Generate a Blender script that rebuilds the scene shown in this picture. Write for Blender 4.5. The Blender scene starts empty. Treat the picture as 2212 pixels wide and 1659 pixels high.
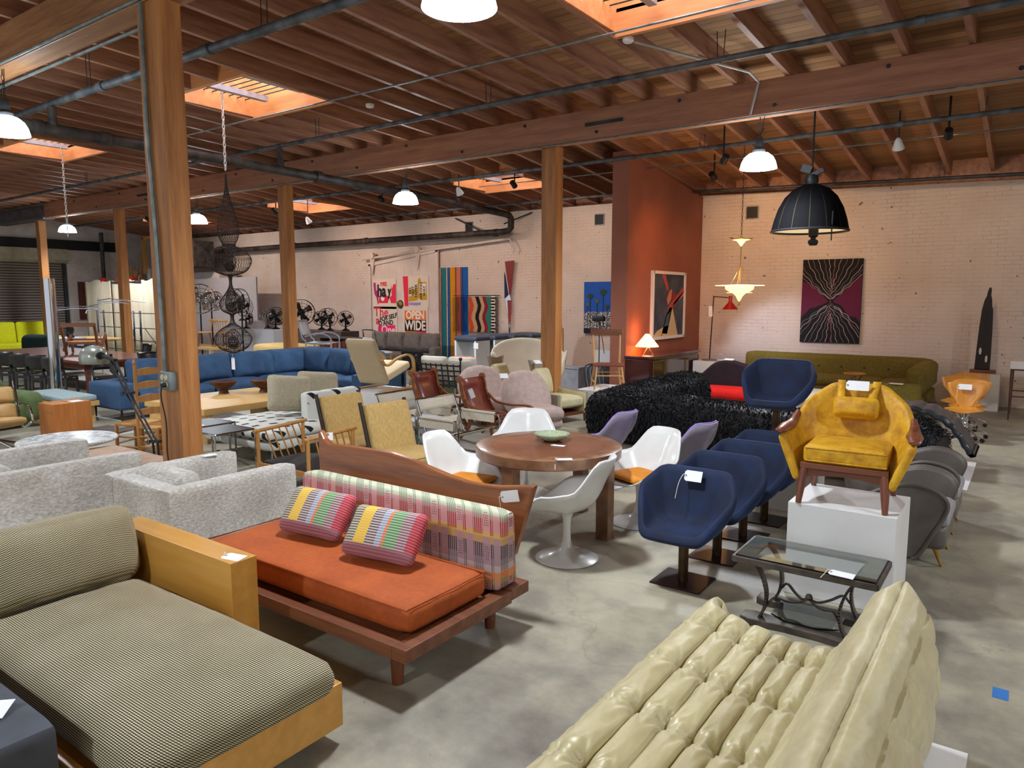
import bpy, bmesh, math, random
from mathutils import Vector, Matrix, noise
PI = math.pi
D = bpy.data
S = bpy.context.scene
COL = S.collection
random.seed(7)

# ---------------------------------------------------------------- camera
cam = D.cameras.new('camera')
cam.lens = 1560.0 / 2212 * 36
cam.sensor_width = 36
cam.clip_start = 0.05
camo = D.objects.new('camera', cam)
camo.location = (0, 0, 2.05)
camo.rotation_euler = (math.radians(90 - 6.9), 0, math.radians(35.7))
COL.objects.link(camo)
S.camera = camo
# ---------------------------------------------------------------- world, exposure
w = D.worlds.new('world')
S.world = w
w.use_nodes = True
w.node_tree.nodes['Background'].inputs[0].default_value = (0.92, 0.95, 1.0, 1)
w.node_tree.nodes['Background'].inputs[1].default_value = 0.58
S.view_settings.view_transform = 'Standard'
S.view_settings.look = 'None'
S.view_settings.gamma = 1
S.view_settings.use_curve_mapping = False
S.view_settings.exposure = 0.66
LAMP_W = 310.0       # pendant lamp power
SKY_E = 4.5          # brightness of the daylit skylight sheets


def hexc(h):
    h = h.lstrip('#')
    c = [int(h[i:i + 2], 16) / 255 for i in (0, 2, 4)]
    return tuple((x / 12.92 if x <= .04045 else ((x + .055) / 1.055) ** 2.4) for x in c) + (1,)


# ---------------------------------------------------------------- materials
class NT:
    def __init__(s, name):
        s.m = D.materials.new(name)
        s.m.use_nodes = True
        s.t = s.m.node_tree
        s.b = s.t.nodes['Principled BSDF']

    def n(s, typ, **kw):
        nd = s.t.nodes.new('ShaderNode' + typ)
        for k, v in kw.items():
            if hasattr(nd, k) and k not in ('Scale',):
                setattr(nd, k, v)
            else:
                nd.inputs[k.replace('_', ' ')].default_value = v
        return nd

    def l(s, a, b):
        if isinstance(a, bpy.types.Node):
            a = a.outputs[0]
        s.t.links.new(a, b)

    def co(s, scale=(1, 1, 1), rot=(0, 0, 0), loc=(0, 0, 0), kind='Object'):
        c = s.n('TexCoord')
        mp = s.n('Mapping')
        mp.inputs['Scale'].default_value = scale
        mp.inputs['Rotation'].default_value = rot
        mp.inputs['Location'].default_value = loc
        s.l(c.outputs[kind], mp.inputs[0])
        return mp

    def math(s, op, a, b=None, c=None):
        nd = s.n('Math')
        nd.operation = op
        for i, v in enumerate((a, b, c)):
            if v is None:
                continue
            if isinstance(v, (int, float)):
                nd.inputs[i].default_value = v
            else:
                s.l(v, nd.inputs[i])
        return nd.outputs[0]

    def noise(s, vec, scale, detail=3, rough=.5):
        nd = s.n('TexNoise')
        nd.inputs['Scale'].default_value = scale
        nd.inputs['Detail'].default_value = detail
        nd.inputs['Roughness'].default_value = rough
        if vec is not None:
            s.l(vec.outputs[0] if isinstance(vec, bpy.types.Node) else vec, nd.inputs['Vector'])
        return nd.outputs[0]

    def ramp(s, fac, stops, const=False):
        nd = s.n('ValToRGB')
        e = nd.color_ramp.elements
        nd.color_ramp.interpolation = 'CONSTANT' if const else 'LINEAR'
        while len(e) < len(stops):
            e.new(0.5)
        for i, (p, c) in enumerate(stops):
            e[i].position = p
        for i, (p, c) in enumerate(stops):
            e[i].color = hexc(c) if isinstance(c, str) else (c, c, c, 1)
        s.l(fac, nd.inputs[0])
        return nd.outputs[0]

    def mix(s, fac, a, b):
        nd = s.n('Mix')
        nd.data_type = 'RGBA'
        for i, v in ((0, fac), (6, a), (7, b)):
            if isinstance(v, str):
                nd.inputs[i].default_value = hexc(v)
            elif isinstance(v, (int, float)):
                nd.inputs[i].default_value = v
            else:
                s.l(v, nd.inputs[i])
        return nd.outputs[2]

    def bump(s, h, strength=.3, dist=.01):
        nd = s.n('Bump')
        nd.inputs['Strength'].default_value = strength
        nd.inputs['Distance'].default_value = dist
        s.l(h, nd.inputs['Height'])
        s.l(nd.outputs[0], s.b.inputs['Normal'])

    def xyz(s, vec):
        nd = s.n('SeparateXYZ')
        s.l(vec, nd.inputs[0])
        return nd.outputs

    def col(s, c):
        s.l(c, s.b.inputs['Base Color'])

    def set(s, **kw):
        for k, v in kw.items():
            s.b.inputs[k.replace('_', ' ')].default_value = v


def mat(name, c, c2=None, rough=.6, metal=0, nscale=6, stretch=(1, 1, 1), bump=0, bscale=40, sheen=0, coat=0, trans=0,
        emit=0, ecol=None, lo=.35, hi=.65, spec=.5, alpha=1, detail=4, ior=1.45):
    q = NT(name)
    q.set(Roughness=rough, Metallic=metal, IOR=ior)
    q.b.inputs['Base Color'].default_value = hexc(c)
    q.b.inputs['Specular IOR Level'].default_value = spec
    if c2:
        v = q.co(stretch)
        q.col(q.ramp(q.noise(v, nscale, detail), [(lo, c), (hi, c2)]))
    if bump:
        q.bump(q.noise(q.co(stretch), bscale, 3), bump, .01)
    if sheen:
        q.set(Sheen_Weight=sheen, Sheen_Roughness=.4)
        q.b.inputs['Sheen Tint'].default_value = hexc(c2 or c)
    if coat:
        q.set(Coat_Weight=coat, Coat_Roughness=.12)
    if trans:
        q.set(Transmission_Weight=trans)
    if emit:
        q.b.inputs['Emission Color'].default_value = hexc(ecol or c)
        q.set(Emission_Strength=emit)
    if alpha < 1:
        q.set(Alpha=alpha)
    return q.m


def wood(name, c, c2, axis=0, scale=7, rough=.5, coat=0, knots=False, ring=14):
    """wood grain running along the given axis of the object"""
    q = NT(name)
    st = [1, 1, 1]
    st[axis] = .07
    v = q.co(tuple(x * 1 for x in st))
    n1 = q.noise(v, scale * 2.2, 5, .6)
    n2 = q.noise(v, scale * ring, 2, .5)
    f = q.math('ADD', q.math('MULTIPLY', n1, .75), q.math('MULTIPLY', n2, .25))
    colr = q.ramp(f, [(.36, c), (.62, c2)])
    if knots:
        vo = q.n('TexVoronoi')
        st2 = [1.6, 1.6, 1.6]
        st2[axis] = .9
        q.l(q.co(tuple(st2)).outputs[0], vo.inputs['Vector'])
        vo.inputs['Scale'].default_value = 1.3
        k = q.ramp(vo.outputs[0], [(.03, 1.0), (.055, 0.0)])
        colr = q.mix(q.math('MULTIPLY', k, .6), colr, '#4a2a18')
    q.col(colr)
    q.set(Roughness=rough)
    if coat:
        q.set(Coat_Weight=coat, Coat_Roughness=.15)
    q.bump(n2, .15, .004)
    return q.m


# ---------------------------------------------------------------- mesh building
class MB:
    def __init__(s):
        s.bm = bmesh.new()

    def _poly(s, vs):
        try:
            return s.bm.faces.new(vs)
        except ValueError:
            return None

    def box(s, x0, y0, z0, x1, y1, z1, r=0, seg=2, M=None):
        bm = s.bm
        vs = [bm.verts.new((x, y, z)) for z in (z0, z1) for y in (y0, y1) for x in (x0, x1)]
        fs = [(0, 2, 3, 1), (4, 5, 7, 6), (0, 1, 5, 4), (2, 6, 7, 3), (0, 4, 6, 2), (1, 3, 7, 5)]
        F = [bm.faces.new([vs[i] for i in f]) for f in fs]
        if r:
            ed = list({e for f in F for e in f.edges})
            res = bmesh.ops.bevel(bm, geom=ed, offset=r, segments=seg, affect='EDGES', profile=.5)
            vs = list({v for v in res['verts']} | {v for f in res['faces'] for v in f.verts} | {v for v in vs if v.is_valid})
        if M is not None:
            for v in vs:
                v.co = M @ v.co
        return s

    def bar(s, p0, p1, w, h=None, up=(0, 0, 1), r=0):
        """rectangular bar from p0 to p1, w across, h along up"""
        p0, p1 = Vector(p0), Vector(p1)
        h = h or w
        d = p1 - p0
        L = d.length
        d.normalize()
        u = Vector(up)
        if abs(d.dot(u)) > .99:
            u = Vector((0, 1, 0))
        sx = d.cross(u).normalized()
        u = sx.cross(d).normalized()
        M = Matrix((tuple(sx) + (0,), tuple(d) + (0,), tuple(u) + (0,), (0, 0, 0, 1))).transposed()
        M.translation = p0
        return s.box(-w / 2, 0, -h / 2, w / 2, L, h / 2, r, 2, M)

    def rings(s, rings, caps=True, closed=False):
        bm = s.bm
        R = [[bm.verts.new(p) for p in ring] for ring in rings]
        m = len(R[0])
        for i in range(len(R) - (0 if closed else 1)):
            a, b = R[i], R[(i + 1) % len(R)]
            for j in range(m):
                s._poly([a[j], a[(j + 1) % m], b[(j + 1) % m], b[j]])
        if caps and not closed:
            s._poly(list(reversed(R[0])))
            s._poly(R[-1])
        return s

    def tube(s, pts, r, n=8, closed=False, flat=1.0, caps=True):
        pts = [Vector(p) for p in pts]
        k = len(pts)
        rs = r if isinstance(r, (list, tuple)) else [r] * k
        out = []
        prev = None
        for i, p in enumerate(pts):
            if closed:
                t = pts[(i + 1) % k] - pts[i - 1]
            else:
                t = pts[min(i + 1, k - 1)] - pts[max(i - 1, 0)]
            t.normalize()
            if prev is None:
                a = Vector((0, 0, 1)) if abs(t.z) < .95 else Vector((0, 1, 0))
                u = t.cross(a).normalized()
            else:
                u = prev - t * prev.dot(t)
                if u.length < 1e-6:
                    u = t.orthogonal()
                u.normalize()
            prev = u
            v = t.cross(u)
            out.append([p + (u * math.cos(2 * PI * j / n) + v * math.sin(2 * PI * j / n) * flat) * rs[i] for j in range(n)])
        return s.rings(out, caps, closed)

    def cyl(s, p0, p1, r0, r1=None, n=14):
        return s.tube([p0, p1], [r0, r0 if r1 is None else r1], n)

    def lathe(s, prof, n=28, c=(0, 0, 0), caps=True):
        return s.rings([[(c[0] + r * math.cos(2 * PI * j / n), c[1] + r * math.sin(2 * PI * j / n), c[2] + z) for j in range(n)] for r, z in prof], caps)

    def surf(s, fn, nu, nv, cu=False, cv=False):
        bm = s.bm
        G = [[bm.verts.new(fn(i / (nu if cu else nu - 1), j / (nv if cv else nv - 1))) for j in range(nv)] for i in range(nu)]
        for i in range(nu if cu else nu - 1):
            for j in range(nv if cv else nv - 1):
                s._poly([G[i][j], G[(i + 1) % nu][j], G[(i + 1) % nu][(j + 1) % nv], G[i][(j + 1) % nv]])
        return s

    def prism(s, poly, a, b, plane='xz'):
        """2D outline extruded from a to b along the missing axis"""
        f = {'xz': lambda p, t: (p[0], t, p[1]), 'yz': lambda p, t: (t, p[0], p[1]), 'xy': lambda p, t: (p[0], p[1], t)}[plane]
        return s.rings([[f(p, a) for p in poly], [f(p, b) for p in poly]])

    def cush(s, x0, y0, z0, x1, y1, z1, r=.04, puff=0, axis=2, n=10, M=None, wob=0, pinch=0):
        """soft cushion: rounded box, bulging by puff along the axis, corners pinched in"""
        h = Vector(((x1 - x0) / 2, (y1 - y0) / 2, (z1 - z0) / 2))
        c = Vector(((x0 + x1) / 2, (y0 + y1) / 2, (z0 + z1) / 2))
        r = min(r, min(h) * .98)
        tmp = bmesh.new()
        bmesh.ops.create_cube(tmp, size=2)
        bmesh.ops.subdivide_edges(tmp, edges=tmp.edges[:], cuts=n, use_grid_fill=True)
        mp = {}
        o = [i for i in range(3) if i != axis]
        for v in tmp.verts:
            p = Vector([(lambda t: math.copysign(abs(t) ** .75, t))(t) for t in v.co])
            q = Vector([max(-(h[i] - r), min(h[i] - r, p[i] * h[i])) for i in range(3)])
            dv = Vector([p[i] * h[i] - q[i] for i in range(3)])
            u_, v_ = v.co[o[0]], v.co[o[1]]
            res = q + (dv.normalized() * r if dv.length > 1e-9 else Vector((0, 0, 0)))
            if puff:
                res[axis] += puff * (1 - u_ * u_) * (1 - v_ * v_) * (1 if v.co[axis] > 0 else -1 if v.co[axis] < 0 else 0) * abs(v.co[axis])
            if pinch:
                res[axis] *= 1 - pinch * max(abs(u_), abs(v_)) ** 3 * (.4 + .6 * abs(u_ * v_))
                k = 1 - .10 * pinch * ((1 - u_ * u_) * abs(v_) ** 4)
                res[o[1]] *= k
                k = 1 - .10 * pinch * ((1 - v_ * v_) * abs(u_) ** 4)
                res[o[0]] *= k
            if wob:
                res += noise.noise_vector((res + c) * 7) * wob
            res += c
            mp[v.index] = s.bm.verts.new(M @ res if M is not None else res)
        tmp.verts.ensure_lookup_table()
        for f in tmp.faces:
            s._poly([mp[v.index] for v in f.verts])
        tmp.free()
        return s

    def add(s, other, M):
        mp = {}
        for v in other.bm.verts:
            mp[v.index] = s.bm.verts.new(M @ v.co)
        for f in other.bm.faces:
            s._poly([mp[v.index] for v in f.verts])
        return s

    def xf(s, M):
        for v in s.bm.verts:
            v.co = M @ v.co
        return s

    def warp(s, fn):
        for v in s.bm.verts:
            v.co = fn(v.co)
        return s

    def build(s, name, m=None, parent=None, smooth=True, bev=0, sub=0, solid=0, off=-1, label=None, ang=40, loc=None, dec=0):
        bmesh.ops.recalc_face_normals(s.bm, faces=s.bm.faces[:])
        me = D.meshes.new(name)
        s.bm.to_mesh(me)
        s.bm.free()
        o = D.objects.new(name, me)
        COL.objects.link(o)
        for x in (m if isinstance(m, (list, tuple)) else [m]):
            if x:
                me.materials.append(x)
        if solid:
            md = o.modifiers.new('solid', 'SOLIDIFY')
            md.thickness = solid
            md.offset = off
        if bev:
            md = o.modifiers.new('bev', 'BEVEL')
            md.width = bev
            md.segments = 2
            md.limit_method = 'ANGLE'
            md.angle_limit = math.radians(35)
        if sub:
            md = o.modifiers.new('sub', 'SUBSURF')
            md.levels = sub
            md.render_levels = sub
        if smooth:
            for p in me.polygons:
                p.use_smooth = True
            if not sub:
                me.set_sharp_from_angle(angle=math.radians(ang))
        if parent:
            o.parent = parent
        if loc:
            o.location = loc
        if label:
            o['label'] = label
        return o


def tag(o, label, cat, group=None, kind=None):
    o['label'] = label
    if cat:
        o['category'] = cat
    if group:
        o['group'] = group
    if kind:
        o['kind'] = kind
    return o


def T(name, label, cat, loc=(0, 0, 0), rz=0, group=None):
    o = D.objects.new(name, None)
    o.empty_display_size = .1
    COL.objects.link(o)
    o.location = loc
    o.rotation_euler = (0, 0, math.radians(rz))
    return tag(o, label, cat, group)


def st(o, label=None):
    o['kind'] = 'structure'
    if label:
        o['label'] = label
    return o


def kids(o):
    return [c for c in D.objects if c.parent == o]


def dup(o, label=None, loc=None, rz=None, group=None):
    """copy of a thing with copies of its parts and sub-parts"""
    c = o.copy()
    COL.objects.link(c)
    for ch in list(o.children):
        x = dup(ch)
        x.parent = c
    if label:
        c['label'] = label
    if loc:
        c.location = loc
    if rz is not None:
        c.rotation_euler = (c.rotation_euler[0], c.rotation_euler[1], math.radians(rz))
    if group:
        c['group'] = group
    return c


def light(name, typ, loc, energy, col='#ffffff', parent=None, **kw):
    l = D.lights.new(name, typ)
    l.energy = energy
    l.color = hexc(col)[:3]
    for k, v in kw.items():
        if k not in ('rot', 'aim'):
            setattr(l, k, v)
    o = D.objects.new(name, l)
    COL.objects.link(o)
    o.location = loc
    if 'aim' in kw:
        o.rotation_euler = (Vector(kw['aim']) - Vector(loc)).to_track_quat('-Z', 'Y').to_euler()
    if parent:
        o.parent = parent
    return o


def text(name, body, size, m, parent, loc, rot=(90, 0, 0), sx=1.0, bold=0, shear=0):
    c = D.curves.new(name, 'FONT')
    c.body = body
    c.size = size
    c.align_x = 'CENTER'
    c.align_y = 'CENTER'
    c.extrude = .001
    c.offset = bold
    c.shear = shear
    tmp = D.objects.new('tmp', c)
    COL.objects.link(tmp)
    bpy.context.view_layer.update()
    me = D.meshes.new_from_object(tmp.evaluated_get(bpy.context.evaluated_depsgraph_get()))
    D.objects.remove(tmp)
    me.materials.clear()
    me.materials.append(m)
    o = D.objects.new(name, me)
    COL.objects.link(o)
    o.location = loc
    o.rotation_euler = [math.radians(a) for a in rot]
    o.scale = (sx, 1, 1)
    o.parent = parent
    return o


def RZ(a):
    return Matrix.Rotation(math.radians(a), 4, 'Z')


def RX(a):
    return Matrix.Rotation(math.radians(a), 4, 'X')


def RY(a):
    return Matrix.Rotation(math.radians(a), 4, 'Y')


def TR(x, y, z):
    return Matrix.Translation((x, y, z))


def arc(cx, cy, r, a0, a1, n):
    return [(cx + r * math.cos(math.radians(a0 + (a1 - a0) * i / n)), cy + r * math.sin(math.radians(a0 + (a1 - a0) * i / n))) for i in range(n + 1)]


def spline(pts, n=6):
    """Catmull-Rom through the points"""
    P = [Vector(p) for p in pts]
    P = [P[0] * 2 - P[1]] + P + [P[-1] * 2 - P[-2]]
    out = []
    for i in range(1, len(P) - 2):
        for j in range(n):
            t = j / n
            a, b, c, d = P[i - 1:i + 3]
            out.append(.5 * ((2 * b) + (c - a) * t + (2 * a - 5 * b + 4 * c - d) * t * t + (3 * b - a - 3 * c + d) * t ** 3))
    out.append(P[-2])
    return out
# ================================================================ the room
M = {}
# concrete floor
q = NT('concrete')
v = q.co()
n1 = q.noise(v, .55, 6, .6)
n2 = q.noise(v, 3.2, 8, .7)
n3 = q.noise(v, 60, 2, .5)
f = q.math('ADD', q.math('MULTIPLY', n1, .6), q.math('MULTIPLY', n2, .4))
c = q.ramp(f, [(.33, '#68635a'), (.45, '#8a8577'), (.56, '#a7a18b'), (.68, '#b7b096')])
vo = q.n('TexVoronoi')
vo.feature = 'DISTANCE_TO_EDGE'
wv = q.n('VectorMath')
wv.operation = 'ADD'
nv = q.n('TexNoise')
nv.inputs['Scale'].default_value = 2.2
nv.inputs['Detail'].default_value = 5
q.l(v.outputs[0], nv.inputs['Vector'])
q.l(v.outputs[0], wv.inputs[0])
q.l(nv.outputs['Color'], wv.inputs[1])
q.l(wv.outputs[0], vo.inputs['Vector'])
vo.inputs['Scale'].default_value = .33
cr = q.ramp(vo.outputs[0], [(0.0, .3), (.0016, 0.0)])
c = q.mix(cr, c, '#5b574f')
sp = q.ramp(q.noise(v, 26, 2), [(.73, 0.0), (.76, .5)])
c = q.mix(sp, c, '#4d4943')
q.col(c)
q.l(q.ramp(n2, [(.3, .34), (.7, .55)]), q.b.inputs['Roughness'])
q.bump(n3, .06, .004)
M['concrete'] = q.m


def brick(name, base, base2, joint, horiz, dark=.5):
    q = NT(name)
    tc = q.n('TexCoord')
    xs = q.xyz(tc.outputs['Object'])
    cb = q.n('CombineXYZ')
    q.l(xs[horiz], cb.inputs[0])
    q.l(xs[2], cb.inputs[1])
    ns = q.n('TexNoise')
    ns.inputs['Scale'].default_value = 3.0
    ns.inputs['Detail'].default_value = 4
    q.l(tc.outputs['Object'], ns.inputs['Vector'])
    va = q.n('VectorMath')
    va.operation = 'MULTIPLY_ADD'
    q.l(ns.outputs['Color'], va.inputs[0])
    va.inputs[1].default_value = (.05, .035, 0)
    q.l(cb.outputs[0], va.inputs[2])
    br = q.n('TexBrick')
    q.l(va.outputs[0], br.inputs['Vector'])
    br.inputs['Scale'].default_value = 1
    br.inputs['Brick Width'].default_value = .235
    br.inputs['Row Height'].default_value = .078
    br.inputs['Mortar Size'].default_value = .006
    br.inputs['Mortar Smooth'].default_value = .5
    br.inputs['Color1'].default_value = (1, 1, 1, 1)
    br.inputs['Color2'].default_value = (.86, .86, .86, 1)
    br.inputs['Mortar'].default_value = (0, 0, 0, 1)
    n1 = q.noise(tc.outputs['Object'], 1.1, 5, .6)
    n2 = q.noise(tc.outputs['Object'], 9, 4, .6)
    n4 = q.noise(tc.outputs['Object'], 2.4, 3, .6)
    c = q.ramp(n1, [(.35, base), (.65, base2)])
    crack = q.math('MULTIPLY', br.outputs['Fac'], q.ramp(n4, [(.46, 0.05), (.64, dark)]))
    c = q.mix(crack, c, joint)
    pit = q.ramp(q.noise(tc.outputs['Object'], 7.5, 2), [(.735, 0.0), (.75, .8)])
    c = q.mix(pit, c, '#5a4032')
    q.col(c)
    q.set(Roughness=.75)
    hgt = q.math('ADD', q.math('MULTIPLY', br.outputs['Color'], .7), q.math('MULTIPLY', n2, .45))
    q.bump(hgt, .45, .012)
    return q.m


M['brick'] = brick('painted_brick', '#d0c1b3', '#dacdc1', '#7d685b', 0, .4)
M['brick_left'] = brick('painted_brick_left', '#b5aaa2', '#cfc6be', '#4b3a32', 1, .8)
M['joist'] = wood('joist_wood', '#7a5040', '#aa7a5b', 1, 5)
M['beam'] = wood('beam_wood', '#8c5b45', '#ae7a5c', 0, 5)
M['post'] = wood('post_wood', '#945d30', '#c0844a', 2, 5, knots=True)
M['nearbeam'] = wood('near_beam_wood', '#7a5032', '#a3764b', 0, 5)
q = NT('deck_boards')
v = q.co()
xs = q.xyz(v.outputs[0])
row = q.math('FLOOR', q.math('MULTIPLY', xs[1], 6.2))
fr = q.math('FRACT', q.math('MULTIPLY', xs[1], 6.2))
wn = q.n('TexWhiteNoise')
wn.noise_dimensions = '1D'
q.l(row, wn.inputs['W'])
v2 = q.co((.12, 1.5, 1))
n1 = q.noise(v2, 5, 4)
c = q.ramp(q.math('ADD', q.math('MULTIPLY', wn.outputs[0], .5), q.math('MULTIPLY', n1, .6)), [(.25, '#86603f'), (.8, '#b08459')])
c = q.mix(q.ramp(fr, [(0, .85), (.06, 0.0), (.94, 0.0), (1, .85)]), c, '#2a1a12')
q.col(c)
q.set(Roughness=.8)
M['deck'] = q.m
M['iron'] = mat('dark_iron', '#2c2d30', '#43464a', rough=.55, metal=.3, nscale=4, bump=.1)
M['pipe'] = mat('dusty_pipe', '#3f4246', '#6a6e72', rough=.6, metal=.3, nscale=5)
M['drainpipe'] = mat('drain_pipe_iron', '#26211f', '#4a4440', rough=.6, metal=.2, nscale=5)
M['conduit'] = mat('conduit_metal', '#6a7272', '#8b9494', rough=.45, metal=.6, nscale=8)
M['steel'] = mat('painted_steel', '#5d5455', '#6d6465', rough=.6, nscale=5)
M['orange_wall'] = mat('terracotta_paint', '#8d5440', '#955c48', rough=.8, nscale=1.5, bump=.05, bscale=60)
M['pine'] = wood('skylight_pine', '#c07a48', '#d6945c', 0, 4)
M['black'] = mat('black_paint', '#101012', '#17171a', rough=.5)
M['white'] = mat('white_paint', '#e2e2e0', '#dadad8', rough=.55, nscale=3)
M['chrome'] = mat('chrome', '#c0c3c8', rough=.06, metal=1)
M['cord'] = mat('grey_cord', '#8d8a84', rough=.7)

ZJ = lambda y: 4.94 + (10.3 - y) * .04 if y < 10.3 else 4.94 - (y - 10.3) * .10
JH = .27          # joist height
WX0, WX1 = -29.0, 6.0

b = MB()
b.box(WX0 - .3, -7, -.1, WX1 + .3, 16.5, 0)
st(b.build('floor', M['concrete'], smooth=False), 'stained grey concrete floor')
b = MB()
b.prism([(WX0 - .3, 0), (WX1 + .3, 0), (WX1 + .3, 3.95), (-.3, 4.14), (-6.3, 4.33), (WX0 - .3, 4.33)], 16.2, 16.5)
st(b.build('wall_back', M['brick'], smooth=False), 'white painted brick wall')
b = MB()
b.box(WX0 - .3, 16.3, 3.9, WX1 + .3, 16.5, 4.62)
st(b.build('trim_3', M['joist'], smooth=False), 'timber blocking between the joists on the wall')
b = MB()
b.box(WX0 - .3, 12.3, 0, WX0, 16.2, 5.05)
b.box(WX0 - .3, -7, 0, WX0, 6.2, 5.6)
b.box(WX0 - .3, 6.2, 3.9, WX0, 12.3, 5.3)
st(b.build('wall_left', M['brick_left'], smooth=False), 'soiled painted brick wall with roll-up door')
b = MB()
b.box(WX1, -7, 0, WX1 + .3, 16.2, 5.6)
st(b.build('wall_right', M['brick'], smooth=False))
b = MB()
b.prism([(12.46, 0), (16.2, 0), (16.2, 4.3), (12.46, ZJ(12.46) + .02)], -6.62, -6.28, 'yz')
st(b.build('wall_terracotta', M['orange_wall'], smooth=False, bev=.01), 'terracotta painted stub wall')

# roof decking with skylight openings
JX = lambda k: -.786 - k * .687
SKY = [('near', 2, 5, 6.35, 7.85), ('near', 12, 15, 6.35, 7.8), ('near', 22, 25, 6.35, 7.65),
       ('far', 12, 15, 13.05, 14.25), ('far', 22, 25, 13.0, 14.4), ('far', 32, 35, 13.0, 14.3)]
b = MB()


def decks(y0, y1, zone):
    holes = [(JX(h[2]), JX(h[1]), h[3], h[4]) for h in SKY if h[0] == zone]
    xs = sorted({WX0 - .3, WX1 + .3} | {x for h in holes for x in h[:2]})
    ys = sorted({y0, y1} | {y for h in holes for y in h[2:]})
    for i in range(len(xs) - 1):
        for j in range(len(ys) - 1):
            xm, ym = (xs[i] + xs[i + 1]) / 2, (ys[j] + ys[j + 1]) / 2
            if any(h[0] < xm < h[1] and h[2] < ym < h[3] for h in holes):
                continue
            b.prism([(ys[j], ZJ(ys[j] + 1e-6) + JH), (ys[j + 1], ZJ(ys[j + 1] - 1e-6) + JH),
                     (ys[j + 1], ZJ(ys[j + 1] - 1e-6) + JH + .04), (ys[j], ZJ(ys[j] + 1e-6) + JH + .04)], xs[i], xs[i + 1], 'yz')


decks(-5, 10.3, 'near')
decks(10.3, 16.5, 'far')
st(b.build('ceiling', M['deck'], smooth=False), 'timber roof decking of narrow boards')

# joists: one object each, mesh shared by length
JM = {}


def joist(k, y0, y1):
    key = (round(y0, 2), round(y1, 2))
    if key not in JM:
        bb = MB()
        bb.prism([(y0, ZJ(y0 + 1e-4)), (y1, ZJ(y1 - 1e-4)), (y1, ZJ(y1 - 1e-4) + JH), (y0, ZJ(y0 + 1e-4) + JH)], -.035, .035, 'yz')
        o = bb.build('ceiling_beam', M['joist'], smooth=False)
        JM[key] = o
    else:
        o = JM[key].copy()
        COL.objects.link(o)
    o.location = (JX(k), 0, 0)
    st(o)
    o['group'] = 'timber roof joists'
    o['label'] = 'red brown timber roof joist'
    return o


for k in range(-9, 42):
    for zone, y0, y1 in (('near', -5, 3.7), ('near', 3.7, 10.3), ('far', 10.3, 16.25)):
        cut = [h for h in SKY if h[0] == zone and h[1] < k < h[2] and y0 < h[3] < y1]
        if cut:
            joist(k, y0, cut[0][3] - .07)
            joist(k, cut[0][4] + .07, y1)
        else:
            joist(k, y0, y1)
SKYM = mat('skylight_sheet', '#ffffff', rough=.5, emit=SKY_E, ecol='#eef2ff')
SKYL = ['wood-framed skylight above the nearest ceiling lamp', 'wood-framed skylight behind the near timber post, over the wire sculpture',
        'wood-framed skylight at the left edge beneath the drain pipe', 'far skylight just left of the post beside the orange wall',
        'far skylight behind the second timber post', 'far skylight behind the near timber post, by the left end']
M['channel'] = mat('grey_channel_metal', '#9a9ca6', '#aeb0b8', rough=.5, metal=.3)
for i, (zone, k0, k1, y0, y1) in enumerate(SKY):
    x0, x1 = JX(k1) + .035, JX(k0) - .035
    zb = min(ZJ(y0), ZJ(y1))
    zt = zb + .95
    t = T('skylight', SKYL[i], 'skylight', ((x0 + x1) / 2, (y0 + y1) / 2, zb), 0, 'skylights in the timber roof')
    hx, hy = (x1 - x0) / 2, (y1 - y0) / 2
    zz = lambda y: ZJ(y) - zb
    b = MB()
    za, zc = ZJ(y0) - zb, ZJ(y1) - zb
    b.box(-hx, -hy - .07, za, hx, -hy, .95)
    b.box(-hx, hy, zc, hx, hy + .07, .95)
    b.box(-hx, -hy, min(za, zc) + .05, -hx + .03, hy, .95)
    b.box(hx - .03, -hy, min(za, zc) + .05, hx, hy, .95)
    b.build('frame', M['pine'], t, smooth=False)
    b = MB()
    b.box(-hx, -hy, .93, hx, hy, .95)
    b.build('pane', SKYM, t, smooth=False)
    for s in (-.33, .33):
        b = MB()
        b.box(s * hx * 1.4 - .05, -hy + .02, .20, s * hx * 1.4 + .05, hy - .10, .28)
        b.build('support_channel', M['channel'], t, smooth=False)
    b = MB()
    for j in range(9):
        yy = -hy + (j + .6) * 2 * hy / 9.6
        b.cyl((-hx + .03, yy, .30), (hx - .03, yy, .30), .009, n=6)
    b.build('security_bars', M['iron'], t)

# main beams and posts
b = MB()
b.box(-25.3, 10.18, ZJ(10.3) - .45, WX1, 10.42, ZJ(10.3))
st(b.build('ceiling_beam', M['beam'], smooth=False, bev=.008), 'large bolted timber beam on posts')
b = MB()
zb = ZJ(10.3) - .45
for k in range(19):
    x = -24.6 + k * 1.35
    for dz in ((.34, .12) if k % 2 else (.12, .34)):
        pass
    b.cyl((x, 10.18, zb + (.36 if k % 2 else .10)), (x, 10.155, zb + (.36 if k % 2 else .10)), .028, .02, 8)
b.box(-5.9, 10.16, zb + .2, -5.25, 10.18, zb + .25)
b.box(-19.6, 10.16, zb + .2, -18.9, 10.18, zb + .25)
st(b.build('trim_1', M['iron']), 'iron bolts along the timber beam')
b = MB()
b.box(WX0, 10.14, zb - .03, -25.3, 10.46, zb + .03)
b.box(WX0, 10.14, zb + .39, -25.3, 10.46, zb + .45)
b.box(WX0, 10.27, zb + .03, -25.3, 10.33, zb + .39)
for k in range(8):
    b.cyl((-28.6 + k * .42, 10.27, zb + .14 + .17 * (k % 2)), (-28.6 + k * .42, 10.25, zb + .14 + .17 * (k % 2)), .024, n=8)
st(b.build('ceiling_beam', M['steel'], smooth=False), 'grey riveted steel beam continuing the timber beam')
NZ = ZJ(3.75) - .45
b = MB()
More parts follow.
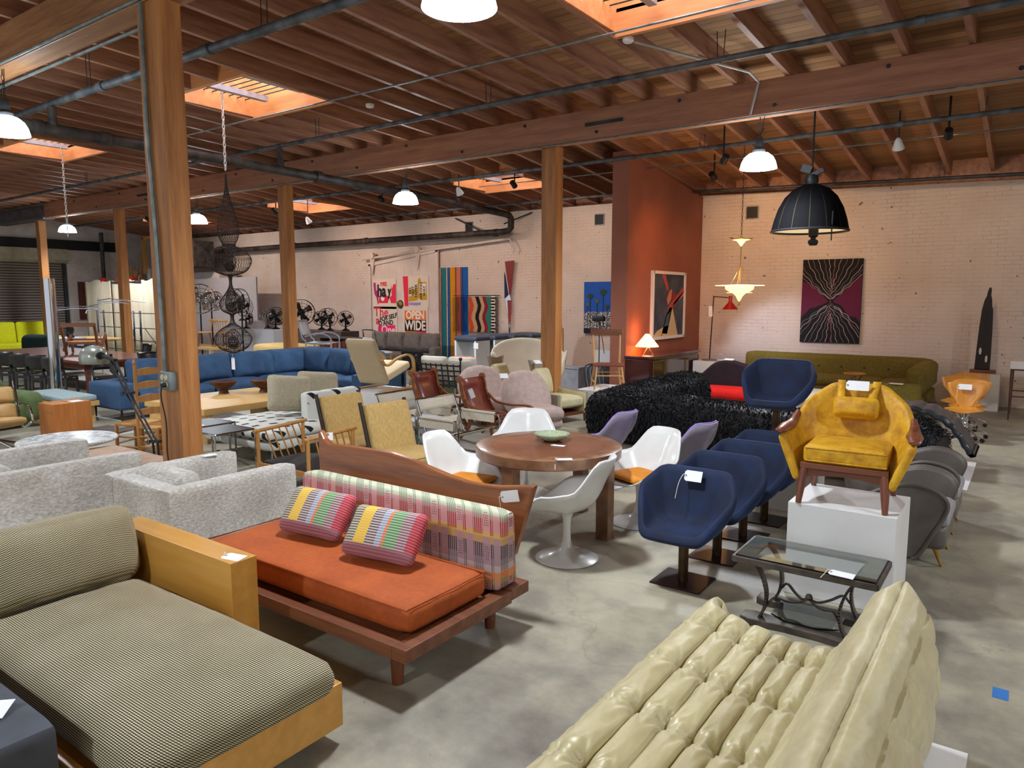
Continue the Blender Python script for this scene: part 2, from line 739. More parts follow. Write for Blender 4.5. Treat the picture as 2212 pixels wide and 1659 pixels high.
b.box(WX0, 3.72, NZ, WX1, 4.0, ZJ(3.75))
st(b.build('ceiling_beam', M['nearbeam'], smooth=False, bev=.008), 'pale timber beam over the near post')
for x0, y0, x1, y1, h, lab in ((-7.02, 3.74, -6.63, 3.95, NZ, 'thick near timber post with conduit and outlet box'),
                               (-6.79, 10.29, -6.5, 10.5, zb, 'timber post left of the terracotta wall'),
                               (-13.8, 10.29, -13.53, 10.5, zb, 'timber post behind the blue sectional'),
                               (-21.2, 10.29, -20.95, 10.5, zb, 'timber post beside the cream hanging sheet'),
                               (-26.3, 10.29, -26.05, 10.5, zb, 'timber post by the roll-up door'),
                               (.4, 10.29, .65, 10.5, zb, 'timber post beyond the right edge'), (-.3, 3.74, .0, 3.95, NZ, '') ):
    if not lab:
        continue
    b = MB()
    b.box(x0, y0, 0, x1, y1, h)
    st(b.build('timber_column', M['post'], smooth=False, bev=.006), lab)

# pipes ------------------------------------------------------------


def pipe(name, label, pts, r, m, couplings=(), hang=(), cat='pipe', n=10):
    t = T(name, label, cat, pts[0])
    o = Vector(pts[0])
    b = MB()
    b.tube([Vector(p) - o for p in pts], r, n)
    b.build('run', m, t)
    a, e = Vector(pts[0]), Vector(pts[-1])
    if couplings:
        for c in couplings:
            d = (e - a).normalized()
            p = a + (e - a) * c - o
            MB().cyl(p - d * r * 1.3, p + d * r * 1.3, r * 1.28, n=n).build('coupling', m, t)
    for c in hang:
        p = a + (e - a) * c - o
        zt = ZJ(p.y + o.y) + .1 - o.z
        b = MB()
        b.tube([(p.x - .05, p.y, zt), (p.x - r, p.y, p.z), (p.x, p.y, p.z - r - .006), (p.x + r, p.y, p.z), (p.x + .05, p.y, zt)], .006, 5)
        b.build('hanger', M['iron'], t)
    return t


pipe('sprinkler_pipe', 'thick dark pipe across the near joists, meeting the near post', [(-29, 4.72, 4.72), (5, 4.86, 4.76)], .05, M['pipe'],
     (.2, .45, .56, .63, .73), (.47, .55, .6, .66, .72))
pipe('sprinkler_pipe', 'grey pipe running just in front of the large bolted beam', [(-29, 8.55, 4.74), (5, 8.55, 4.80)], .036, M['pipe'], (.3, .5, .72, .82), (.3, .44, .55, .66, .76, .85))
pipe('sprinkler_pipe', 'grey pipe running just behind the large bolted beam', [(-29, 12.4, 4.58), (5, 12.4, 4.60)], .036, M['pipe'], (.28, .42, .55, .69, .8, .86), (.3, .45, .5, .6, .71, .83))
pipe('sprinkler_pipe', 'grey pipe high along the brick wall, behind the drain', [(-29, 15.2, 4.37), (-6.7, 15.2, 4.38)], .032, M['pipe'], (.3, .5, .8, .9), (.4, .6, .85))
pipe('sprinkler_pipe', 'dark pipe along the top of the brick wall, over the olive sofa', [(-6.24, 15.5, 4.33), (.5, 15.5, 4.12)], .034, M['iron'], (.2, .6), (.1, .7))
pipe('electrical_conduit', 'thin conduit across the joists under the nearest skylight', [(-12.5, 7.3, 4.86), (-1.5, 7.3, 4.88)], .013, M['conduit'], cat='conduit', n=6)
pipe('electrical_conduit', 'thin conduit along the bottom edge of the bolted beam', [(-24.8, 10.16, 4.47), (5, 10.16, 4.47)], .014, M['conduit'], cat='conduit', n=6)
pipe('electrical_conduit', 'thin conduit passing behind the beam to the orange wall', [(-10.4, 13.2, 4.52), (2, 13.2, 4.5)], .011, M['conduit'], cat='conduit', n=6)
pipe('electrical_conduit', 'conduit clipped to the side of the pale near beam', [(-16, 3.70, NZ + .02), (-6.9, 3.70, NZ + .02)], .016, M['conduit'], cat='conduit', n=6)
pipe('electrical_conduit', 'lower conduit under the far edge of the pale near beam', [(-16, 4.03, NZ - .02), (-7.05, 4.03, NZ - .02)], .02, M['conduit'], cat='conduit', n=6)
t = T('drain_pipe', 'thick black drain pipe running under the joists to the brick wall', 'pipe', (-11.35, 4.2, 4.36))
b = MB()
b.tube([(0, -1.5, .03), (0, 3, 0), (0, 8, -.07), (0, 11.2, -.17), (-.0, 11.45, -.19), (0, 11.55, -.26), (0, 11.55, -.5), (-.08, 11.55, -.58), (-.3, 11.55, -.6), (-9, 11.55, -.62), (-17.5, 11.55, -.66)], .085, 12)
b.build('run', M['drainpipe'], t)
for y in (.35, 1.25, 5.2, 9.3):
    b = MB().cyl((0, y - .07, .02 - y * .008), (0, y + .07, .02 - y * .008), .105, n=12)
    b.build('coupling', M['drainpipe'], t)
for x in (-.5, -5.5, -9):
    b = MB().cyl((x - .06, 11.55, -.61), (x + .06, 11.55, -.61), .103, n=12)
    b.build('coupling', M['drainpipe'], t)
for y, zt in ((.56, .32), (4.35, .365)):
    b = MB()
    b.cyl((0, y, 0), (0, y, zt), .055, n=12)
    b.cyl((0, y, .06), (0, y, .12), .07, n=12)
    b.build('riser', M['drainpipe'], t)
b = MB()
b.tube([(-2.2, 11.9, -.1), (-.8, 11.5, -.62)], .02, 6)
b.build('bracket', M['iron'], t)
b = MB()
b.tube([(.4, 11.95, -.1), (-.2, 11.5, -.4)], .02, 6)
b.build('bracket', M['iron'], t)
# conduit and outlet box on the near post
t = T('outlet_box', 'grey outlet box with conduit on the near timber post', 'outlet', (-6.83, 3.74, 1.24))
b = MB()
b.box(-.035, -.075, -.09, .16, 0, .09, .008)
b.build('box', M['conduit'], t)
b = MB()
b.tube([(0.0, -.03, .09), (-.0, -.03, .5), (-.02, -.03, 1.4), (-.06, -.03, 2.2), (-.06, -.03, NZ - 1.25)], .02, 8)
b.build('conduit', M['conduit'], t)
for dx, dz in ((.03, .035), (.095, .035), (.03, -.035), (.095, -.035)):
    b = MB()
    b.cyl((dx, -.082, dz), (dx, -.07, dz), .026, n=12)
    b.build('socket', mat('ivory_socket', '#d8cda8', rough=.4), t)
b = MB()
b.cyl((.095, -.125, -.035), (.095, -.08, -.035), .02, .024, 10)
b.tube(spline([(.095, -.12, -.035), (.09, -.13, -.15), (.1, -.1, -.4), (.07, -.09, -.7), (.12, -.1, -.88), (.05, -.12, -1.03)], 5), .006, 6)
b.build('plug_and_cord', M['black'], t)

# roll-up door on the left wall ------------------------------------
q = NT('rollup_slats')
xs = q.xyz(q.co().outputs[0])
fr = q.math('FRACT', q.math('MULTIPLY', xs[2], 10.5))
q.col(q.ramp(fr, [(0, '#2f2b2a'), (.25, '#7b706a'), (.7, '#8f847d'), (1, '#3a3433')]))
q.bump(q.math('SINE', q.math('MULTIPLY', fr, PI)), .8, .03)
q.set(Roughness=.5)
M['slats'] = q.m
d = T('door_1', 'grey roll-up steel shutter door with dark lintel', None, (-29, 9.2, 0))
st(d)
b = MB()
b.box(-.15, -3.0, 0, -.1, 3.0, 3.3)
b.build('shutter', M['slats'], d, smooth=False)
b = MB()
b.prism([(-.1, 3.25), (.15, 3.25), (.3, 3.35), (.3, 3.75), (-.1, 3.8)], -3.0, 3.05)
b.build('hood', mat('hood_cream', '#9a937e', '#aaa38e', rough=.6), d, smooth=False)
b = MB()
b.box(-.05, -3.3, 3.75, .12, 5.2, 4.1)
b.build('lintel', M['black'], d, smooth=False)
b = MB()
for y in (-3.05, 3.0):
    b.box(-.1, y - .05, 0, .03, y + .06, 3.3)
b.build('guide_rail', M['iron'], d, smooth=False)

# pendant lamps -----------------------------------------------------
M['glass_shade'] = mat('glowing_glass_shade', '#f4fbff', rough=.25, emit=24, ecol='#e9f6ff')
M['lampcap'] = mat('lamp_cap', '#3b3d40', rough=.5, metal=.5)


def pendant(x, y, z, ztop, label, seen=True):
    t = T('pendant_lamp', label, 'lamp', (x, y, z), 0, 'industrial glass pendant lamps')
    b = MB()
    b.lathe([(.245, 0), (.238, .03), (.222, .09), (.19, .15), (.13, .2), (.075, .215), (.07, .21), (.125, .192), (.183, .142), (.214, .086), (.23, .028), (.237, .0)], 32, caps=False)
    b.build('shade', M['glass_shade'], t)
    b = MB()
    b.lathe([(.08, .205), (.085, .25), (.055, .28), (.05, .4), (.03, .43), (.0, .44)], 16)
    b.build('cap', M['lampcap'], t)
    b = MB()
    z = .43
    n = max(2, int((ztop - .43) / .06))
    for i in range(n):
        za = .43 + (ztop - .43) * i / n
        zb_ = za + (ztop - .43) / n * 1.15
        w_ = .014
        pts = [(w_ * math.cos(a), 0, (za + zb_) / 2 + (zb_ - za) / 2 * math.sin(a)) for a in [k * PI / 4 for k in range(8)]]
        if i % 2:
            pts = [(0, p[0], p[2]) for p in pts]
        b.tube(pts, .004, 5, closed=True)
    b.build('chain', M['iron'], t)
    b = MB()
    b.tube(spline([(.0, 0, .42), (.05, .02, .55), (.03, 0, ztop * .7), (.06, 0, ztop)], 4), .005, 5)
    b.build('wire', M['black'], t)
    light('pendant_light', 'SPOT', (0, 0, .06), LAMP_W, '#f1f6ff', t, spot_size=math.radians(165), spot_blend=.6, shadow_soft_size=.17)
    return t


pendant(-3.15, 3.8, 3.90, 1.1, 'glass pendant lamp cut off by the top edge, above the daybed')
pendant(-10.25, 3.78, 4.0, .75, 'glass pendant lamp cut off at the left edge')
pendant(-3.22, 10.3, 3.80, .7, 'glass pendant lamp hanging under the bolted beam by the black dome')
pendant(-9.91, 10.3, 3.82, .68, 'glass pendant lamp below the bolted beam, next to the drain pipe')
pendant(-17.04, 10.3, 3.86, .64, 'glass pendant lamp just behind the near timber post')
pendant(-24.1, 10.3, 4.0, .5, 'farthest glass pendant lamp, near the roll-up door')
for x, y, lab in ((3.9, 3.8, 'glass pendant lamp beyond the right edge, level with the quilted sofa'), (-3.15, -2.7, 'glass pendant lamp behind the viewpoint, in line with the one over the daybed'), (-10.2, -2.7, 'glass pendant lamp behind the viewpoint, far to the left'),
                  (3.9, 10.3, 'glass pendant lamp under the bolted beam, beyond the right edge'), (-17, 3.78, 'glass pendant lamp beyond the left edge, under the pale near beam')):
    pendant(x, y, 3.95, .8, lab)
# lamp conduit drop and round ceiling box by the right lamp
pipe('lamp_conduit', 'bare conduit bending down the bolted beam to the lamp by the black dome', [(-4.0, 8.0, 5.00), (-3.2, 9.7, 4.93), (-3.2, 10.1, 4.9), (-3.3, 10.12, 4.5)], .017, mat('galvanised', '#a9a7a2', rough=.5, metal=.3), cat='conduit', n=7)
for x, y, lab in ((-4.05, 7.95, 'white round ceiling box near the skylight'), (-8.62, 8.2, 'small white smoke detector on a joist')):
    t = T('smoke_detector', lab, 'smoke detector', (x, y, ZJ(y) - .05))
    b = MB()
    b.lathe([(0, 0), (.05, 0), (.065, .015), (.065, .05), (0, .05)], 16)
    b.build('housing', M['white'], t)
# emergency twin spot clusters
for x, y, z, lab in ((-10.75, 12.9, 4.42, 'small white floodlight by the far skylight'), (-1.9, 13.0, 4.42, 'white caged flood light between the joists at right'), (-16.9, 13.6, 4.2, 'small white floodlight behind the near post lamp')):
    t = T('flood_light', lab, 'floodlight', (x, y, z))
    b = MB()
    b.lathe([(.02, .1), (.05, .06), (.085, -.06), (.09, -.08), (.0, -.05)], 14).xf(RX(35))
    b.build('head', M['white'], t)
    b = MB()
    b.cyl((0, 0, .08), (0, 0, ZJ(y) - z + JH - .02), .012, n=6)
    b.build('stem', M['iron'], t)
# ================================================================ foreground furniture
M['honey'] = wood('honey_maple', '#c08a3a', '#d39d49', 0, 3, .35, coat=.3, ring=8)
M['walnut'] = wood('walnut', '#5b2f1a', '#7d4a2b', 0, 6, .45, coat=.15)
M['walnut_y'] = wood('walnut_y', '#5b2f1a', '#7d4a2b', 1, 6, .45, coat=.15)
M['walnut_z'] = wood('walnut_z', '#5b2f1a', '#7a4528', 2, 6, .45, coat=.15)
M['string'] = mat('white_string', '#dcdad2', rough=.8)
M['tagpaper'] = mat('white_card', '#eef0f2', rough=.6)
TAGN = [0]


def ptag(label, loc, rot=(0, 0, 0), w=.115, h=.065, drop=.14, side=-1, along=None):
    """white card price tag; card in its own XZ plane, string from the punched end"""
    t = T('price_tag', label, 'price tag', loc, 0, 'white price tags')
    t.rotation_euler = [math.radians(a) for a in rot]
    b = MB()
    c = .014
    x0, x1 = -w / 2, w / 2
    P = [(x0 + c, -h / 2), (x1, -h / 2), (x1, h / 2), (x0 + c, h / 2), (x0, h / 2 - c), (x0, -h / 2 + c)]
    b.prism([(p[0] * -side, p[1]) for p in P], -.001, .001)
    b.build('card', M['tagpaper'], t, smooth=False)
    b = MB()
    xs_ = side * (w / 2 - .012)
    b.lathe([(.003, 0), (.0075, 0), (.0075, .0016), (.003, .0016)], 10).xf(TR(xs_, -.0012, 0) @ RX(90))
    b.build('eyelet', M['cord'], t)
    if drop:
        b = MB()
        d = along or (side * .03, -.006, -drop)
        b.tube(spline([(xs_, -.002, 0), (xs_ + side * .018, -.01, .004), (xs_ + d[0] * .8, d[1], d[2] * .4), (xs_ + d[0], d[1], d[2])], 5), .0022, 5)
        b.build('string', M['string'], t)
    return t


# ---- checked chaise with wooden arm ----
q = NT('dotted_weave')
v = q.co()
xs = q.xyz(v.outputs[0])
fq = 2 * PI / .0105
sx = q.math('SINE', q.math('MULTIPLY', q.math('SUBTRACT', xs[0], xs[2]), fq * .7))
sy = q.math('SINE', q.math('MULTIPLY', q.math('ADD', xs[1], xs[2]), fq * .95))
dots = q.math('ADD', q.math('MULTIPLY', sx, .36), q.math('MULTIPLY', sy, .64))
n1 = q.noise(v, 3, 4)
q.col(q.mix(q.ramp(dots, [(-.0, 0.0), (.30, 1.0)]), '#2b2722', q.ramp(n1, [(.3, '#c4b788'), (.7, '#dccfa4')])))
q.set(Roughness=.8, Sheen_Weight=.1)
q.bump(dots, .3, .002)
M['weave'] = q.m
t = T('chaise_longue', 'chaise longue in dotted brown and cream weave with a blond wood arm and base', 'chaise', (-3.6, 1.7, 0))
b = MB()
b.box(-1.9, -.62, .075, 1.09, -.585, .285).box(-1.9, .36, .075, 1.09, .395, .285).box(1.09, -.62, .075, 1.13, .395, .285).box(-1.9, -.6, .2, 1.1, .37, .24)
b.build('base', M['honey'], t, smooth=False, bev=.004)
b = MB()
b.box(-1.8, -.5, 0, 1.0, .27, .08)
b.build('plinth', M['black'], t, smooth=False)
b = MB()
b.cush(-.62, -.56, .24, 1.16, .37, .415, .085, .06, n=16, wob=.006)
b.build('seat_cushion', M['weave'], t)
b = MB()
b.cush(-.13, -.5, -.21, .13, .39, .24, .09, .05, 0, 14, TR(-.74, 0, .58) @ RY(-13), wob=.008)
b.build('back_cushion', M['weave'], t)
b = MB()
b.box(-.98, .42, .1, .24, .58, .645)
b.build('arm', M['honey'], t, smooth=False, bev=.004)
b = MB()
b.box(-1.02, -.58, .1, -.9, .42, .62)
b.build('back_panel', M['honey'], t, smooth=False, bev=.004)
ptag('white price tag lying on the end of the blond chaise arm', (-3.43, 2.185, .648), (-86, 0, 12), .13, .075, .17, -1, (-.005, .09, -.05))

# ---- dark grey velvet corner ----
M['slate'] = mat('slate_velvet', '#3d4148', '#4a4f57', rough=.75, sheen=.6, nscale=7)
t = T('ottoman', 'slate grey velvet block seat cropped by the bottom left corner', 'ottoman', (-3.3, .72, 0))
b = MB()
b.cush(-.9, -.6, .14, .52, .32, .51, .035, .008, n=10)
b.build('body', M['slate'], t)
b = MB()
b.box(-.85, -.55, 0, .46, .26, .14)
b.build('plinth', M['black'], t, smooth=False)
ptag('white price tag on the slate grey velvet block, cropped by the left edge', (-3.05, .90, .528), (-80, 0, 45), .16, .10, 0)

# ---- two silver-grey velvet armchairs ----
q = NT('crushed_grey_velvet')
v = q.co()
n1 = q.noise(v, 2.2, 4)
n2 = q.noise(q.co((1, 1, 2.2)), 34, 4, .65)
f = q.math('ADD', q.math('MULTIPLY', n1, .35), q.math('MULTIPLY', n2, .65))
q.col(q.ramp(f, [(.38, '#9b958a'), (.5, '#b8b4aa'), (.62, '#d6d5cf')]))
q.set(Roughness=.7, Sheen_Weight=.4, Sheen_Roughness=.4)
q.bump(n2, .35, .006)
M['silver'] = q.m


def tub(name, label, x0, x1, y0, y1, h, group):
    t = T(name, label, 'armchair', ((x0 + x1) / 2, (y0 + y1) / 2, 0), 0, group)
    hx, hy = (x1 - x0) / 2, (y1 - y0) / 2
    a = .15
    for s in (-1, 1):
        b = MB()
        b.cush(min(s * hx, s * (hx - a)), -hy, .05, max(s * hx, s * (hx - a)), hy, h, .028, .006, n=10, wob=.004)
        b.build('armrest', M['silver'], t)
    b = MB()
    b.cush(-hx + a - .01, -hy, .05, hx - a + .01, -hy + .17, h - .004, .028, .004, n=10, wob=.004)
    b.build('backrest', M['silver'], t)
    b = MB()
    b.cush(-hx + a, -hy + .15, .1, hx - a, hy - .02, .40, .05, .03, n=10)
    b.build('seat', M['silver'], t)
    b = MB()
    b.cush(-hx + a + .02, -.1, -.2, hx - a - .02, .1, .2, .08, .05, 1, 10, TR(0, -hy + .29, .51) @ RX(10), wob=.006)
    b.build('back_cushion', M['silver'], t)
    for sx in (-1, 1):
        for sy in (-1, 1):
            b = MB()
            b.box(sx * (hx - .1) - .03, sy * (hy - .1) - .03, 0, sx * (hx - .1) + .03, sy * (hy - .1) + .03, .1)
            b.build('foot', M['black'], t, smooth=False)
    return t


tub('armchair', 'silver grey velvet box armchair beside the orange daybed', -6.0, -5.0, 2.69, 3.82, .64, 'silver grey velvet armchairs')
tub('armchair', 'silver grey velvet box armchair cropped by the left edge', -7.5, -6.35, 1.9, 3.2, .68, 'silver grey velvet armchairs')
ptag('white price tag on the far arm of the grey velvet armchair by the daybed', (-5.87, 3.55, .648), (-88, 0, 80), .13, .07, 0)

# ---- orange daybed ----
q = NT('rust_velvet')
v = q.co()
n1 = q.noise(v, 30, 3)
n2 = q.noise(v, 4, 4)
q.col(q.ramp(q.math('ADD', q.math('MULTIPLY', n1, .4), q.math('MULTIPLY', n2, .6)), [(.35, '#98420f'), (.65, '#b05417')]))
q.set(Roughness=.8, Sheen_Weight=.35, Sheen_Roughness=.35)
q.b.inputs['Sheen Tint'].default_value = hexc('#d8803a')
M['rust'] = q.m


def plaid(name, pillow=False):
    q = NT(name)
    xs = q.xyz(q.co().outputs[0])
    X, Y_, Z = xs[0], xs[1], xs[2]
    fr = lambda val, per: q.math('FRACT', q.math('MULTIPLY', val, 1 / per))
    if not pillow:
        fx = fr(q.math('ADD', X, q.math('MULTIPLY', Y_, 1.0)), .21)
        stripe = q.math('GREATER_THAN', fr(q.math('ADD', X, q.math('MULTIPLY', Y_, 1.0)), .0155), .45)
        za = q.ramp(Z, [(0, '#b58a8e'), (.33, '#c98a62'), (.40, '#bda9a6'), (.44, '#a78c92'), (.56, '#b68f93'), (.60, '#d8b06a'), (.63, '#d59d9c'), (.73, '#c4c4aa')], True)
        zs = q.ramp(Z, [(0, '#4a4542'), (.33, '#4f7d4a'), (.36, '#d0662c'), (.41, '#6f6a70'), (.48, '#3f3b3c'), (.56, '#c9a43a'), (.61, '#a83236'), (.70, '#7f8f74')], True)
        zone = q.ramp(fx, [(0, 1.0), (.36, 0.0), (.62, 1.0), (.74, 0.0)], True)
        d1 = q.math('GREATER_THAN', fr(X, .014), .5)
        d2 = q.math('GREATER_THAN', fr(Z, .014), .5)
        dz = q.ramp(fx, [(0, 0.0), (.40, .8), (.58, 0.0)], True)
        dband = q.ramp(fr(Z, .2), [(0, 0.0), (.3, 1.0), (.75, 0.0)], True)
        dots = q.math('MULTIPLY', q.math('MULTIPLY', d1, d2), q.math('MULTIPLY', dz, dband))
        c = q.mix(q.math('MULTIPLY', stripe, zone), za, zs)
        c = q.mix(dots, c, '#3a3236')
    else:
        u = q.math('MULTIPLY_ADD', X, 1.85, .5)
        stripe = q.math('GREATER_THAN', fr(Z, .0165), .5)
        za = q.ramp(u, [(0, '#c9b7a4'), (.20, '#d9b04a'), (.36, '#c9b3b0'), (.50, '#b9c0cc'), (.58, '#d99070'), (.62, '#9fb890'), (.78, '#c8a0a4'), (.90, '#d06a70')], True)
        zs = q.ramp(u, [(0, '#4e5a48'), (.20, '#e0ba52'), (.36, '#55504e'), (.50, '#8a90a0'), (.58, '#d06a40'), (.62, '#4f7a50'), (.78, '#6a5a5c'), (.90, '#a83040')], True)
        c = q.mix(stripe, za, zs)
        low = q.ramp(q.math('MULTIPLY_ADD', Z, 2, .5), [(0, 1.0), (.30, 0.0)], True)
        c = q.mix(low, c, q.mix(stripe, '#a5737c', '#8c5a66'))
    q.col(c)
    q.set(Roughness=.9)
    q.bump(stripe, .25, .002)
    return q.m


M['plaid'] = plaid('woven_plaid')
M['plaid_pillow'] = plaid('woven_plaid_pillow', True)
t = T('daybed', 'walnut daybed with rust velvet mattress, plaid bolster and live-edge slab back', 'daybed', (-3.45, 3.05, 0))
b = MB()
b.box(-1.1, -.56, .2, .9, -.49, .275).box(-1.1, -.49, .2, -1.02, .36, .275).box(.9, -.56, .2, 1.0, .36, .275).box(-1.02, -.49, .22, .9, .36, .25)
b.build('frame', M['walnut'], t, smooth=False, bev=.004)
b = MB()
b.box(-1.15, .36, .215, 1.0, .54, .285)
b.build('rear_shelf', M['walnut'], t, smooth=False, bev=.004)
for x, y in ((.83, -.45), (.83, .36), (-.95, -.45), (-.95, .36)):
    b = MB()
    b.tube([(x, y, 0), (x, y, .22)], [.032, .042], 12)
    b.build('leg', M['walnut_z'], t)
b = MB()
b.cush(-1.0, -.46, .275, .92, .23, .425, .055, .014, n=16, wob=.003)
b.build('mattress', M['rust'], t)
b = MB()
R = [(-.985, -.445), (.905, -.445), (.905, .215), (-.985, .215)]
b.tube([(p[0], p[1], .418) for p in R], .007, 6, closed=True)
b.build('piping', M['rust'], t)
b = MB()
b.cush(-.92, -.12, .28, .96, .12, .755, .045, .015, 1, 16)
b.warp(lambda p: Vector((p.x, p.y * (1.0 - .52 * max(0, (p.z - .3)) / .46) + .37 + .05 * (p.z - .28), p.z)))
b.build('bolster', M['plaid'], t)
top = [(-1.13, .99), (-1.10, .985), (-1.05, .93), (-.98, .895), (-.85, .905), (-.7, .91), (-.5, .912), (-.3, .91), (-.1, .89), (.1, .855), (.25, .83), (.42, .812), (.55, .81), (.7, .82), (.85, .845), (.97, .862)]
bot = [(.86, .40), (.4, .38), (0, .37), (-.5, .37), (-1.0, .38)]
b = MB()
P = [(p[0], p[1]) for p in top] + bot
b.prism(P, .0, .055)
b.warp(lambda p: Vector((p.x, p.y + .55 + (p.z - .3) * .16, p.z)))
b.build('slab_back', wood('slab_wood', '#6b3a1c', '#95592b', 0, 5, .4, coat=.2), t, smooth=False, bev=.012)
for x in (-.6, .5):
    b = MB()
    b.bar((x, .5, .25), (x, .57, .5), .06, .04)
    b.build('back_support', M['walnut_z'], t, smooth=False)
for (x, y, a, lab) in ((-3.83, 3.1, 6, 'plaid lumbar pillow on the rust daybed, farther from the tag'), (-3.14, 3.05, 8, 'plaid lumbar pillow on the rust daybed, nearer the tagged slab end')):
    t = T('pillow', lab, 'pillow', (x, y - .02, .60), a, 'plaid lumbar pillows')
    t.rotation_euler[0] = math.radians(-38)
    b = MB()
    b.cush(-.27, -.06, -.165, .27, .06, .165, .05, .02, 1, 12, pinch=.3, wob=.004)
    b.build('cover', M['plaid_pillow'], t)
ptag('white price tag hanging on the live-edge slab of the daybed', (-2.62, 3.62, .79), (0, -12, 8), .13, .075, .12, -1)

# ---- champagne quilted sofa ----
q = NT('champagne_satin')
v = q.co()
n1 = q.noise(q.co((2, .6, 2)), 9, 3)
q.col(q.ramp(n1, [(.3, '#b3a777'), (.7, '#c6bb8c')]))
q.set(Roughness=.4, Specular_IOR_Level=.5, Sheen_Weight=.3, Coat_Weight=.1, Coat_Roughness=.45)
q.bump(n1, .12, .02)
M['satin'] = q.m
KEY = [(-.50, .03), (-.545, .12), (-.565, .25), (-.535, .36), (-.46, .415), (-.38, .41), (-.27, .385), (-.14, .365), (0, .355), (.12, .365), (.2, .41), (.25, .50), (.285, .59), (.33, .675), (.40, .725), (.47, .71), (.53, .64), (.57, .52), (.585, .36), (.58, .18), (.55, .03)]
PF = spline([(p[0], 0, p[1]) for p in KEY], 8)
LEN = [0]
for i in range(1, len(PF)):
    LEN.append(LEN[-1] + (PF[i] - PF[i - 1]).length)
TOT = LEN[-1]
SEAM = [0, .40, .545, .665, .775, .875, .97, 1.06, 1.36, 1.53, 1.67, TOT]   # seam arc positions


def togo(u, vv):
    Ls = 2.9
    s = u * TOT
    y = vv * Ls
    # base point and normal
    i = 1
    while i < len(LEN) - 1 and LEN[i] < s:
        i += 1
    f = (s - LEN[i - 1]) / max(1e-6, LEN[i] - LEN[i - 1])
    p = PF[i - 1].lerp(PF[i], f)
    d = (PF[min(i + 1, len(PF) - 1)] - PF[max(i - 2, 0)]).normalized()
    nrm = Vector((-d.z, 0, d.x))
    k = 0
    while k < len(SEAM) - 2 and SEAM[k + 1] < s:
        k += 1
    a = (s - SEAM[k]) / (SEAM[k + 1] - SEAM[k])
    w_ = SEAM[k + 1] - SEAM[k]
    h = (.024 if .1 < w_ < .2 else .02) * (max(0, math.sin(PI * a)) ** .42)
    rowp = .43
    yy = (Ls - y) / rowp + .42
    if .3 < s < 1.75 and k < 10:
        h -= .012 * math.exp(-(min(a, 1 - a) * w_ / .009) ** 2)
    if k >= 10:      # outer back: diamond quilting
        g1 = abs(math.sin(PI * ((s - 1.67) / .30 + yy * 1.0)))
        g2 = abs(math.sin(PI * ((s - 1.67) / .30 - yy * 1.0)))
        h = .02 * (min(g1, g2) ** .5)
    else:
        # pull points on the seams
        rr = abs(yy - round(yy)) * rowp
        ds = min(a, 1 - a) * w_
        if .3 < s < 1.06:
            dd = math.hypot(rr, ds)
            h -= .034 * math.exp(-(dd / .04) ** 2)
            ang = math.atan2(ds, rr * (1 if yy > round(yy) else -1))
            h += .0075 * math.exp(-dd / .10) * math.sin(ang * 13 + k * 2)
        h += .005 * noise.noise(Vector((s * 9, y * 5, k * 3.3))) + .004 * noise.noise(Vector((s * 26, y * 9, 1)))
    if k in (7, 0) or s > 1.0:
        h += .0045 * noise.noise(Vector((s * 5, y * 26, 4)))
    # round over at the ends, with pulled-out corner ears
    e = min(y, Ls - y)
    sg = -1 if y < Ls / 2 else 1
    rnd = .09
    if e < rnd:
        t_ = 1 - e / rnd
        h -= .085 * (1 - math.sqrt(max(0, 1 - t_ * t_)))
    ear = .13 * (math.exp(-((s - .42) / .045) ** 2) + .9 * math.exp(-((s - 1.53) / .05) ** 2)) * math.exp(-e / .06)
    p = p + nrm * h
    return (p.x, y - Ls + sg * ear * .9, max(.02, p.z + ear * .45))


t = T('quilted_sofa', 'champagne satin quilted floor sofa with button tufting, cropped by the bottom edge', 'sofa', (-.82, 3.62, 0))
b = MB()
NU, NV = 300, 260
b.surf(togo, NU, NV)
b.bm.verts.ensure_lookup_table()
ENDS = [[b.bm.verts[i * NV + jv] for i in range(NU)] for jv in (0, NV - 1)]
for jv, sg in ((0, -1), (NV - 1, 1)):
    ring = ENDS[0 if jv == 0 else 1]
    prev = ring
    mid = Vector((.06, ring[0].co.y, .22))
    for kf, out in ((.86, .028), (.62, .05), (.3, .06)):
        new = [b.bm.verts.new(Vector((mid.x + (vv.co.x - mid.x) * kf, 0, mid.z + (vv.co.z - mid.z) * kf)) + Vector((0, (0 if sg > 0 else -2.9) + sg * out * .6, 0))) for vv in ring]
        for i in range(NU - 1):
            b._poly([prev[i], prev[i + 1], new[i + 1], new[i]])
        prev = new
    b._poly(prev)
b.build('upholstery', M['satin'], t, ang=70)
for r_ in range(6):
    y = -(r_ + .58) * .43
    for k in range(1, 6):
        i = next(i for i in range(1, len(LEN)) if LEN[i] >= SEAM[k])
        MB().lathe([(0, .0), (.006, .004), (.009, .0), (.007, -.004)], 8, (PF[i].x, y, PF[i].z - .034)).build('button', M['satin'], t)
tag(MB().box(-1.2, 1.0, .0005, -.10, 3.66, .006).build('floor_board', M['white'], smooth=False), 'white board lying on the floor beneath the quilted sofa', 'board')

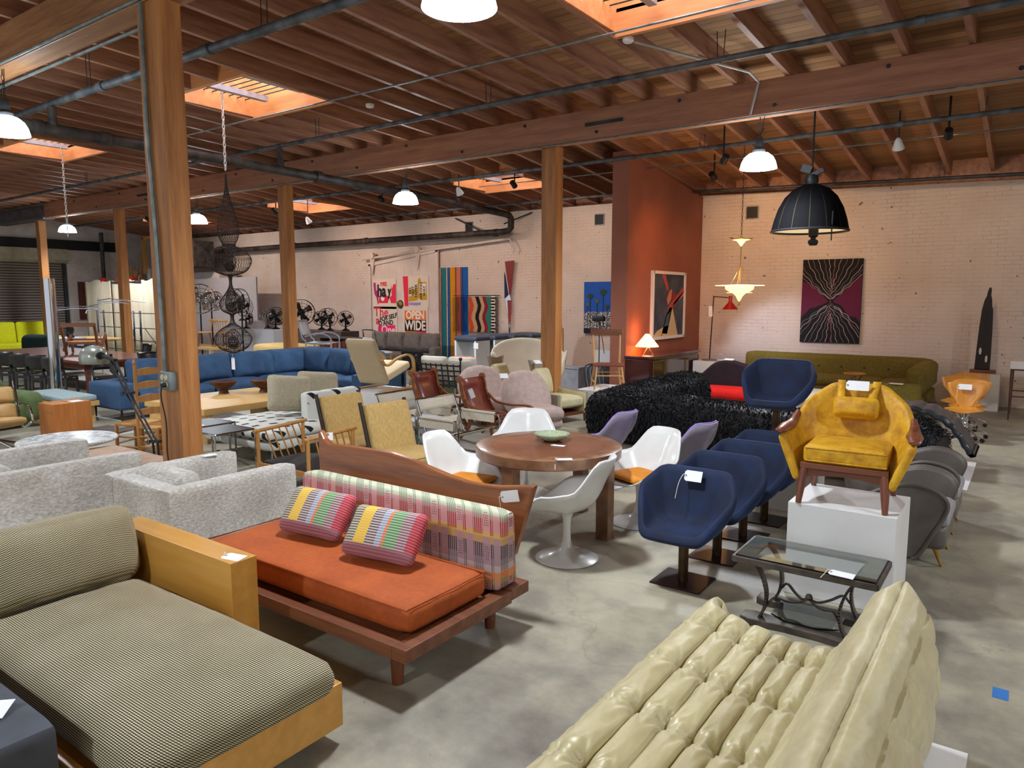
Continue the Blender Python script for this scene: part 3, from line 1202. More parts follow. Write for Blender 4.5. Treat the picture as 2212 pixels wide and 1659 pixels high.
# ---- wrought iron coffee table ----
M['wrought'] = mat('wrought_iron', '#4a443e', '#655d54', rough=.5, metal=.55, nscale=12)
M['bronze_slate'] = mat('mottled_bronze_slate', '#43382a', '#7d6a48', rough=.35, nscale=7, coat=.4)
M['glass'] = mat('clear_glass', '#e8f2f0', rough=.02, trans=1, ior=1.45)
t = T('coffee_table', 'wrought iron coffee table with glass top and scrolled stretcher in front of the white plinth', 'table', (-1.02, 4.62, 0))
b = MB()
for x0, y0, x1, y1 in ((-.405, -.225, .405, -.14), (-.405, .14, .405, .225), (-.405, -.14, -.3, .14), (.3, -.14, .405, .14)):
    b.box(x0, y0, .405, x1, y1, .425)
b.build('slate_border', M['bronze_slate'], t, smooth=False)
b = MB()
for p0, p1 in (((-.41, -.23), (.41, -.23)), ((-.41, .23), (.41, .23)), ((-.41, -.23), (-.41, .23)), ((.41, -.23), (.41, .23))):
    b.bar((p0[0], p0[1], .41), (p1[0], p1[1], .41), .022, .035)
b.build('rim', M['wrought'], t, smooth=False)
b = MB()
b.box(-.4, -.22, .428, .4, .22, .438)
b.build('glass_top', M['glass'], t, smooth=False)
for sx in (-1, 1):
    for sy in (-1, 1):
        b = MB()
        pts = spline([(sx * .30, sy * .17, .40), (sx * .25, sy * .17, .33), (sx * .215, sy * .17, .22), (sx * .22, sy * .17, .12), (sx * .25, sy * .17, .045)], 5)
        for a, e in zip(pts[:-1], pts[1:]):
            b.bar(a, e + (e - a) * .25, .05, .014, up=(1, 0, 0))
        b.build('leg', M['wrought'], t)
for sy in (-1, 1):
    b = MB()
    P = [(-.36, -.05), (-.3, -.075), (-.1, -.05), (.1, -.05), (.3, -.075), (.36, -.05), (.36, .05), (.3, .075), (.1, .05), (-.1, .05), (-.3, .075), (-.36, .05)]
    b.prism([(p[0], p[1] + sy * .17) for p in P], 0, .045, 'xy')
    b.build('foot', M['wrought'], t, smooth=False, bev=.005)
b = MB()
for sx in (-1, 1):
    for sy in (-1, 1):
        pts = spline([(sx * .21, sy * .16, .13), (sx * .17, sy * .14, .175), (sx * .11, sy * .09, .15), (sx * .05, sy * .03, .14), (0, 0, .165)], 6)
        b.tube(pts, .011, 7, flat=.7)
b.build('scroll_stretcher', M['wrought'], t)
b = MB()
b.lathe([(0, .15), (.016, .155), (.024, .172), (.016, .19), (0, .196)], 14)
b.build('ball_finial', M['wrought'], t)
b = MB()
P = [(-.2, -.1), (-.1, -.16), (.1, -.16), (.2, -.1), (.2, .1), (.1, .16), (-.1, .16), (-.2, .1)]
b.prism(P, .046, .054, 'xy')
b.build('glass_shelf', M['glass'], t, smooth=False)
ptag('white price tag on the front corner of the wrought iron coffee table', (-.80, 4.40, .445), (-80, 0, -4), .14, .06, .1, -1)
# ================================================================ centre
M['tulip'] = mat('white_fibreglass', '#d9dad6', '#e3e4e1', rough=.28, nscale=2, coat=.4)
M['lilac'] = mat('lilac_fabric', '#8d74c4', '#9a84cc', rough=.8, sheen=.3)
M['tulipgrey'] = mat('mauve_grey_shell', '#8d8596', '#979098', rough=.4, nscale=2)
M['orange_pad'] = mat('orange_wool', '#d07f1c', '#dd9028', rough=.85, sheen=.3, nscale=20)


def sm(a, b, x):
    x = max(0, min(1, (x - a) / (b - a)))
    return x * x * (3 - 2 * x)


def tulip_shell(scale=1.0, dz=0.0):
    b = MB()

    def fn(u, v):
        ph = u * 2 * PI            # 0 at the back
        a = abs(ph if ph <= PI else ph - 2 * PI)
        deg = math.degrees(a)
        zr = .845 - .235 * sm(26, 66, deg) - .03 * sm(66, 100, deg) - .155 * sm(100, 150, deg)
        rx, ry = .33, .295
        fl = .03 * sm(.75, 1, v)
        r = v ** .62
        x = math.sin(ph) * (rx * r + fl) * (1 - .10 * sm(40, 10, deg) * v)
        y = math.cos(ph) * (ry * r + fl) + .05 * v * sm(60, 0, deg) - .03 * v * sm(110, 180, deg)
        z = .405 + (zr - .405) * (v ** 2.3)
        return (x * scale, y * scale, z + dz)
    b.surf(fn, 48, 13, cu=True)
    return b


def tulip(loc, rz, label, pad=None, shell='tulip', liner=None, group='pedestal armchairs round the table'):
    t = T('pedestal_armchair', label, 'chair', loc, rz, group)
    tulip_shell().build('shell', M[shell], t, solid=.013, off=1)
    b = MB()
    b.lathe([(0, 0), (.245, 0), (.25, .006), (.235, .014), (.16, .03), (.09, .055), (.05, .09), (.032, .15), (.027, .24), (.032, .32), (.055, .38), (.10, .402), (0, .404)], 36)
    b.build('pedestal', M['tulip' if shell == 'tulip' else shell], t)
    if pad:
        b = MB()
        b.cush(-.2, -.23, .425, .2, .17, .465, .02, .012, n=8)
        b.build('seat_pad', M[pad], t)
    if liner:
        tulip_shell(.955, .012).build('liner', M[liner], t, solid=.012, off=1)
    return t


tulip((-2.86, 4.72, 0), -78, 'white pedestal armchair turned away in front of the round table')
tulip((-2.80, 5.88, 0), -24, 'white pedestal armchair with orange seat pad right of the round table', 'orange_pad')
tulip((-3.98, 4.82, 0), 100, 'white pedestal armchair with orange seat pad left of the round table', 'orange_pad')
tulip((-4.22, 6.12, 0), 30, 'white pedestal armchair behind the round table', None)
tulip((-3.72, 6.9, 0), -98, 'lilac lined pedestal armchair just behind the round table', None, 'tulipgrey', 'lilac', 'lilac pedestal armchairs')
tulip((-2.78, 6.75, 0), -104, 'lilac lined pedestal armchair behind the right white armchair', None, 'tulipgrey', 'lilac', 'lilac pedestal armchairs')

# round table
q = NT('parchment_top')
v = q.co()
n1 = q.noise(v, 2.0, 5)
n2 = q.noise(v, 26, 3)
f = q.math('ADD', q.math('MULTIPLY', n1, .7), q.math('MULTIPLY', n2, .3))
q.col(q.ramp(f, [(.32, '#5c3423'), (.5, '#7c4a32'), (.68, '#95623f')]))
q.set(Roughness=.3, Coat_Weight=.4, Coat_Roughness=.2)
M['parch'] = q.m
M['parch_edge'] = mat('parchment_edge', '#6b4630', '#8a6243', rough=.35, nscale=9, coat=.3)
t = T('round_table', 'round dining table in lacquered brown parchment on four square legs', 'table', (-3.41, 5.3, 0))
b = MB()
b.lathe([(0, .74), (.50, .74), (.50, .752), (0, .752)], 64)
b.build('tabletop', M['parch'], t)
b = MB()
b.lathe([(.502, .66), (.635, .66), (.645, .668), (.645, .744), (.635, .752), (.502, .752)], 72, caps=False)
b.lathe([(.0, .655), (.63, .655), (.63, .66), (0, .66)], 48)
b.build('apron_ring', M['parch_edge'], t)
for a in range(4):
    b = MB()
    b.box(.515, -.055, 0, .63, .055, .66)
    b.xf(RZ(a * 90))
    b.build('leg', M['parch_edge'], t, smooth=False, bev=.004)
q = NT('celadon_glaze')
n1 = q.noise(q.co(), 14, 4)
q.col(q.ramp(n1, [(.35, '#8fa382'), (.6, '#a9b596'), (.72, '#8a7a45')]))
q.set(Roughness=.18, Coat_Weight=.5)
t = tag(MB().lathe([(0, 0), (.07, 0), (.085, .008), (.14, .035), (.163, .06), (.165, .066), (.158, .064), (.13, .042), (.07, .022), (0, .018)], 40).build('shallow_bowl', q.m), 'green glazed shallow bowl on the round table', 'bowl')
t.location = (-3.47, 5.45, .753)
ptag('white price tag lying near the bowl on the round table', (-3.30, 5.28, .756), (-90, 0, 10), .13, .05, .0)
ptag('white price tag hanging over the front rim of the round table', (-2.97, 4.85, .756), (-88, 0, 40), .13, .06, .16, -1, (-.03, .06, -.08))

# ---- blue velvet bucket stools ----
q = NT('navy_velvet')
v = q.co()
lw = q.n('LayerWeight')
lw.inputs[0].default_value = .35
n1 = q.noise(v, 5, 4)
q.col(q.ramp(n1, [(.35, '#081631'), (.65, '#0f2549')]))
q.set(Roughness=.85, Sheen_Weight=.4, Sheen_Roughness=.3)
q.b.inputs['Sheen Tint'].default_value = hexc('#466aa8')
M['navy'] = q.m
M['bronze'] = mat('dark_bronze', '#40301f', '#5d472f', rough=.4, metal=.8, nscale=9)
M['plate'] = mat('oxblood_metal', '#2a1718', '#36201f', rough=.35, metal=.4)


def loop(poly, n):
    P = [Vector(p) for p in poly]
    L = [(P[(i + 1) % len(P)] - P[i]).length for i in range(len(P))]
    tot = sum(L)
    out = []
    for k in range(n):
        s = k / n * tot
        i = 0
        while s > L[i]:
            s -= L[i]
            i += 1
        out.append(P[i].lerp(P[(i + 1) % len(P)], s / L[i]))
    return out


def bucket(t):
    rim = [(-.225, -.29, .05), (.225, -.29, .05), (.375, -.02, .29), (.385, .03, .36), (.30, .2, .47), (.24, .23, .49), (-.24, .23, .49), (-.30, .2, .47), (-.385, .03, .36), (-.375, -.02, .29)]
    seat = [(-.2, -.27, .02), (.2, -.27, .02), (.24, -.06, .05), (.24, -.03, .06), (.19, .06, .06), (.16, .08, .06), (-.16, .08, .06), (-.19, .06, .06), (-.24, -.03, .06), (-.24, -.06, .05)]
    n = 40
    # matched sampling, corner to corner
    def lp(poly):
        out = []
        for i in range(len(poly)):
            a, e = Vector(poly[i]), Vector(poly[(i + 1) % len(poly)])
            for k in range(4):
                out.append(a.lerp(e, k / 4))
        return out
    R, Q = lp(rim), lp(seat)
    c = Vector((0, -.1, .03))
    rings = [[c + (p - c) * f for p in Q] for f in (.02, .4, .8)] + [Q]
    for f, o in ((.35, -.015), (.7, -.02), (1, 0)):
        rings.append([a.lerp(e, f) + Vector((0, 0, o)) for a, e in zip(Q, R)])
    th = .075
    cen = Vector((0, -.02, .25))
    out = []
    for f in (1, .7, .35):
        ring = []
        for a, e in zip(Q, R):
            p = a.lerp(e, f)
            d = Vector((p.x, p.y - .0, 0))
            d = d.normalized() if d.length > 1e-4 else d
            ring.append(p + d * th * (.55 if f == 1 else .8) + Vector((0, 0, -.045 if f == 1 else -.06)))
        out.append(ring)
    low = [[c + (p - c) * f + Vector((0, 0, -.085)) for p in Q] for f in (1.12, .5, .02)]
    b = MB()
    b.rings(rings + out + low, True)
    b.xf(Matrix.Scale(.88, 4))
    b.build('bucket_seat', M['navy'], t, sub=1)
    return t


def stool(loc, label, colh, rz=0):
    t = T('swivel_stool', label, 'stool', loc, rz, 'navy velvet bucket stools')
    s = bucket(t)
    for ch in t.children:
        if ch.name.startswith('bucket_seat'):
            ch.location = (0, 0, colh)
    b = MB()
    b.cyl((0, 0, .01), (0, 0, colh - .03), .036, n=20)
    b.build('column', M['bronze'], t)
    b = MB()
    b.box(-.185, -.17, 0, .185, .17, .012)
    b.build('base_plate', M['plate'], t, smooth=False, bev=.002)
    return t


s0 = stool((-1.93, 4.81, 0), 'navy velvet bucket stool with a price tag, nearest of the row', .395)
for i, (y, lab) in enumerate(((5.45, 'second navy velvet bucket stool, directly behind the tagged one'), (6.05, 'third navy velvet bucket stool, counting back from the tagged one'), (6.62, 'last navy velvet bucket stool in the row on the floor'))):
    dup(s0, lab, (-1.91 + .01 * i, y, 0))
hs = dup(s0, 'navy velvet bucket stool raised high above the black fur sofa', (-2.02, 7.35, .62))
ptag('white price tag hanging on the nearest navy bucket stool', (-1.93, 4.95, .75), (-25, 0, 2), .13, .08, .2, -1, (-.03, -.06, -.19))
t = tag(MB().box(-2.35, 7.0, 0, -1.62, 7.75, .62).build('plinth', M['white'], smooth=False, bev=.004), 'white plinth carrying the high navy stool behind the row', 'plinth', 'white display plinths')

# ---- yellow armchair on white plinth ----
tag(MB().box(-1.28, 5.04, 0, -.61, 5.66, .65).build('plinth', M['white'], smooth=False, bev=.004), 'white plinth under the yellow velvet armchair', 'plinth', 'white display plinths')
q = NT('mustard_velvet')
v = q.co()
n1 = q.noise(v, 9, 6, .7)
q.col(q.ramp(n1, [(.32, '#a57006'), (.5, '#c8930d'), (.68, '#dcac1c')]))
q.set(Roughness=.55, Sheen_Weight=.5, Sheen_Roughness=.3)
q.b.inputs['Sheen Tint'].default_value = hexc('#f0d060')
q.bump(n1, .3, .02)
M['mustard'] = q.m
M['teak'] = wood('teak', '#5e2d1c', '#7d452c', 0, 6, .4, coat=.25)
M['teak_z'] = wood('teak_z', '#5e2d1c', '#7d452c', 2, 6, .4, coat=.25)
t = T('lounge_armchair', 'mustard yellow velvet armchair with teak arm caps and legs on a white plinth', 'armchair', (-.965, 5.33, .652), 3)


def ycurve(a, v):
    s = 1 if a >= 0 else -1
    m = abs(a)
    w_ = .29 + .125 * v
    yb = .24 + .13 * v
    if m < .62:
        th = m / .62 * PI / 2
        x = w_ * math.sin(th) ** .85
        y = yb * max(0, math.cos(th)) ** .8
    else:
        k = (m - .62) / .38
        x = w_ * (1 + .05 * k)
        y = -.27 * k
    top = .84 - .10 * sm(.12, .34, m) - .235 * sm(.30, .64, m) - .01 * sm(.7, 1, m)
    bot = .27 - .11 * sm(.55, 1, m)
    return Vector((s * x, y, bot + (top - bot) * v))


b = MB()
b.surf(lambda u, v: ycurve(u * 2 - 1, v), 49, 9)
b.build('back_shell', M['mustard'], t, solid=.06, off=0, bev=0, sub=1)
for s in (-1, 1):
    b = MB()
    pts = [ycurve(s * a, 1) + Vector((0, 0, .028)) for a in (.50, .58, .66, .74, .82, .90, 1.0, 1.03)]
    b.tube(pts, [.018, .036, .05, .056, .054, .046, .04, .02], 10, flat=.55)
    b.build('arm_cap', M['teak'], t)
b = MB()
b.cush(-.275, -.26, .30, .275, .22, .43, .035, .018, n=12)
b.build('seat_cushion', M['mustard'], t)
b = MB()
for z in (.318, .412):
    b.tube([(-.262, -.258, z), (.262, -.258, z), (.272, -.25, z), (.272, .2, z)], .006, 6)
b.build('piping', M['mustard'], t)
b = MB()
b.cush(-.165, -.06, -.085, .165, .06, .085, .055, .02, 1, 10, TR(0, .215, .66) @ RX(-14), pinch=.3, wob=.004)
b.build('head_pillow', M['mustard'], t)
for s in (-1, 1):
    b = MB()
    b.surf(lambda u, v: (s * (.105 + (u - .5) * .055 + .02 * v), .20 + .15 * v + .0 * u, .715 + .14 * v), 3, 6)
    b.build('strap', M['mustard'], t, solid=.008)
b = MB()
b.box(-.29, -.265, .255, .29, -.215, .30)
b.box(-.28, .15, .22, .28, .2, .27).box(-.285, -.25, .22, -.25, .2, .27).box(.25, -.25, .22, .285, .2, .27)
b.prism([(-.26, .255), (-.26, .19), (-.12, .21), (.0, .215), (.12, .21), (.26, .19), (.26, .255)], -.245, -.22)
b.build('frame', M['teak'], t, smooth=False, bev=.006)
for sx in (-1, 1):
    for y0, y1 in ((-.235, -.285), (.17, .30)):
        b = MB()
        b.tube([(sx * .262, y0, .27), (sx * .275, (y0 + y1) / 2, .14), (sx * .285, y1, .0)], [.03, .03, .02], 12)
        b.build('leg', M['teak_z'], t)
t.scale = (.93, .95, .93)
ptag('white price tag on the top of the yellow armchair back', (-.98, 5.58, 1.42), (-20, 0, 3), .15, .07, .0)

# ---- black fur sofa ----
q = NT('black_fur')
hi_ = q.noise(q.co(), 3.2, 4)
q.col(q.ramp(hi_, [(.45, '#040507'), (.7, '#0d1116')]))
q.set(Roughness=.5, Specular_IOR_Level=.35)
M['fur'] = q.m


def fur_piece(t, name, path, heights, half, nh, seed, lean=0):
    pts = spline([(p[0], p[1], 0) for p in path], 8)
    n = len(pts)
    rings = []
    prof = []
    for k in range(20):
        a = 2 * PI * k / 20
        prof.append((math.copysign(abs(math.cos(a)) ** .55, math.cos(a)), math.copysign(abs(math.sin(a)) ** .6, math.sin(a))))
    for i, p in enumerate(pts):
        d = (pts[min(i + 1, n - 1)] - pts[max(i - 1, 0)]).normalized()
        side = Vector((d.y, -d.x, 0))
        f = i / (n - 1)
        hk = f * (len(heights) - 1)
        h = heights[int(hk)] + (heights[min(int(hk) + 1, len(heights) - 1)] - heights[int(hk)]) * (hk - int(hk))
        e = min(f, 1 - f) * (n - 1)
        sh = min(1, .55 + .2 * e)
        rings.append([p + side * (c * half * sh + lean * s_ * .1) + Vector((0, 0, .03 + h * .5 * (1 + s_ * sh) + 0)) for c, s_ in prof])
    b = MB()
    b.rings(rings)
    o = b.build(name, M['fur'], t)
    rnd = random.Random(seed)
    V = o.data.vertices
    polys = [p for p in o.data.polygons if len(p.vertices) == 4]
    area = [p.area for p in polys]
    tot = sum(area)
    vs, fs = [], []
    for p, ar in zip(polys, area):
        k = nh * ar / tot
        k = int(k) + (1 if rnd.random() < k - int(k) else 0)
        nrm = p.normal
        A = [V[i].co for i in p.vertices]
        if nrm.z < -.5:
            continue
        for _ in range(k):
            u, w_ = rnd.random(), rnd.random()
            q0 = A[0].lerp(A[1], u).lerp(A[3].lerp(A[2], u), w_)
            cl = noise.noise_vector(q0 * 3.5)
            d = (nrm * .9 + Vector((0, 0, -.5)) * (1 if nrm.z < .6 else .1) + cl * 1.1 + Vector((rnd.uniform(-.4, .4), rnd.uniform(-.4, .4), rnd.uniform(-.3, .3)))).normalized()
            L = rnd.uniform(.035, .065)
            sdv = d.cross(Vector((rnd.uniform(-1, 1), rnd.uniform(-1, 1), rnd.uniform(-1, 1)))).normalized() * .006
            mid = q0 + d * L * .6
            tip = q0 + d * L + Vector((0, 0, -.03))
            i0 = len(vs)
            vs += [q0 - sdv, q0 + sdv, mid + sdv * .8, mid - sdv * .8, tip]
            fs += [(i0, i0 + 1, i0 + 2, i0 + 3), (i0 + 3, i0 + 2, i0 + 4)]
    me = D.meshes.new('fur')
    me.from_pydata(vs, [], fs)
    me.materials.append(M['fur'])
    fo = D.objects.new('fur', me)
    COL.objects.link(fo)
    fo.parent = t
    fo['kind'] = 'stuff'


t = T('fur_sofa', 'long curved sofa covered in shaggy black fur behind the navy stools', 'sofa')
fur_piece(t, 'front_back', [(-5.15, 9.25), (-4.6, 9.15), (-3.6, 9.0), (-2.4, 8.9), (-1.4, 8.78), (-.66, 8.60)], [.62, .74, .70, .67, .70, .74], .31, 24000, 3)
fur_piece(t, 'raised_wing', [(-5.1, 9.5), (-4.8, 10.1), (-4.55, 10.7), (-4.3, 11.2)], [.60, .70, .78, .84], .37, 12000, 5)
b = MB()
b.cush(-4.3, 9.2, .05, -1.7, 10.2, .42, .1, .02, n=8)
b.build('seat', M['fur'], t)
t = T('ribbed_lounge', 'black ribbed leather lounge seat behind the right end of the fur sofa', 'lounge', (-.85, 9.9, 0))
b = MB()
pr = spline([(-.5, 0, .72), (-.25, 0, .745), (-.02, 0, .70), (.16, 0, .60), (.28, 0, .46), (.38, 0, .30), (.42, 0, .26)], 9)
def rib(u, v):
    i = u * (len(pr) - 1)
    k = min(int(i), len(pr) - 2)
    p = pr[k].lerp(pr[k + 1], i - k)
    return (p.x, -.35 + .7 * v, p.z + .022 * abs(math.sin(u * PI * 8)))
b.surf(rib, 100, 6)
b.build('ribbed_pad', mat('black_leather', '#22262b', '#33383e', rough=.32, nscale=6), t, solid=.05)
for y in (-.25, .25):
    b = MB()
    b.tube([(-.4, y, .70), (-.2, y, .3), (-.35, y, .015)], .014, 8)
    b.tube([(.25, y, .45), (.0, y, .3), (.1, y, .015)], .014, 8)
    b.cyl((-.2, y, .3), (.0, y, .3), .014, n=8)
    b.build('frame', M['chrome'], t)

# ---- grey Italian armchairs behind the plinth ----
M['greysatin'] = mat('grey_satin', '#5a544e', '#6b655e', rough=.45, sheen=.3, nscale=5)
M['greysatin2'] = mat('pale_grey_seat', '#8f8e90', '#9b9a9b', rough=.5, sheen=.2, nscale=5)
M['brass'] = mat('brass', '#a07f3a', '#b08f48', rough=.3, metal=.9)


def italian(loc, label, tagg):
    t = T('tub_armchair', label, 'armchair', loc, 0, tagg)
    out = spline([(-.55, 0, .50), (-.42, 0, .575), (-.24, 0, .635), (-.07, 0, .61), (.015, 0, .53), (.0, 0, .42), (-.07, 0, .27), (-.14, 0, .12), (-.22, 0, .06), (-.5, 0, .08)], 6)
    for s in (-1, 1):
        b = MB()
        b.prism([(p.x, p.z) for p in out], s * .30, s * .37)
        b.build('arm_panel', M['greysatin'], t, bev=.018)
        b = MB()
        b.tube([(p.x, s * .372, p.z) for p in out[:48]], .016, 6)
        b.build('piped_edge', M['greysatin'], t)
    b = MB()
    b.cush(-.6, -.3, .13, .02, .3, .33, .06, .01, n=8)
    b.build('seat_base', M['greysatin'], t)
    b = MB()
    b.cush(-.55, -.29, .31, .03, .29, .43, .05, .02, n=8)
    b.build('seat_cushion', M['greysatin2'], t)
    b = MB()
    b.cush(-.1, -.34, -.3, .1, .34, .3, .08, .02, 0, 10, TR(-.58, 0, .47) @ RY(-14))
    b.build('backrest', M['greysatin'], t)
    for x in (-.02, -.55):
        for y in (-.24, .24):
            b = MB()
            b.tube([(x - .04 * (1 if x > -.3 else -1), y, .14), (x, y, .03), (x + .02, y, 0)], [.02, .009, .012], 8)
            b.build('leg', M['brass'], t)
    return t


italian((-.43, 6.47, 0), 'grey satin Italian armchair nearest the white plinth', 'grey satin armchairs')
italian((-.43, 7.40, 0), 'grey satin Italian armchair by the right end of the fur sofa', 'grey satin armchairs')
tag(MB().box(-.9, 8.9, .0005, -.44, 10.5, .006).build('floor_board', M['white'], smooth=False), 'white board on the floor at the right end of the fur sofa', 'board')

# ---- stack of plywood swivel chairs ----
M['ply'] = wood('orange_plywood', '#c17a24', '#d08c34', 2, 4, .35, coat=.4)


def seven(loc, label, rz=0):
    t = T('swivel_chair', label, 'chair', loc, rz, 'nested plywood swivel chairs')
    P = spline([(0, -.23, .435), (0, -.1, .44), (0, .06, .435), (0, .15, .46), (0, .19, .53), (0, .22, .64), (0, .255, .78), (0, .27, .83)], 5)
    W = spline([(0, 0, .14), (0, .1, .225), (0, .25, .235), (0, .4, .17), (0, .5, .105), (0, .62, .13), (0, .78, .215), (0, .9, .245), (0, 1, .215)], 6)
    def fn(u, v):
        i = v * (len(P) - 1)
        k = min(int(i), len(P) - 2)
        p = P[k].lerp(P[k + 1], i - k)
        j = v * (len(W) - 1)
        k = min(int(j), len(W) - 2)
        w_ = W[k].lerp(W[k + 1], j - k).z
        x = (u - .5) * 2
        return (x * w_, p.y - .02 * x * x * (v > .5), p.z + (.025 * x * x if v < .45 else 0) - .03 * x ** 6 * (max(0, v - .9) * 10) )
    b = MB()
    b.surf(fn, 11, 40)
    b.build('shell', M['ply'], t, solid=.012)
    b = MB()
    b.cyl((0, 0, .12), (0, 0, .42), .017, n=10)
    for k in range(4):
        a = k * PI / 2 + .7
        b.cyl((0, 0, .3), (.13 * math.cos(a), .13 * math.sin(a), .42), .007, n=6)
    b.build('column', M['chrome'], t)
    for k in range(5):
        a = k * 2 * PI / 5 + .3
        c_, s_ = math.cos(a), math.sin(a)
        b = MB()
        b.tube([(0, 0, .15), (.12 * c_, .12 * s_, .13), (.25 * c_, .25 * s_, .085), (.25 * c_, .25 * s_, .05)], .009, 7)
        o = b.build('spoke', M['chrome'], t)
        b = MB()
        b.cyl((.25 * c_ - .02 * s_, .25 * s_ + .02 * c_, .028), (.25 * c_ + .02 * s_, .25 * s_ - .02 * c_, .028), .028, n=12)
        b.build('caster', M['black'], o)
    return t


c0 = seven((-.70, 11.95, 0), 'orange plywood swivel chair with the price tag, front of the nested row')
dup(c0, 'second orange plywood swivel chair in the nested row', (-.68, 12.35, 0), -4)
dup(c0, 'third orange plywood swivel chair in the nested row', (-.83, 12.85, 0), 6)
dup(c0, 'rearmost orange plywood swivel chair in the nested row', (-.74, 13.45, 0), -3)
ptag('white price tag on the front plywood swivel chair', (-.72, 12.13, .765), (-14, 0, 0), .17, .08, .2, -1, (-.02, -.03, -.2))
# ================================================================ right side against the brick wall
M['olive'] = mat('olive_wool', '#65561a', '#766623', rough=.9, sheen=.4, nscale=30, bump=.1, bscale=150)
t = T('sectional_sofa', 'olive green button-back sectional sofa along the brick wall', 'sofa', (-3.4, 15.2, 0))
b = MB()
b.cush(-1.6, -.45, .16, 1.9, .5, .36, .05, 0, n=10)
b.build('base', M['olive'], t)
b = MB()
b.cush(-1.55, -.5, .36, 1.2, .3, .5, .06, .03, n=14, wob=.01)
b.build('seat_cushion', M['olive'], t)
b = MB()
b.cush(-1.55, .22, .38, 1.95, .52, .90, .09, .02, 1, 14, wob=.012)
b.build('back', M['olive'], t)
for k in range(8):
    x = -1.3 + k * .42
    b = MB()
    b.lathe([(0, 0), (.016, 0), (.018, .008), (0, .014)], 8).xf(TR(x, .20, .67) @ RX(90))
    b.build('button', M['black'], t)
b = MB()
b.cush(-1.72, -.5, .2, -1.53, .45, .62, .07, .01, n=8)
b.build('left_arm', M['olive'], t)
b = MB()
b.box(-1.76, -.52, .15, -1.69, -.46, .60)
b.build('wood_trim', M['walnut_z'], t, smooth=False, bev=.01)
b = MB()
b.cush(1.15, -1.95, .36, 1.85, .3, .5, .06, .03, n=12, wob=.008)
b.build('return_seat', M['olive'], t)
b = MB()
b.cush(1.15, -2.0, .16, 2.0, .5, .36, .05, 0, n=10)
b.build('return_base', M['olive'], t)
b = MB()
b.cush(1.72, -1.55, .4, 2.02, .5, .86, .10, .02, 0, 12, wob=.012)
b.build('return_back', M['olive'], t)
b = MB()
b.cush(1.2, -2.16, .18, 2.04, -1.93, .64, .05, .01, n=10)
b.build('end_arm', M['olive'], t)
for x, y in ((-1.6, -.35), (-1.6, .4), (1.9, .4), (1.9, -2.0), (1.25, -2.0)):
    b = MB()
    b.cyl((x, y, .17), (x, y, 0), .025, .018, 10)
    b.build('leg', M['walnut_z'], t)
ptag('white price tag on the near end of the olive sectional', (-1.72, 13.06, .65), (-84, 0, -3), .2, .09, .15, -1)
t = T('side_table', 'white square parsons table between the navy stool and olive sofa', 'table', (-3.0, 12.35, 0))
b = MB()
b.box(-.2, -1.05, .36, .2, 1.05, .44)
b.build('tabletop', M['white'], t, smooth=False, bev=.004)
for x in (-.15, .15):
    for y in (-.99, .99):
        MB().box(x - .04, y - .04, 0, x + .04, y + .04, .36).build('leg', M['white'], t, smooth=False)
t = T('pedestal_stool', 'small round wood-topped stool on a chrome stem in front of the olive sofa', 'stool', (-2.5, 13.9, 0))
MB().lathe([(0, .68), (.17, .68), (.18, .69), (.18, .70), (.17, .71), (0, .71)], 24).build('top', M['ply'], t)
b = MB()
b.cyl((0, 0, .02), (0, 0, .68), .02, n=10)
for k in range(3):
    a = k * 2.1
    b.tube([(0, 0, .52), (.08 * math.cos(a), .08 * math.sin(a), .6), (.13 * math.cos(a), .13 * math.sin(a), .68)], .012, 6)
b.build('stem', M['chrome'], t)
MB().lathe([(0, 0), (.16, 0), (.16, .012), (.04, .03), (0, .03)], 24).build('foot', M['chrome'], t)

# black camel-back settee with red seat
M['aubergine'] = mat('aubergine_velvet', '#14090f', '#1f0f18', rough=.8, sheen=.5)
M['red'] = mat('red_wool', '#c8100c', '#d8160f', rough=.9, sheen=.2)
t = T('settee', 'dark aubergine camel-back settee with bright red seat cushion', 'sofa', (-4.16, 12.45, 0))
b = MB()
out = spline([(-.78, 0, .25), (-.76, 0, .55), (-.62, 0, .72), (-.42, 0, .88), (-.15, 0, .92), (.1, 0, .86), (.35, 0, .78), (.62, 0, .72), (.74, 0, .6), (.76, 0, .25)], 5)
b.prism([(p.x, p.z) for p in out], .2, .36)
b.build('camel_back', M['aubergine'], t, bev=.04)
for s in (-1, 1):
    b = MB()
    b.cush(min(s * .70, s * .88), -.35, .2, max(s * .70, s * .88), .3, .66, .085, .01, n=8)
    b.build('armrest', M['aubergine'], t)
b = MB()
b.cush(-.70, -.42, .30, .70, .22, .47, .075, .015, n=12)
b.build('seat_cushion', M['red'], t)
b = MB()
b.box(-.74, -.32, .12, .74, .25, .3)
b.build('base', M['aubergine'], t, smooth=False, bev=.02)
for x in (-.66, .66):
    for y in (-.26, .2):
        MB().cyl((x, y, .13), (x, y, 0), .025, .015, 8).build('leg', M['walnut_z'], t)
ptag('white price tag on the crest of the black settee', (-4.36, 12.72, .935), (-70, 0, 0), .17, .07, .1, -1, (-.06, -.12, -.08))

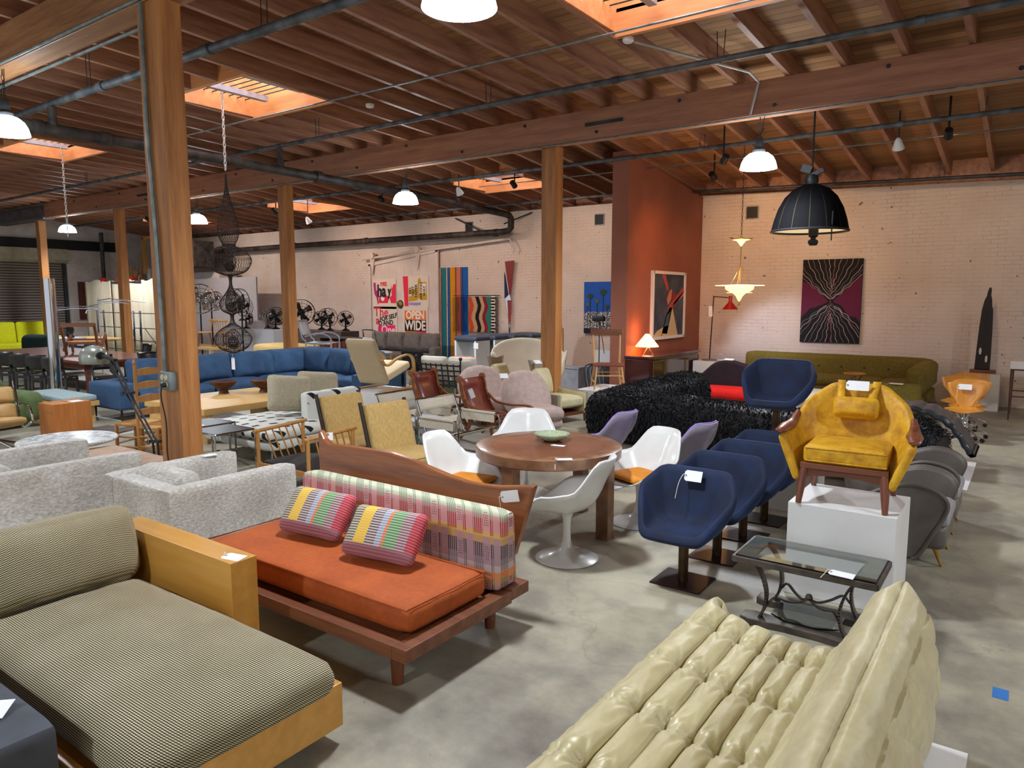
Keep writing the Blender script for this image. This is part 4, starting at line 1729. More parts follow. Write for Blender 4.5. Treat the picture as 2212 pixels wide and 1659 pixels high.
# terracotta wall: credenza, lamp, framed painting
M['lacquer'] = mat('oxblood_lacquer', '#3a1a1c', '#45201f', rough=.12, coat=.8, nscale=3)
M['lacquer_dark'] = mat('brown_lacquer_door', '#2a1510', '#3a2018', rough=.12, coat=.8, nscale=3)
t = T('credenza', 'dark glossy lacquered credenza with brass-framed doors below the abstract painting', 'cabinet', (-5.98, 13.62, 0))
b = MB()
b.box(-.28, -1.2, .08, .24, 1.2, .88)
b.build('body', M['lacquer'], t, smooth=False, bev=.02)
b = MB()
b.prism([(.28, -1.15), (.28, 1.2), (-.3, 1.22), (-.3, -1.22), (.20, -1.22)], .88, .93, 'xy')
b.build('top', M['lacquer'], t, smooth=False, bev=.008)
for y0, y1 in ((-1.12, -.62), (-.58, .42), (.46, 1.14)):
    b = MB()
    b.box(.24, y0, .13, .255, y1, .83)
    o = b.build('door', M['lacquer_dark'], t, smooth=False)
    b = MB()
    for a, e in (((y0, .13), (y1, .13)), ((y1, .13), (y1, .83)), ((y1, .83), (y0, .83)), ((y0, .83), (y0, .13))):
        b.bar((.258, a[0], a[1]), (.258, e[0], e[1]), .012, .012)
    b.build('brass_frame', M['brass'], o, smooth=False)
    b = MB()
    for yy in ((y1 - .1,) if y1 < 0 else ((y0 + y1) / 2 - .05, (y0 + y1) / 2 + .05)):
        b.cyl((.255, yy, .42), (.285, yy, .44), .012, n=8)
    b.build('knob', M['brass'], o)
MB().box(-.26, -1.1, 0, .2, 1.1, .08).build('plinth', M['black'], t, smooth=False)
ptag('white price tag on the near end of the dark credenza', (-5.85, 12.52, .937), (-88, 0, 0), .2, .09, .2, 1, (0.02, -.12, -.2))
q = NT('paper_shade')
xs = q.xyz(q.co().outputs[0])
fr = q.math('FRACT', q.math('MULTIPLY', xs[2], 24))
c = q.ramp(fr, [(0, '#e8a85a'), (.2, '#ffdf9c'), (.9, '#ffdf9c'), (1, '#e8a85a')])
q.col(c)
q.l(c, q.b.inputs['Emission Color'])
q.set(Emission_Strength=1.6, Roughness=.9)
t = T('table_lamp', 'glowing cone-shaped paper table lamp on the credenza', 'lamp', (-6.02, 12.85, .93))
b = MB()
b.lathe([(.225, .16), (.22, .175), (.04, .40), (.025, .405), (.03, .39), (.2, .175), (.205, .16)], 28, caps=False)
b.build('shade', q.m, t)
b = MB()
for k in range(3):
    a = k * 2.1 + .4
    b.tube([(.13 * math.cos(a), .13 * math.sin(a), 0), (.02, 0, .17), (.16 * math.cos(a + 1), .16 * math.sin(a + 1), .18)], .006, 6)
b.build('tripod_base', M['brass'], t)
light('table_lamp_bulb', 'POINT', (0, 0, .12), 9, '#ff8a3c', t, shadow_soft_size=.06)
light('table_lamp_glow', 'POINT', (-.0, 0, .46), 5, '#ff8a3c', t, shadow_soft_size=.05)

def canvas(name, label, cat, x0, x1, z0, z1, y, m, th=.04, group=None):
    t = T(name, label, cat, ((x0 + x1) / 2, y, (z0 + z1) / 2), 0, group)
    MB().box(-(x1 - x0) / 2, -th, -(z1 - z0) / 2, (x1 - x0) / 2, 0, (z1 - z0) / 2).build('canvas', m, t, smooth=False)
    return t


def flat(parent, name, poly, m, y=-.043, th=.002):
    """flat painted shape standing just proud of a canvas"""
    b = MB()
    b.prism(poly, y - th, y)
    return b.build(name, m, parent, smooth=False)


def fc(name, h, rough=.8):
    return mat(name, h, rough=rough)


# framed abstract on the terracotta wall (faces +X)
t = T('framed_painting', 'tall abstract painting in a white frame on the terracotta wall', 'painting', (-6.275, 14.34, 1.87), 90)
wv, hv = .80, .66
b = MB()
for a, e in (((-.81, -.67), (.81, -.67)), ((-.81, .67), (.81, .67)), ((-.81, -.7), (-.81, .7)), ((.81, -.7), (.81, .7))):
    b.bar((a[0], -.03, a[1]), (e[0], -.03, e[1]), .06, .06)
b.build('frame', M['white'], t, smooth=False)
b = MB()
b.box(-.80, -.03, -.66, .80, -.005, .66)
b.build('canvas', mat('slate_ground', '#2a3444', '#4d5560', rough=.7, nscale=2.5), t, smooth=False)
for nm, poly, colr in (('cream_wedge', [(-.80, -.66), (.52, -.66), (.2, -.05), (.1, -.1), (.0, -.42), (-.25, -.45), (-.55, -.52)], '#cdb487'),
                       ('teal_form', [(-.30, -.58), (-.05, -.60), (.1, -.25), (.18, -.05), (.05, -.05), (-.2, -.3)], '#3f5a66'),
                       ('red_ray', [(-.08, -.22), (.8, .28), (.8, .42), (.05, .02), (-.02, -.05)], '#b14a44'),
                       ('pink_ray', [(.2, -.02), (.8, .22), (.8, .30), (.25, .05)], '#d98d78'),
                       ('upper_ray', [(-.40, .66), (-.22, .66), (-.02, .34), (-.1, .30)], '#b3483f'),
                       ('flame', [(-.05, .0), (.12, .12), (.15, .34), (.02, .3), (-.1, .12)], '#c9785c'),
                       ('red_spot', [(.2, .1), (.34, .16), (.3, .28), (.18, .24)], '#a3202a'),
                       ('thin_line', [(-.35, -.64), (-.32, -.64), (-.05, -.15), (-.09, -.15)], '#7a3030')):
    flat(t, nm, poly, fc('paint_' + nm, colr), -.032)

# palm painting
t = canvas('palm_painting', 'blue painting of palm trees over a white city, left of the terracotta wall', 'painting', -9.33, -7.95, 1.12, 2.42, 16.18, fc('cobalt', '#1f55b0'), .05)
q = NT('speckled_city')
vo = q.n('TexVoronoi')
q.l(q.co((1, 1, 1.4)).outputs[0], vo.inputs['Vector'])
vo.inputs['Scale'].default_value = 38
n1 = q.noise(q.co((1, 1, 1.3)), 34, 2)
xs = q.xyz(q.co().outputs[0])
q.col(q.mix(q.ramp(n1, [(.5, 0.0), (.54, 1.0)]), '#141d33', '#d3d2d0'))
MB().box(-.685, -.054, -.52, .685, -.05, -.1).build('city', q.m, t, smooth=False)
MB().box(-.685, -.056, -.65, .685, -.05, -.52).build('dark_ground', fc('dark_ground', '#101d33'), t, smooth=False)
PG, PG2, TRK = fc('palm_green', '#2f4a24'), fc('palm_green_light', '#5a6a2c'), fc('palm_trunk', '#131b26')
for (x, zt, s, g) in ((-.5, .28, .17, PG), (-.57, .08, .12, PG2), (-.3, .16, .12, PG2), (-.13, .38, .2, PG), (-.02, .02, .13, PG), (.32, .52, .22, PG), (.2, .1, .12, PG2), (.5, .2, .15, PG)):
    flat(t, 'trunk', [(x - .008, -.55), (x + .008, -.55), (x + .006, zt), (x - .006, zt)], TRK, -.057)
    P = []
    for k in range(22):
        a = k / 22 * 2 * PI
        r = s * (.62 if k % 2 else .36) * (1 if math.sin(a) > -.2 else .8)
        P.append((x + r * math.cos(a), zt + r * math.sin(a) * .9))
    flat(t, 'fronds', P, g, -.059)

# black and plum canvas with dotted lines
t = canvas('dot_painting', 'black and plum canvas of branching dotted lines on the right brick wall', 'painting', -4.02, -2.86, 1.09, 2.82, 16.19, fc('black_ground', '#0b0b0f'), .05)
PL = fc('plum', '#5c1238')
flat(t, 'plum_field', [(-.58, .40), (-.45, .39), (-.3, .26), (-.06, .01), (-.06, -.02), (-.3, -.13), (-.4, -.15), (-.58, -.36)], PL, -.051)
flat(t, 'plum_field', [(.58, .53), (.3, .25), (.06, .02), (.06, -.02), (.2, -.08), (.36, -.3), (.5, -.33), (.58, -.44)], PL, -.051)
LP, LG = fc('pale_pink_dots', '#c4abb0'), fc('grey_dots', '#77777a')
rnd = random.Random(4)


def streak(p0, p1, p2, m_, w_=.0045):
    pts = spline([p0, ((p0[0] * .6 + p1[0] * .4 + rnd.uniform(-.02, .02)), (p0[1] * .6 + p1[1] * .4)), p1, ((p1[0] + p2[0]) / 2 + rnd.uniform(-.03, .03), (p1[1] + p2[1]) / 2 + rnd.uniform(-.02, .02)), p2], 7) if False else None
    P = [Vector((p[0], 0, p[1])) for p in (p0, p1, p2)]
    pts = []
    for i in range(29):
        k = i / 28
        v_ = P[0] * (1 - k) ** 2 + P[1] * 2 * k * (1 - k) + P[2] * k * k
        v_ += Vector((.010 * math.sin(i * .9 + p2[0] * 9), 0, .012 * math.sin(i * .7 + p2[1] * 7)))
        pts.append(Vector((v_.x, -.053, v_.z)))
    b_ = MB()
    for a_, e_ in zip(pts[:-1], pts[1:]):
        b_.bar(a_, e_ + (e_ - a_) * .1, .009, .002, up=(0, 1, 0))
    b_.build('dotted_line', m_, t, smooth=False)


for sgn in (1, -1):
    k = 0
    for (ex, ez) in ((-.58, .5), (-.58, .6), (-.58, .72), (-.5, .86), (-.4, .86), (-.28, .86), (-.16, .86), (-.06, .86), (.06, .86), (.16, .86), (.28, .86), (.4, .86), (.52, .86), (.58, .74), (.58, .65), (.58, .56)):
        st0 = (0, sgn * (.04 + .30 * (1 - abs(ex) / .6) * (abs(ez) / .86)))
        streak(st0, (ex * .42, sgn * (abs(st0[1]) * .7 + ez * .25)), (ex, sgn * min(.86, ez)), LP if k % 2 else LG)
        k += 1
    streak((-.02, 0), (.05, sgn * .4), (.04, sgn * .86), fc('rose_dots', '#a85a66'))

# tall dark wood sculpture on plinth
tag(MB().box(-.98, 15.45, 0, -.40, 15.98, .66).build('plinth', M['white'], smooth=False, bev=.004), 'white plinth under the tall dark carved figure', 'plinth', 'white display plinths')
t = T('carved_figure', 'tall dark carved wood plank figure with two oval holes on a plinth', 'sculpture', (-.68, 15.75, .66))
out = [(-.135, .06), (-.12, .5), (-.105, .85), (-.085, 1.15), (-.055, 1.32), (-.025, 1.40), (-.01, 1.5), (.01, 1.56), (.035, 1.555), (.045, 1.5), (.04, 1.42), (.06, 1.34), (.07, 1.2), (.085, 1.18), (.09, 1.1), (.10, .8), (.105, .4), (.105, .06)]
b = MB()
L = [Vector((p[0], 0, p[1])) for p in out]
for y0, y1 in ((-.03, .03),):
    b.prism([(p.x, p.z) for p in L], y0, y1)
b.build('body', mat('ebony_wood', '#120a07', '#24140d', rough=.5, nscale=9, stretch=(1, 1, .15)), t, smooth=False, bev=.012)
for x, z in ((-.06, .40), (.04, .26)):
    b = MB()
    b.lathe([(0, 0), (.027, 0), (.027, .002), (0, .002)], 16).xf(TR(x, -.043, z) @ Matrix.Diagonal((.75, 1, 2.4, 1)) @ RX(90))
    b.build('oval_hole', fc('wall_seen_through', '#cfc3b6'), t)
MB().box(-.2, -.1, 0, .2, .1, .06).build('base', M['walnut'], t, smooth=False)
# bar table at right edge
M['mahog'] = mat('dark_mahogany_leg', '#4a2f27', '#5a3a30', rough=.5)
t = T('high_table', 'tall white-topped table with thin brown legs at the right edge', 'table', (.25, 15.0, 0))
MB().box(-.5, -.5, .86, .5, .5, .99).build('top', M['white'], t, smooth=False, bev=.005)
for x in (-.47, .47):
    for y in (-.47, .47):
        b = MB()
        b.tube([(x, y, 0), (x, y, .86)], [.012, .022], 8)
        b.build('leg', M['mahog'], t)
b = MB()
for s in (-.47, .47):
    b.bar((-.47, s, .40), (.47, s, .40), .02).bar((s, -.47, .40), (s, .47, .40), .02).bar((-.47, s, .85), (.47, s, .85), .03).bar((s, -.47, .85), (s, .47, .85), .03)
b.build('stretcher', M['mahog'], t, smooth=False)

# red floor lamp on plinth
tag(MB().box(-5.68, 14.35, 0, -5.2, 14.95, .73).build('plinth', M['white'], smooth=False, bev=.004), 'white plinth under the red reading lamp', 'plinth', 'white display plinths')
M['lampred'] = mat('lamp_red', '#9c1414', '#ab1a1a', rough=.35)
t = T('reading_lamp', 'slim black reading lamp with red conical shade on a white plinth', 'lamp', (-5.42, 14.6, .73))
MB().lathe([(0, 0), (.15, 0), (.15, .02), (0, .025)], 24).build('base', M['conduit'], t)
b = MB()
b.cyl((0, 0, .02), (0.05, 0, 1.34), .012, n=8)
b.cyl((.05, 0, 1.32), (.36, 0, 1.30), .009, n=8)
b.build('pole', M['black'], t)
b = MB()
b.lathe([(.155, 1.06), (.15, 1.075), (.045, 1.20), (.035, 1.22), (.035, 1.33), (.0, 1.34)], 24, (.40, 0, 0))
b.build('shade', M['lampred'], t)
light('reading_bulb', 'SPOT', (.42, 0, 1.05), 60, '#cfe0ff', t, spot_size=math.radians(120), spot_blend=.5, shadow_soft_size=.05, aim=(1.2, 1.1, 0))
ptag('white price tag on the pole of the red reading lamp', (-5.41, 14.55, 1.75), (0, 88, 0), .22, .08, 0)

# glass disc pendant and the small one above, black dome pendant
M['amber'] = mat('amber_glass', '#ffd98a', rough=.3, emit=2.6, ecol='#ffc766')
M['frost'] = mat('frosted_plate_glass', '#f4e8d0', rough=.25, trans=.6, emit=.7, ecol='#ffdca0')
t = T('glass_pendant', 'tiered glass disc pendant glowing amber beside the terracotta wall', 'lamp', (-4.28, 12.9, 2.06))
b = MB()
b.lathe([(.42, .18), (.425, .19), (.2, .20), (.05, .20), (.05, .19), (.2, .188)], 36)
b.build('upper_disc', M['frost'], t)
b = MB()
b.lathe([(.25, .18), (.24, .12), (.16, .07), (.12, .05), (.11, .06), (.15, .09), (.2, .13), (.22, .18)], 32, caps=False)
b.build('bowl', M['amber'], t)
b = MB()
b.lathe([(.215, .055), (.22, .062), (.12, .06), (.06, .0), (.025, -.07), (.0, -.10), (.0, -.09), (.02, -.06), (.05, .0)], 32)
b.build('lower_disc', M['amber'], t)
b = MB()
b.lathe([(0, -.10), (.015, -.11), (.012, -.13), (.018, -.15), (0, -.17)], 10)
b.cyl((-.03, 0, -.16), (-.03, 0, -.28), .004, n=5)
b.build('finial', M['brass'], t)
b = MB()
b.cyl((0, 0, .2), (0, 0, .98), .008, n=6)
for k in range(3):
    a = k * 2.1
    b.cyl((.2 * math.cos(a), .2 * math.sin(a), .2), (.02 * math.cos(a), .02 * math.sin(a), .5), .003, n=5)
b.build('rod', M['brass'], t)
b = MB()
b.lathe([(.0, .86), (.04, .92), (.08, .97), (.15, .985), (.14, .99), (.05, .985), (0, 1.0)], 16)
b.build('upper_cup', M['amber'], t)
b = MB()
b.tube([(-.2, 0, 1.03), (-.1, 0, .995), (0, 0, 1.02), (.1, 0, .99), (.2, 0, 1.0)], .012, 6)
b.build('canopy_leaf', M['brass'], t)
b = MB()
n = 26
for i in range(n):
    za, ze = 1.02 + i * .063, 1.02 + i * .063 + .072
    pts = [(.014 * math.cos(k * PI / 4), 0, (za + ze) / 2 + .036 * math.sin(k * PI / 4)) for k in range(8)]
    if i % 2:
        pts = [(0, p[0], p[2]) for p in pts]
    b.tube(pts, .004, 5, closed=True)
b.build('chain', M['iron'], t)
light('glass_pendant_bulb', 'POINT', (0, 0, .34), 24, '#ffb766', t, shadow_soft_size=.08)

q = NT('black_pleated_cloth')
tc = q.co()
xs = q.xyz(tc.outputs[0])
ang = q.math('ARCTAN2', xs[1], xs[0])
fr = q.math('FRACT', q.math('MULTIPLY', ang, 14 / (2 * PI)))
q.col(q.ramp(fr, [(0, '#3c331c'), (.025, '#030305'), (.975, '#030305'), (1, '#3c331c')]))
q.set(Roughness=.9, Specular_IOR_Level=.1)
t = T('dome_pendant', 'large black dome pendant with pale stitched seams hanging under the roof', 'lamp', (-2.80, 11.5, 3.02))
t.scale = (1.18, 1.18, 1.18)
b = MB()
b.lathe([(.46, .0), (.455, .03), (.43, .14), (.385, .28), (.31, .42), (.21, .52), (.10, .57), (.06, .575)], 42, caps=False)
b.build('dome', q.m, t)
b = MB()
b.lathe([(.445, .0), (.44, .03), (.415, .14), (.37, .27), (.3, .40), (.2, .50), (.05, .55)], 42, caps=False)
b.build('liner', mat('cream_liner', '#d8c9a8', rough=.6, emit=.3, ecol='#ffe6b8'), t)
b = MB()
b.lathe([(.44, -.012), (.468, -.012), (.472, .004), (.46, .014), (.44, .012), (.44, -.012)], 42, caps=False)
b.build('rim', M['black'], t)
b = MB()
b.lathe([(0, .57), (.07, .57), (.085, .62), (.07, .69), (.04, .70), (0, .72)], 16)
b.cyl((0, 0, .7), (0, 0, 1.74), .012, n=8)
b.bar((-.05, -.02, .66), (.14, -.02, .74), .05)
b.bar((0, 0, .75), (-.12, 0, .79), .09)
b.build('gimbal', M['black'], t)
b = MB()
b.lathe([(0, -.18), (.045, -.18), (.062, -.15), (.06, -.12), (.03, -.10), (.032, -.085), (.055, -.07), (.06, -.04), (.06, .10), (.0, .12)], 16, (.05, 0, 0))
b.build('counterweight', M['black'], t)
b = MB()
b.tube([(.33, -.3, .02), (.335, -.31, .2), (.33, -.3, .0), (.33, -.3, -.15)], .008, 5)
b.build('pull_strap', M['black'], t)

# spot fixtures that wash the wall (small black track heads at the wall top)
def wallspot(x, y, z, aim, e, c, ss, label, blend=.9):
    t = T('track_spotlight', label, 'spotlight', (x, y, z))
    d = (Vector(aim) - Vector((x, y, z))).normalized()
    b = MB()
    b.cyl(-d * .13, d * .02, .055, .062, 14)
    b.build('head', M['black'], t)
    b = MB()
    b.cyl((0, 0, 0), (0, 0, ZJ(y) - z + JH), .015, n=6)
    b.build('stem', M['black'], t)
    light('wall_wash', 'SPOT', d * .05, e, c, t, spot_size=math.radians(ss), spot_blend=blend, shadow_soft_size=.06, aim=tuple(d * 2))


wallspot(-5.0, 13.4, 4.25, (-4.7, 16.2, 3.0), 100, '#ffc58c', 96, 'black track spotlight between the red lamp and dome pendant')
wallspot(-1.2, 12.7, 4.4, (-1.6, 16.2, 2.2), 65, '#ffd0a0', 110, 'black track spotlight lighting the dot painting')
wallspot(-4.4, 12.2, 4.3, (-6.28, 14.0, 2.5), 95, '#ff9a5c', 62, 'black track spotlight aimed at the terracotta wall')
wallspot(-9.2, 12.9, 4.4, (-9.4, 16.2, 2.2), 150, '#ffd9c0', 105, 'black track spotlight aimed at the palm painting')
wallspot(-13.2, 12.9, 4.4, (-13.4, 16.2, 2.0), 150, '#ffd9c4', 105, 'black track spotlight aimed at the striped tapestry')
wallspot(-17.4, 12.9, 4.4, (-17.6, 16.2, 2.0), 170, '#ffd9c4', 105, 'black track spotlight aimed at the sliding door posters')
wallspot(-22.5, 12.0, 4.4, (-23.0, 16.2, 2.0), 230, '#ffe6d8', 105, 'black track spotlight aimed at the grey panels')

# vents in the brick
for x0, x1, z0, z1, lab in ((-9.07, -8.82, 3.84, 4.08, 'square vent hole in the brick above the palm painting'), (-5.27, -5.03, 3.76, 4.0, 'square vent hole in the brick by the glass pendant chain'), (-13.25, -13.0, 3.9, 4.12, 'square vent hole in the brick beside the drain pipe')):
    t = T('wall_vent', lab, 'vent', ((x0 + x1) / 2, 16.2, (z0 + z1) / 2))
    MB().box(-.13, -.012, -.13, .13, -.001, .13).build('opening', M['black'], t, smooth=False)
    b = MB()
    for a, e in (((-.13, -.13), (.13, -.13)), ((-.13, .13), (.13, .13)), ((-.13, -.13), (-.13, .13)), ((.13, -.13), (.13, .13))):
        b.bar((a[0], -.012, a[1]), (e[0], -.012, e[1]), .02)
    b.build('rim', M['conduit'], t, smooth=False)

# wooden chair on white plinth, easel bits, folded chairs
tag(MB().box(-6.45, 10.95, 0, -5.72, 11.9, .43).build('plinth', M['white'], smooth=False, bev=.004), 'low white plinth under the leather-seated wooden chair', 'plinth', 'white display plinths')
M['ash'] = wood('pale_ash', '#b9894f', '#cda066', 2, 6, .45)
t = T('side_chair', 'pale wood side chair with dark top rail and leather seat on a white plinth', 'chair', (-6.1, 11.42, .43), 35)
b = MB()
b.cush(-.26, -.24, .40, .26, .22, .44, .018, .0, n=6)
b.build('seat', mat('brown_leather', '#6e3527', '#7d3f2e', rough=.5, nscale=8), t)
for sx in (-1, 1):
    b = MB()
    b.tube([(sx * .22, .12, .42), (sx * .25, .30, 1.0)], [.018, .015], 8)
    b.build('back_post', M['ash'], t)
    for y0, y1 in ((-.2, -.30), (.18, .28)):
        b = MB()
        b.tube([(sx * .21, y0, .42), (sx * .27, y1, .0)], [.019, .015], 8)
        b.build('leg', M['ash'], t)
b = MB()
b.prism([(-.29, .92), (.29, .92), (.29, 1.04), (-.29, 1.04)], .265, .29)
b.build('top_rail', M['walnut'], t, smooth=False, bev=.006)
b = MB()
b.bar((-.25, -.27, .12), (-.25, .25, .12), .02).bar((.25, -.27, .12), (.25, .25, .12), .02).bar((-.24, .22, .26), (.24, .22, .26), .02).bar((-.24, -.23, .24), (.24, -.23, .24), .02)
b.build('stretcher', M['ash'], t)
M['greyplastic'] = mat('grey_plastic', '#6d7074', '#7a7d81', rough=.45)
for k in range(6):
    t = T('folding_chair', 'grey folding chair leaning in the row behind the leather-seated chair', 'chair', (-6.95 + k * .075, 12.6 + k * .035, 0), 0, 'leaning grey folding chairs')
    b = MB()
    out = spline([(-.2, 0, .05), (-.22, 0, .5), (-.18, 0, .66), (0, 0, .70), (.18, 0, .66), (.22, 0, .5), (.2, 0, .05)], 4)
    b.prism([(p.x, p.z) for p in out], -.012, .012)
    b.xf(RZ(70) @ RX(-14))
    b.build('back', M['greyplastic'], t, bev=.004)
    b = MB()
    b.tube([Vector(p) * 1.0 + Vector((0, .0, .0)) for p in spline([(-.22, 0, .0), (-.24, 0, .5), (-.19, 0, .69), (0, 0, .73), (.19, 0, .69), (.24, 0, .5), (.22, 0, .0)], 4)], .012, 6)
    b.xf(RZ(70) @ RX(-14))
    b.build('frame', M['iron'], t)
t = tag(MB().box(-7.35, 13.2, 0, -6.75, 13.6, .95).build('plinth', M['white'], smooth=False, bev=.004), 'plain white plinth behind the leather-seated chair', 'plinth', 'white display plinths')
t = T('metal_box', 'galvanised metal box on the floor beside the timber post', 'box', (-8.15, 13.6, 0))
MB().box(-.28, -.2, 0, .28, .2, .5).build('body', M['channel'], t, smooth=False, bev=.01)
MB().box(-.3, -.22, .5, .3, .22, .53).build('lid', M['channel'], t, smooth=False)
t = T('black_ball_lamp', 'black ball with nested hoops on the floor by the metal box', 'sculpture', (-7.0, 12.25, 0))
MB().lathe([(0, .0), (.06, .02), (.11, .08), (.115, .13), (.08, .2), (0, .23)], 18).build('ball', M['black'], t)
for k in range(3):
    b = MB()
    b.tube([(.22 * math.cos(a) + .25, .12 * math.sin(a), .25 + .1 * math.sin(a) - k * .05) for a in [i * PI / 10 for i in range(20)]], .012, 6, closed=True)
    b.build('hoop', M['brass'], t)
t = T('floor_lamp', 'slim black arm lamp beside the palm painting', 'lamp', (-7.15, 13.0, 0))
b = MB()
b.cyl((0, 0, 0), (0, 0, 1.55), .011, n=6)
b.cyl((0.12, 0, .9), (0, 0, 1.6), .008, n=6)
b.build('pole', M['black'], t)
MB().box(-.16, -.04, 1.55, .12, .04, 1.66, .02).build('head', M['black'], t)
MB().lathe([(0, 0), (.13, 0), (.13, .02), (0, .02)], 20).build('base', M['black'], t)
# ================================================================ middle rows
# ---- beige slipper chairs (face +X) ----
M['straw'] = mat('straw_linen', '#b19255', '#c2a468', rough=.9, nscale=60, stretch=(1, 1, .2), bump=.1, bscale=200)
M['darkpipe'] = mat('dark_piping', '#2a1c14', rough=.6)


def slipper(loc, rz, label):
    t = T('slipper_chair', label, 'chair', loc, rz, 'straw coloured slipper chairs')
    b = MB()
    b.cush(-.28, -.07, .0, .28, .07, .56, .035, .015, 1, 10, TR(0, .24, .36) @ RX(-17), wob=.003)
    b.build('backrest', M['straw'], t)
    b = MB()
    b.cush(-.29, -.36, .29, .29, .26, .42, .04, .025, n=10)
    b.build('seat_cushion', M['straw'], t)
    b = MB()
    b.tube([(-.283, -.35, .40), (.283, -.35, .40), (.285, .2, .40)], .006, 6)
    b.build('piping', M['darkpipe'], t)
    for s in (-1, 1):
        b = MB()
        pts = spline([(s * .30, .13, .16), (s * .30, .25, .36), (s * .30, .33, .6), (s * .295, .44, .92)], 5)
        b.tube(pts, [.026] * 8 + [.022] * (len(pts) - 8), 8)
        b.build('back_post', M['darkpipe'], t)
    b = MB()
    b.box(-.28, -.33, .2, .28, .22, .29)
    b.build('seat_frame', M['darkpipe'], t, smooth=False)
    for x in (-.25, .25):
        for y in (-.3, .2):
            b = MB()
            b.cyl((x, y, .22), (x, y + (.04 if y > 0 else -.02), 0), .022, .014, 8)
            b.build('leg', M['darkpipe'], t)
    return t


sl = slipper((-6.22, 5.66, 0), 84, 'straw linen slipper chair without a tag, beside the dotted daybed back')
dup(sl, 'straw linen slipper chair with a price tag on its back', (-5.32, 5.50, 0), 82)
ptag('white price tag on the back of a straw slipper chair', (-5.68, 5.70, .86), (-60, 0, 78), .13, .07, .12, -1, (-.01, -.05, -.12))

# ---- chrome strap armchairs (face +X) ----
M['canvas_strap'] = mat('cream_canvas', '#bcb3a0', '#c6beac', rough=.85, nscale=40)


def strap_chair(loc, rz, label):
    t = T('strap_armchair', label, 'armchair', loc, rz, 'chrome tube armchairs with canvas straps')
    tb = lambda nm, P, r=.0125, n=8, closed=False: MB().tube(P, r, n, closed).build(nm, M['chrome'], t)
    for s in (-1, 1):
        x = s * .39
        tb('side_loop', spline([(x, .30, .02), (x, -.36, .02)], 2) + spline([(x, -.38, .05), (x, -.39, .3), (x, -.38, .52), (x, -.34, .56)], 4) + spline([(x, .2, .56), (x, .28, .54), (x, .30, .45), (x, .31, .1), (x, .30, .02)], 4))
        tb('seat_tube', [(s * .34, -.34, .40), (s * .34, .22, .27), (s * .34, .30, .33)], .0125)
        tb('back_tube', [(s * .345, .16, .28), (s * .345, .36, .76)], .0125)
        MB().box(min(x - .004, x + .004), -.30, .44, max(x - .004, x + .004), .26, .555).build('arm_strap', M['canvas_strap'], t, smooth=False)
        MB().cyl((x, -.32, .56), (x, .24, .56), .02, n=10).build('arm_roll', M['canvas_strap'], t)
    tb('cross_tube', [(-.39, -.33, .40), (.39, -.33, .40)])
    tb('cross_tube', [(-.36, .36, .765), (.36, .36, .765)])
    tb('cross_tube', [(-.39, .28, .06), (.39, .28, .06)])
    b = MB()
    b.surf(lambda u, v: ((u - .5) * .67, -.34 + .56 * v, .40 - .13 * v - .04 * math.sin(PI * v)), 5, 10)
    b.build('seat_sling', M['canvas_strap'], t, solid=.006)
    b = MB()
    b.surf(lambda u, v: ((u - .5) * .70, .31 + .052 * v, .62 + .14 * v), 5, 4)
    b.build('back_strap', M['canvas_strap'], t, solid=.006)
    b = MB()
    b.surf(lambda u, v: ((u - .5) * .68, .21 + .045 * v, .40 + .10 * v), 5, 4)
    b.build('lumbar_strap', M['canvas_strap'], t, solid=.006)
    return t


sc = strap_chair((-5.85, 6.93, 0), 88, 'chrome strap armchair with a price tag on its back strap')
dup(sc, 'chrome strap armchair farther left, behind the straw slipper chairs', (-6.62, 6.98, 0), 90)
ptag('white price tag on the back of the chrome strap armchair', (-6.20, 6.92, .70), (-10, 0, 88), .11, .09, 0)

# ---- red leather scroll chairs (face +X) ----
M['oxleather'] = mat('oxblood_leather', '#5a1f18', '#742e22', rough=.4, nscale=5, coat=.15)
M['cherry'] = wood('cherry_wood', '#6e3818', '#8d4f26', 1, 6, .4, coat=.2)


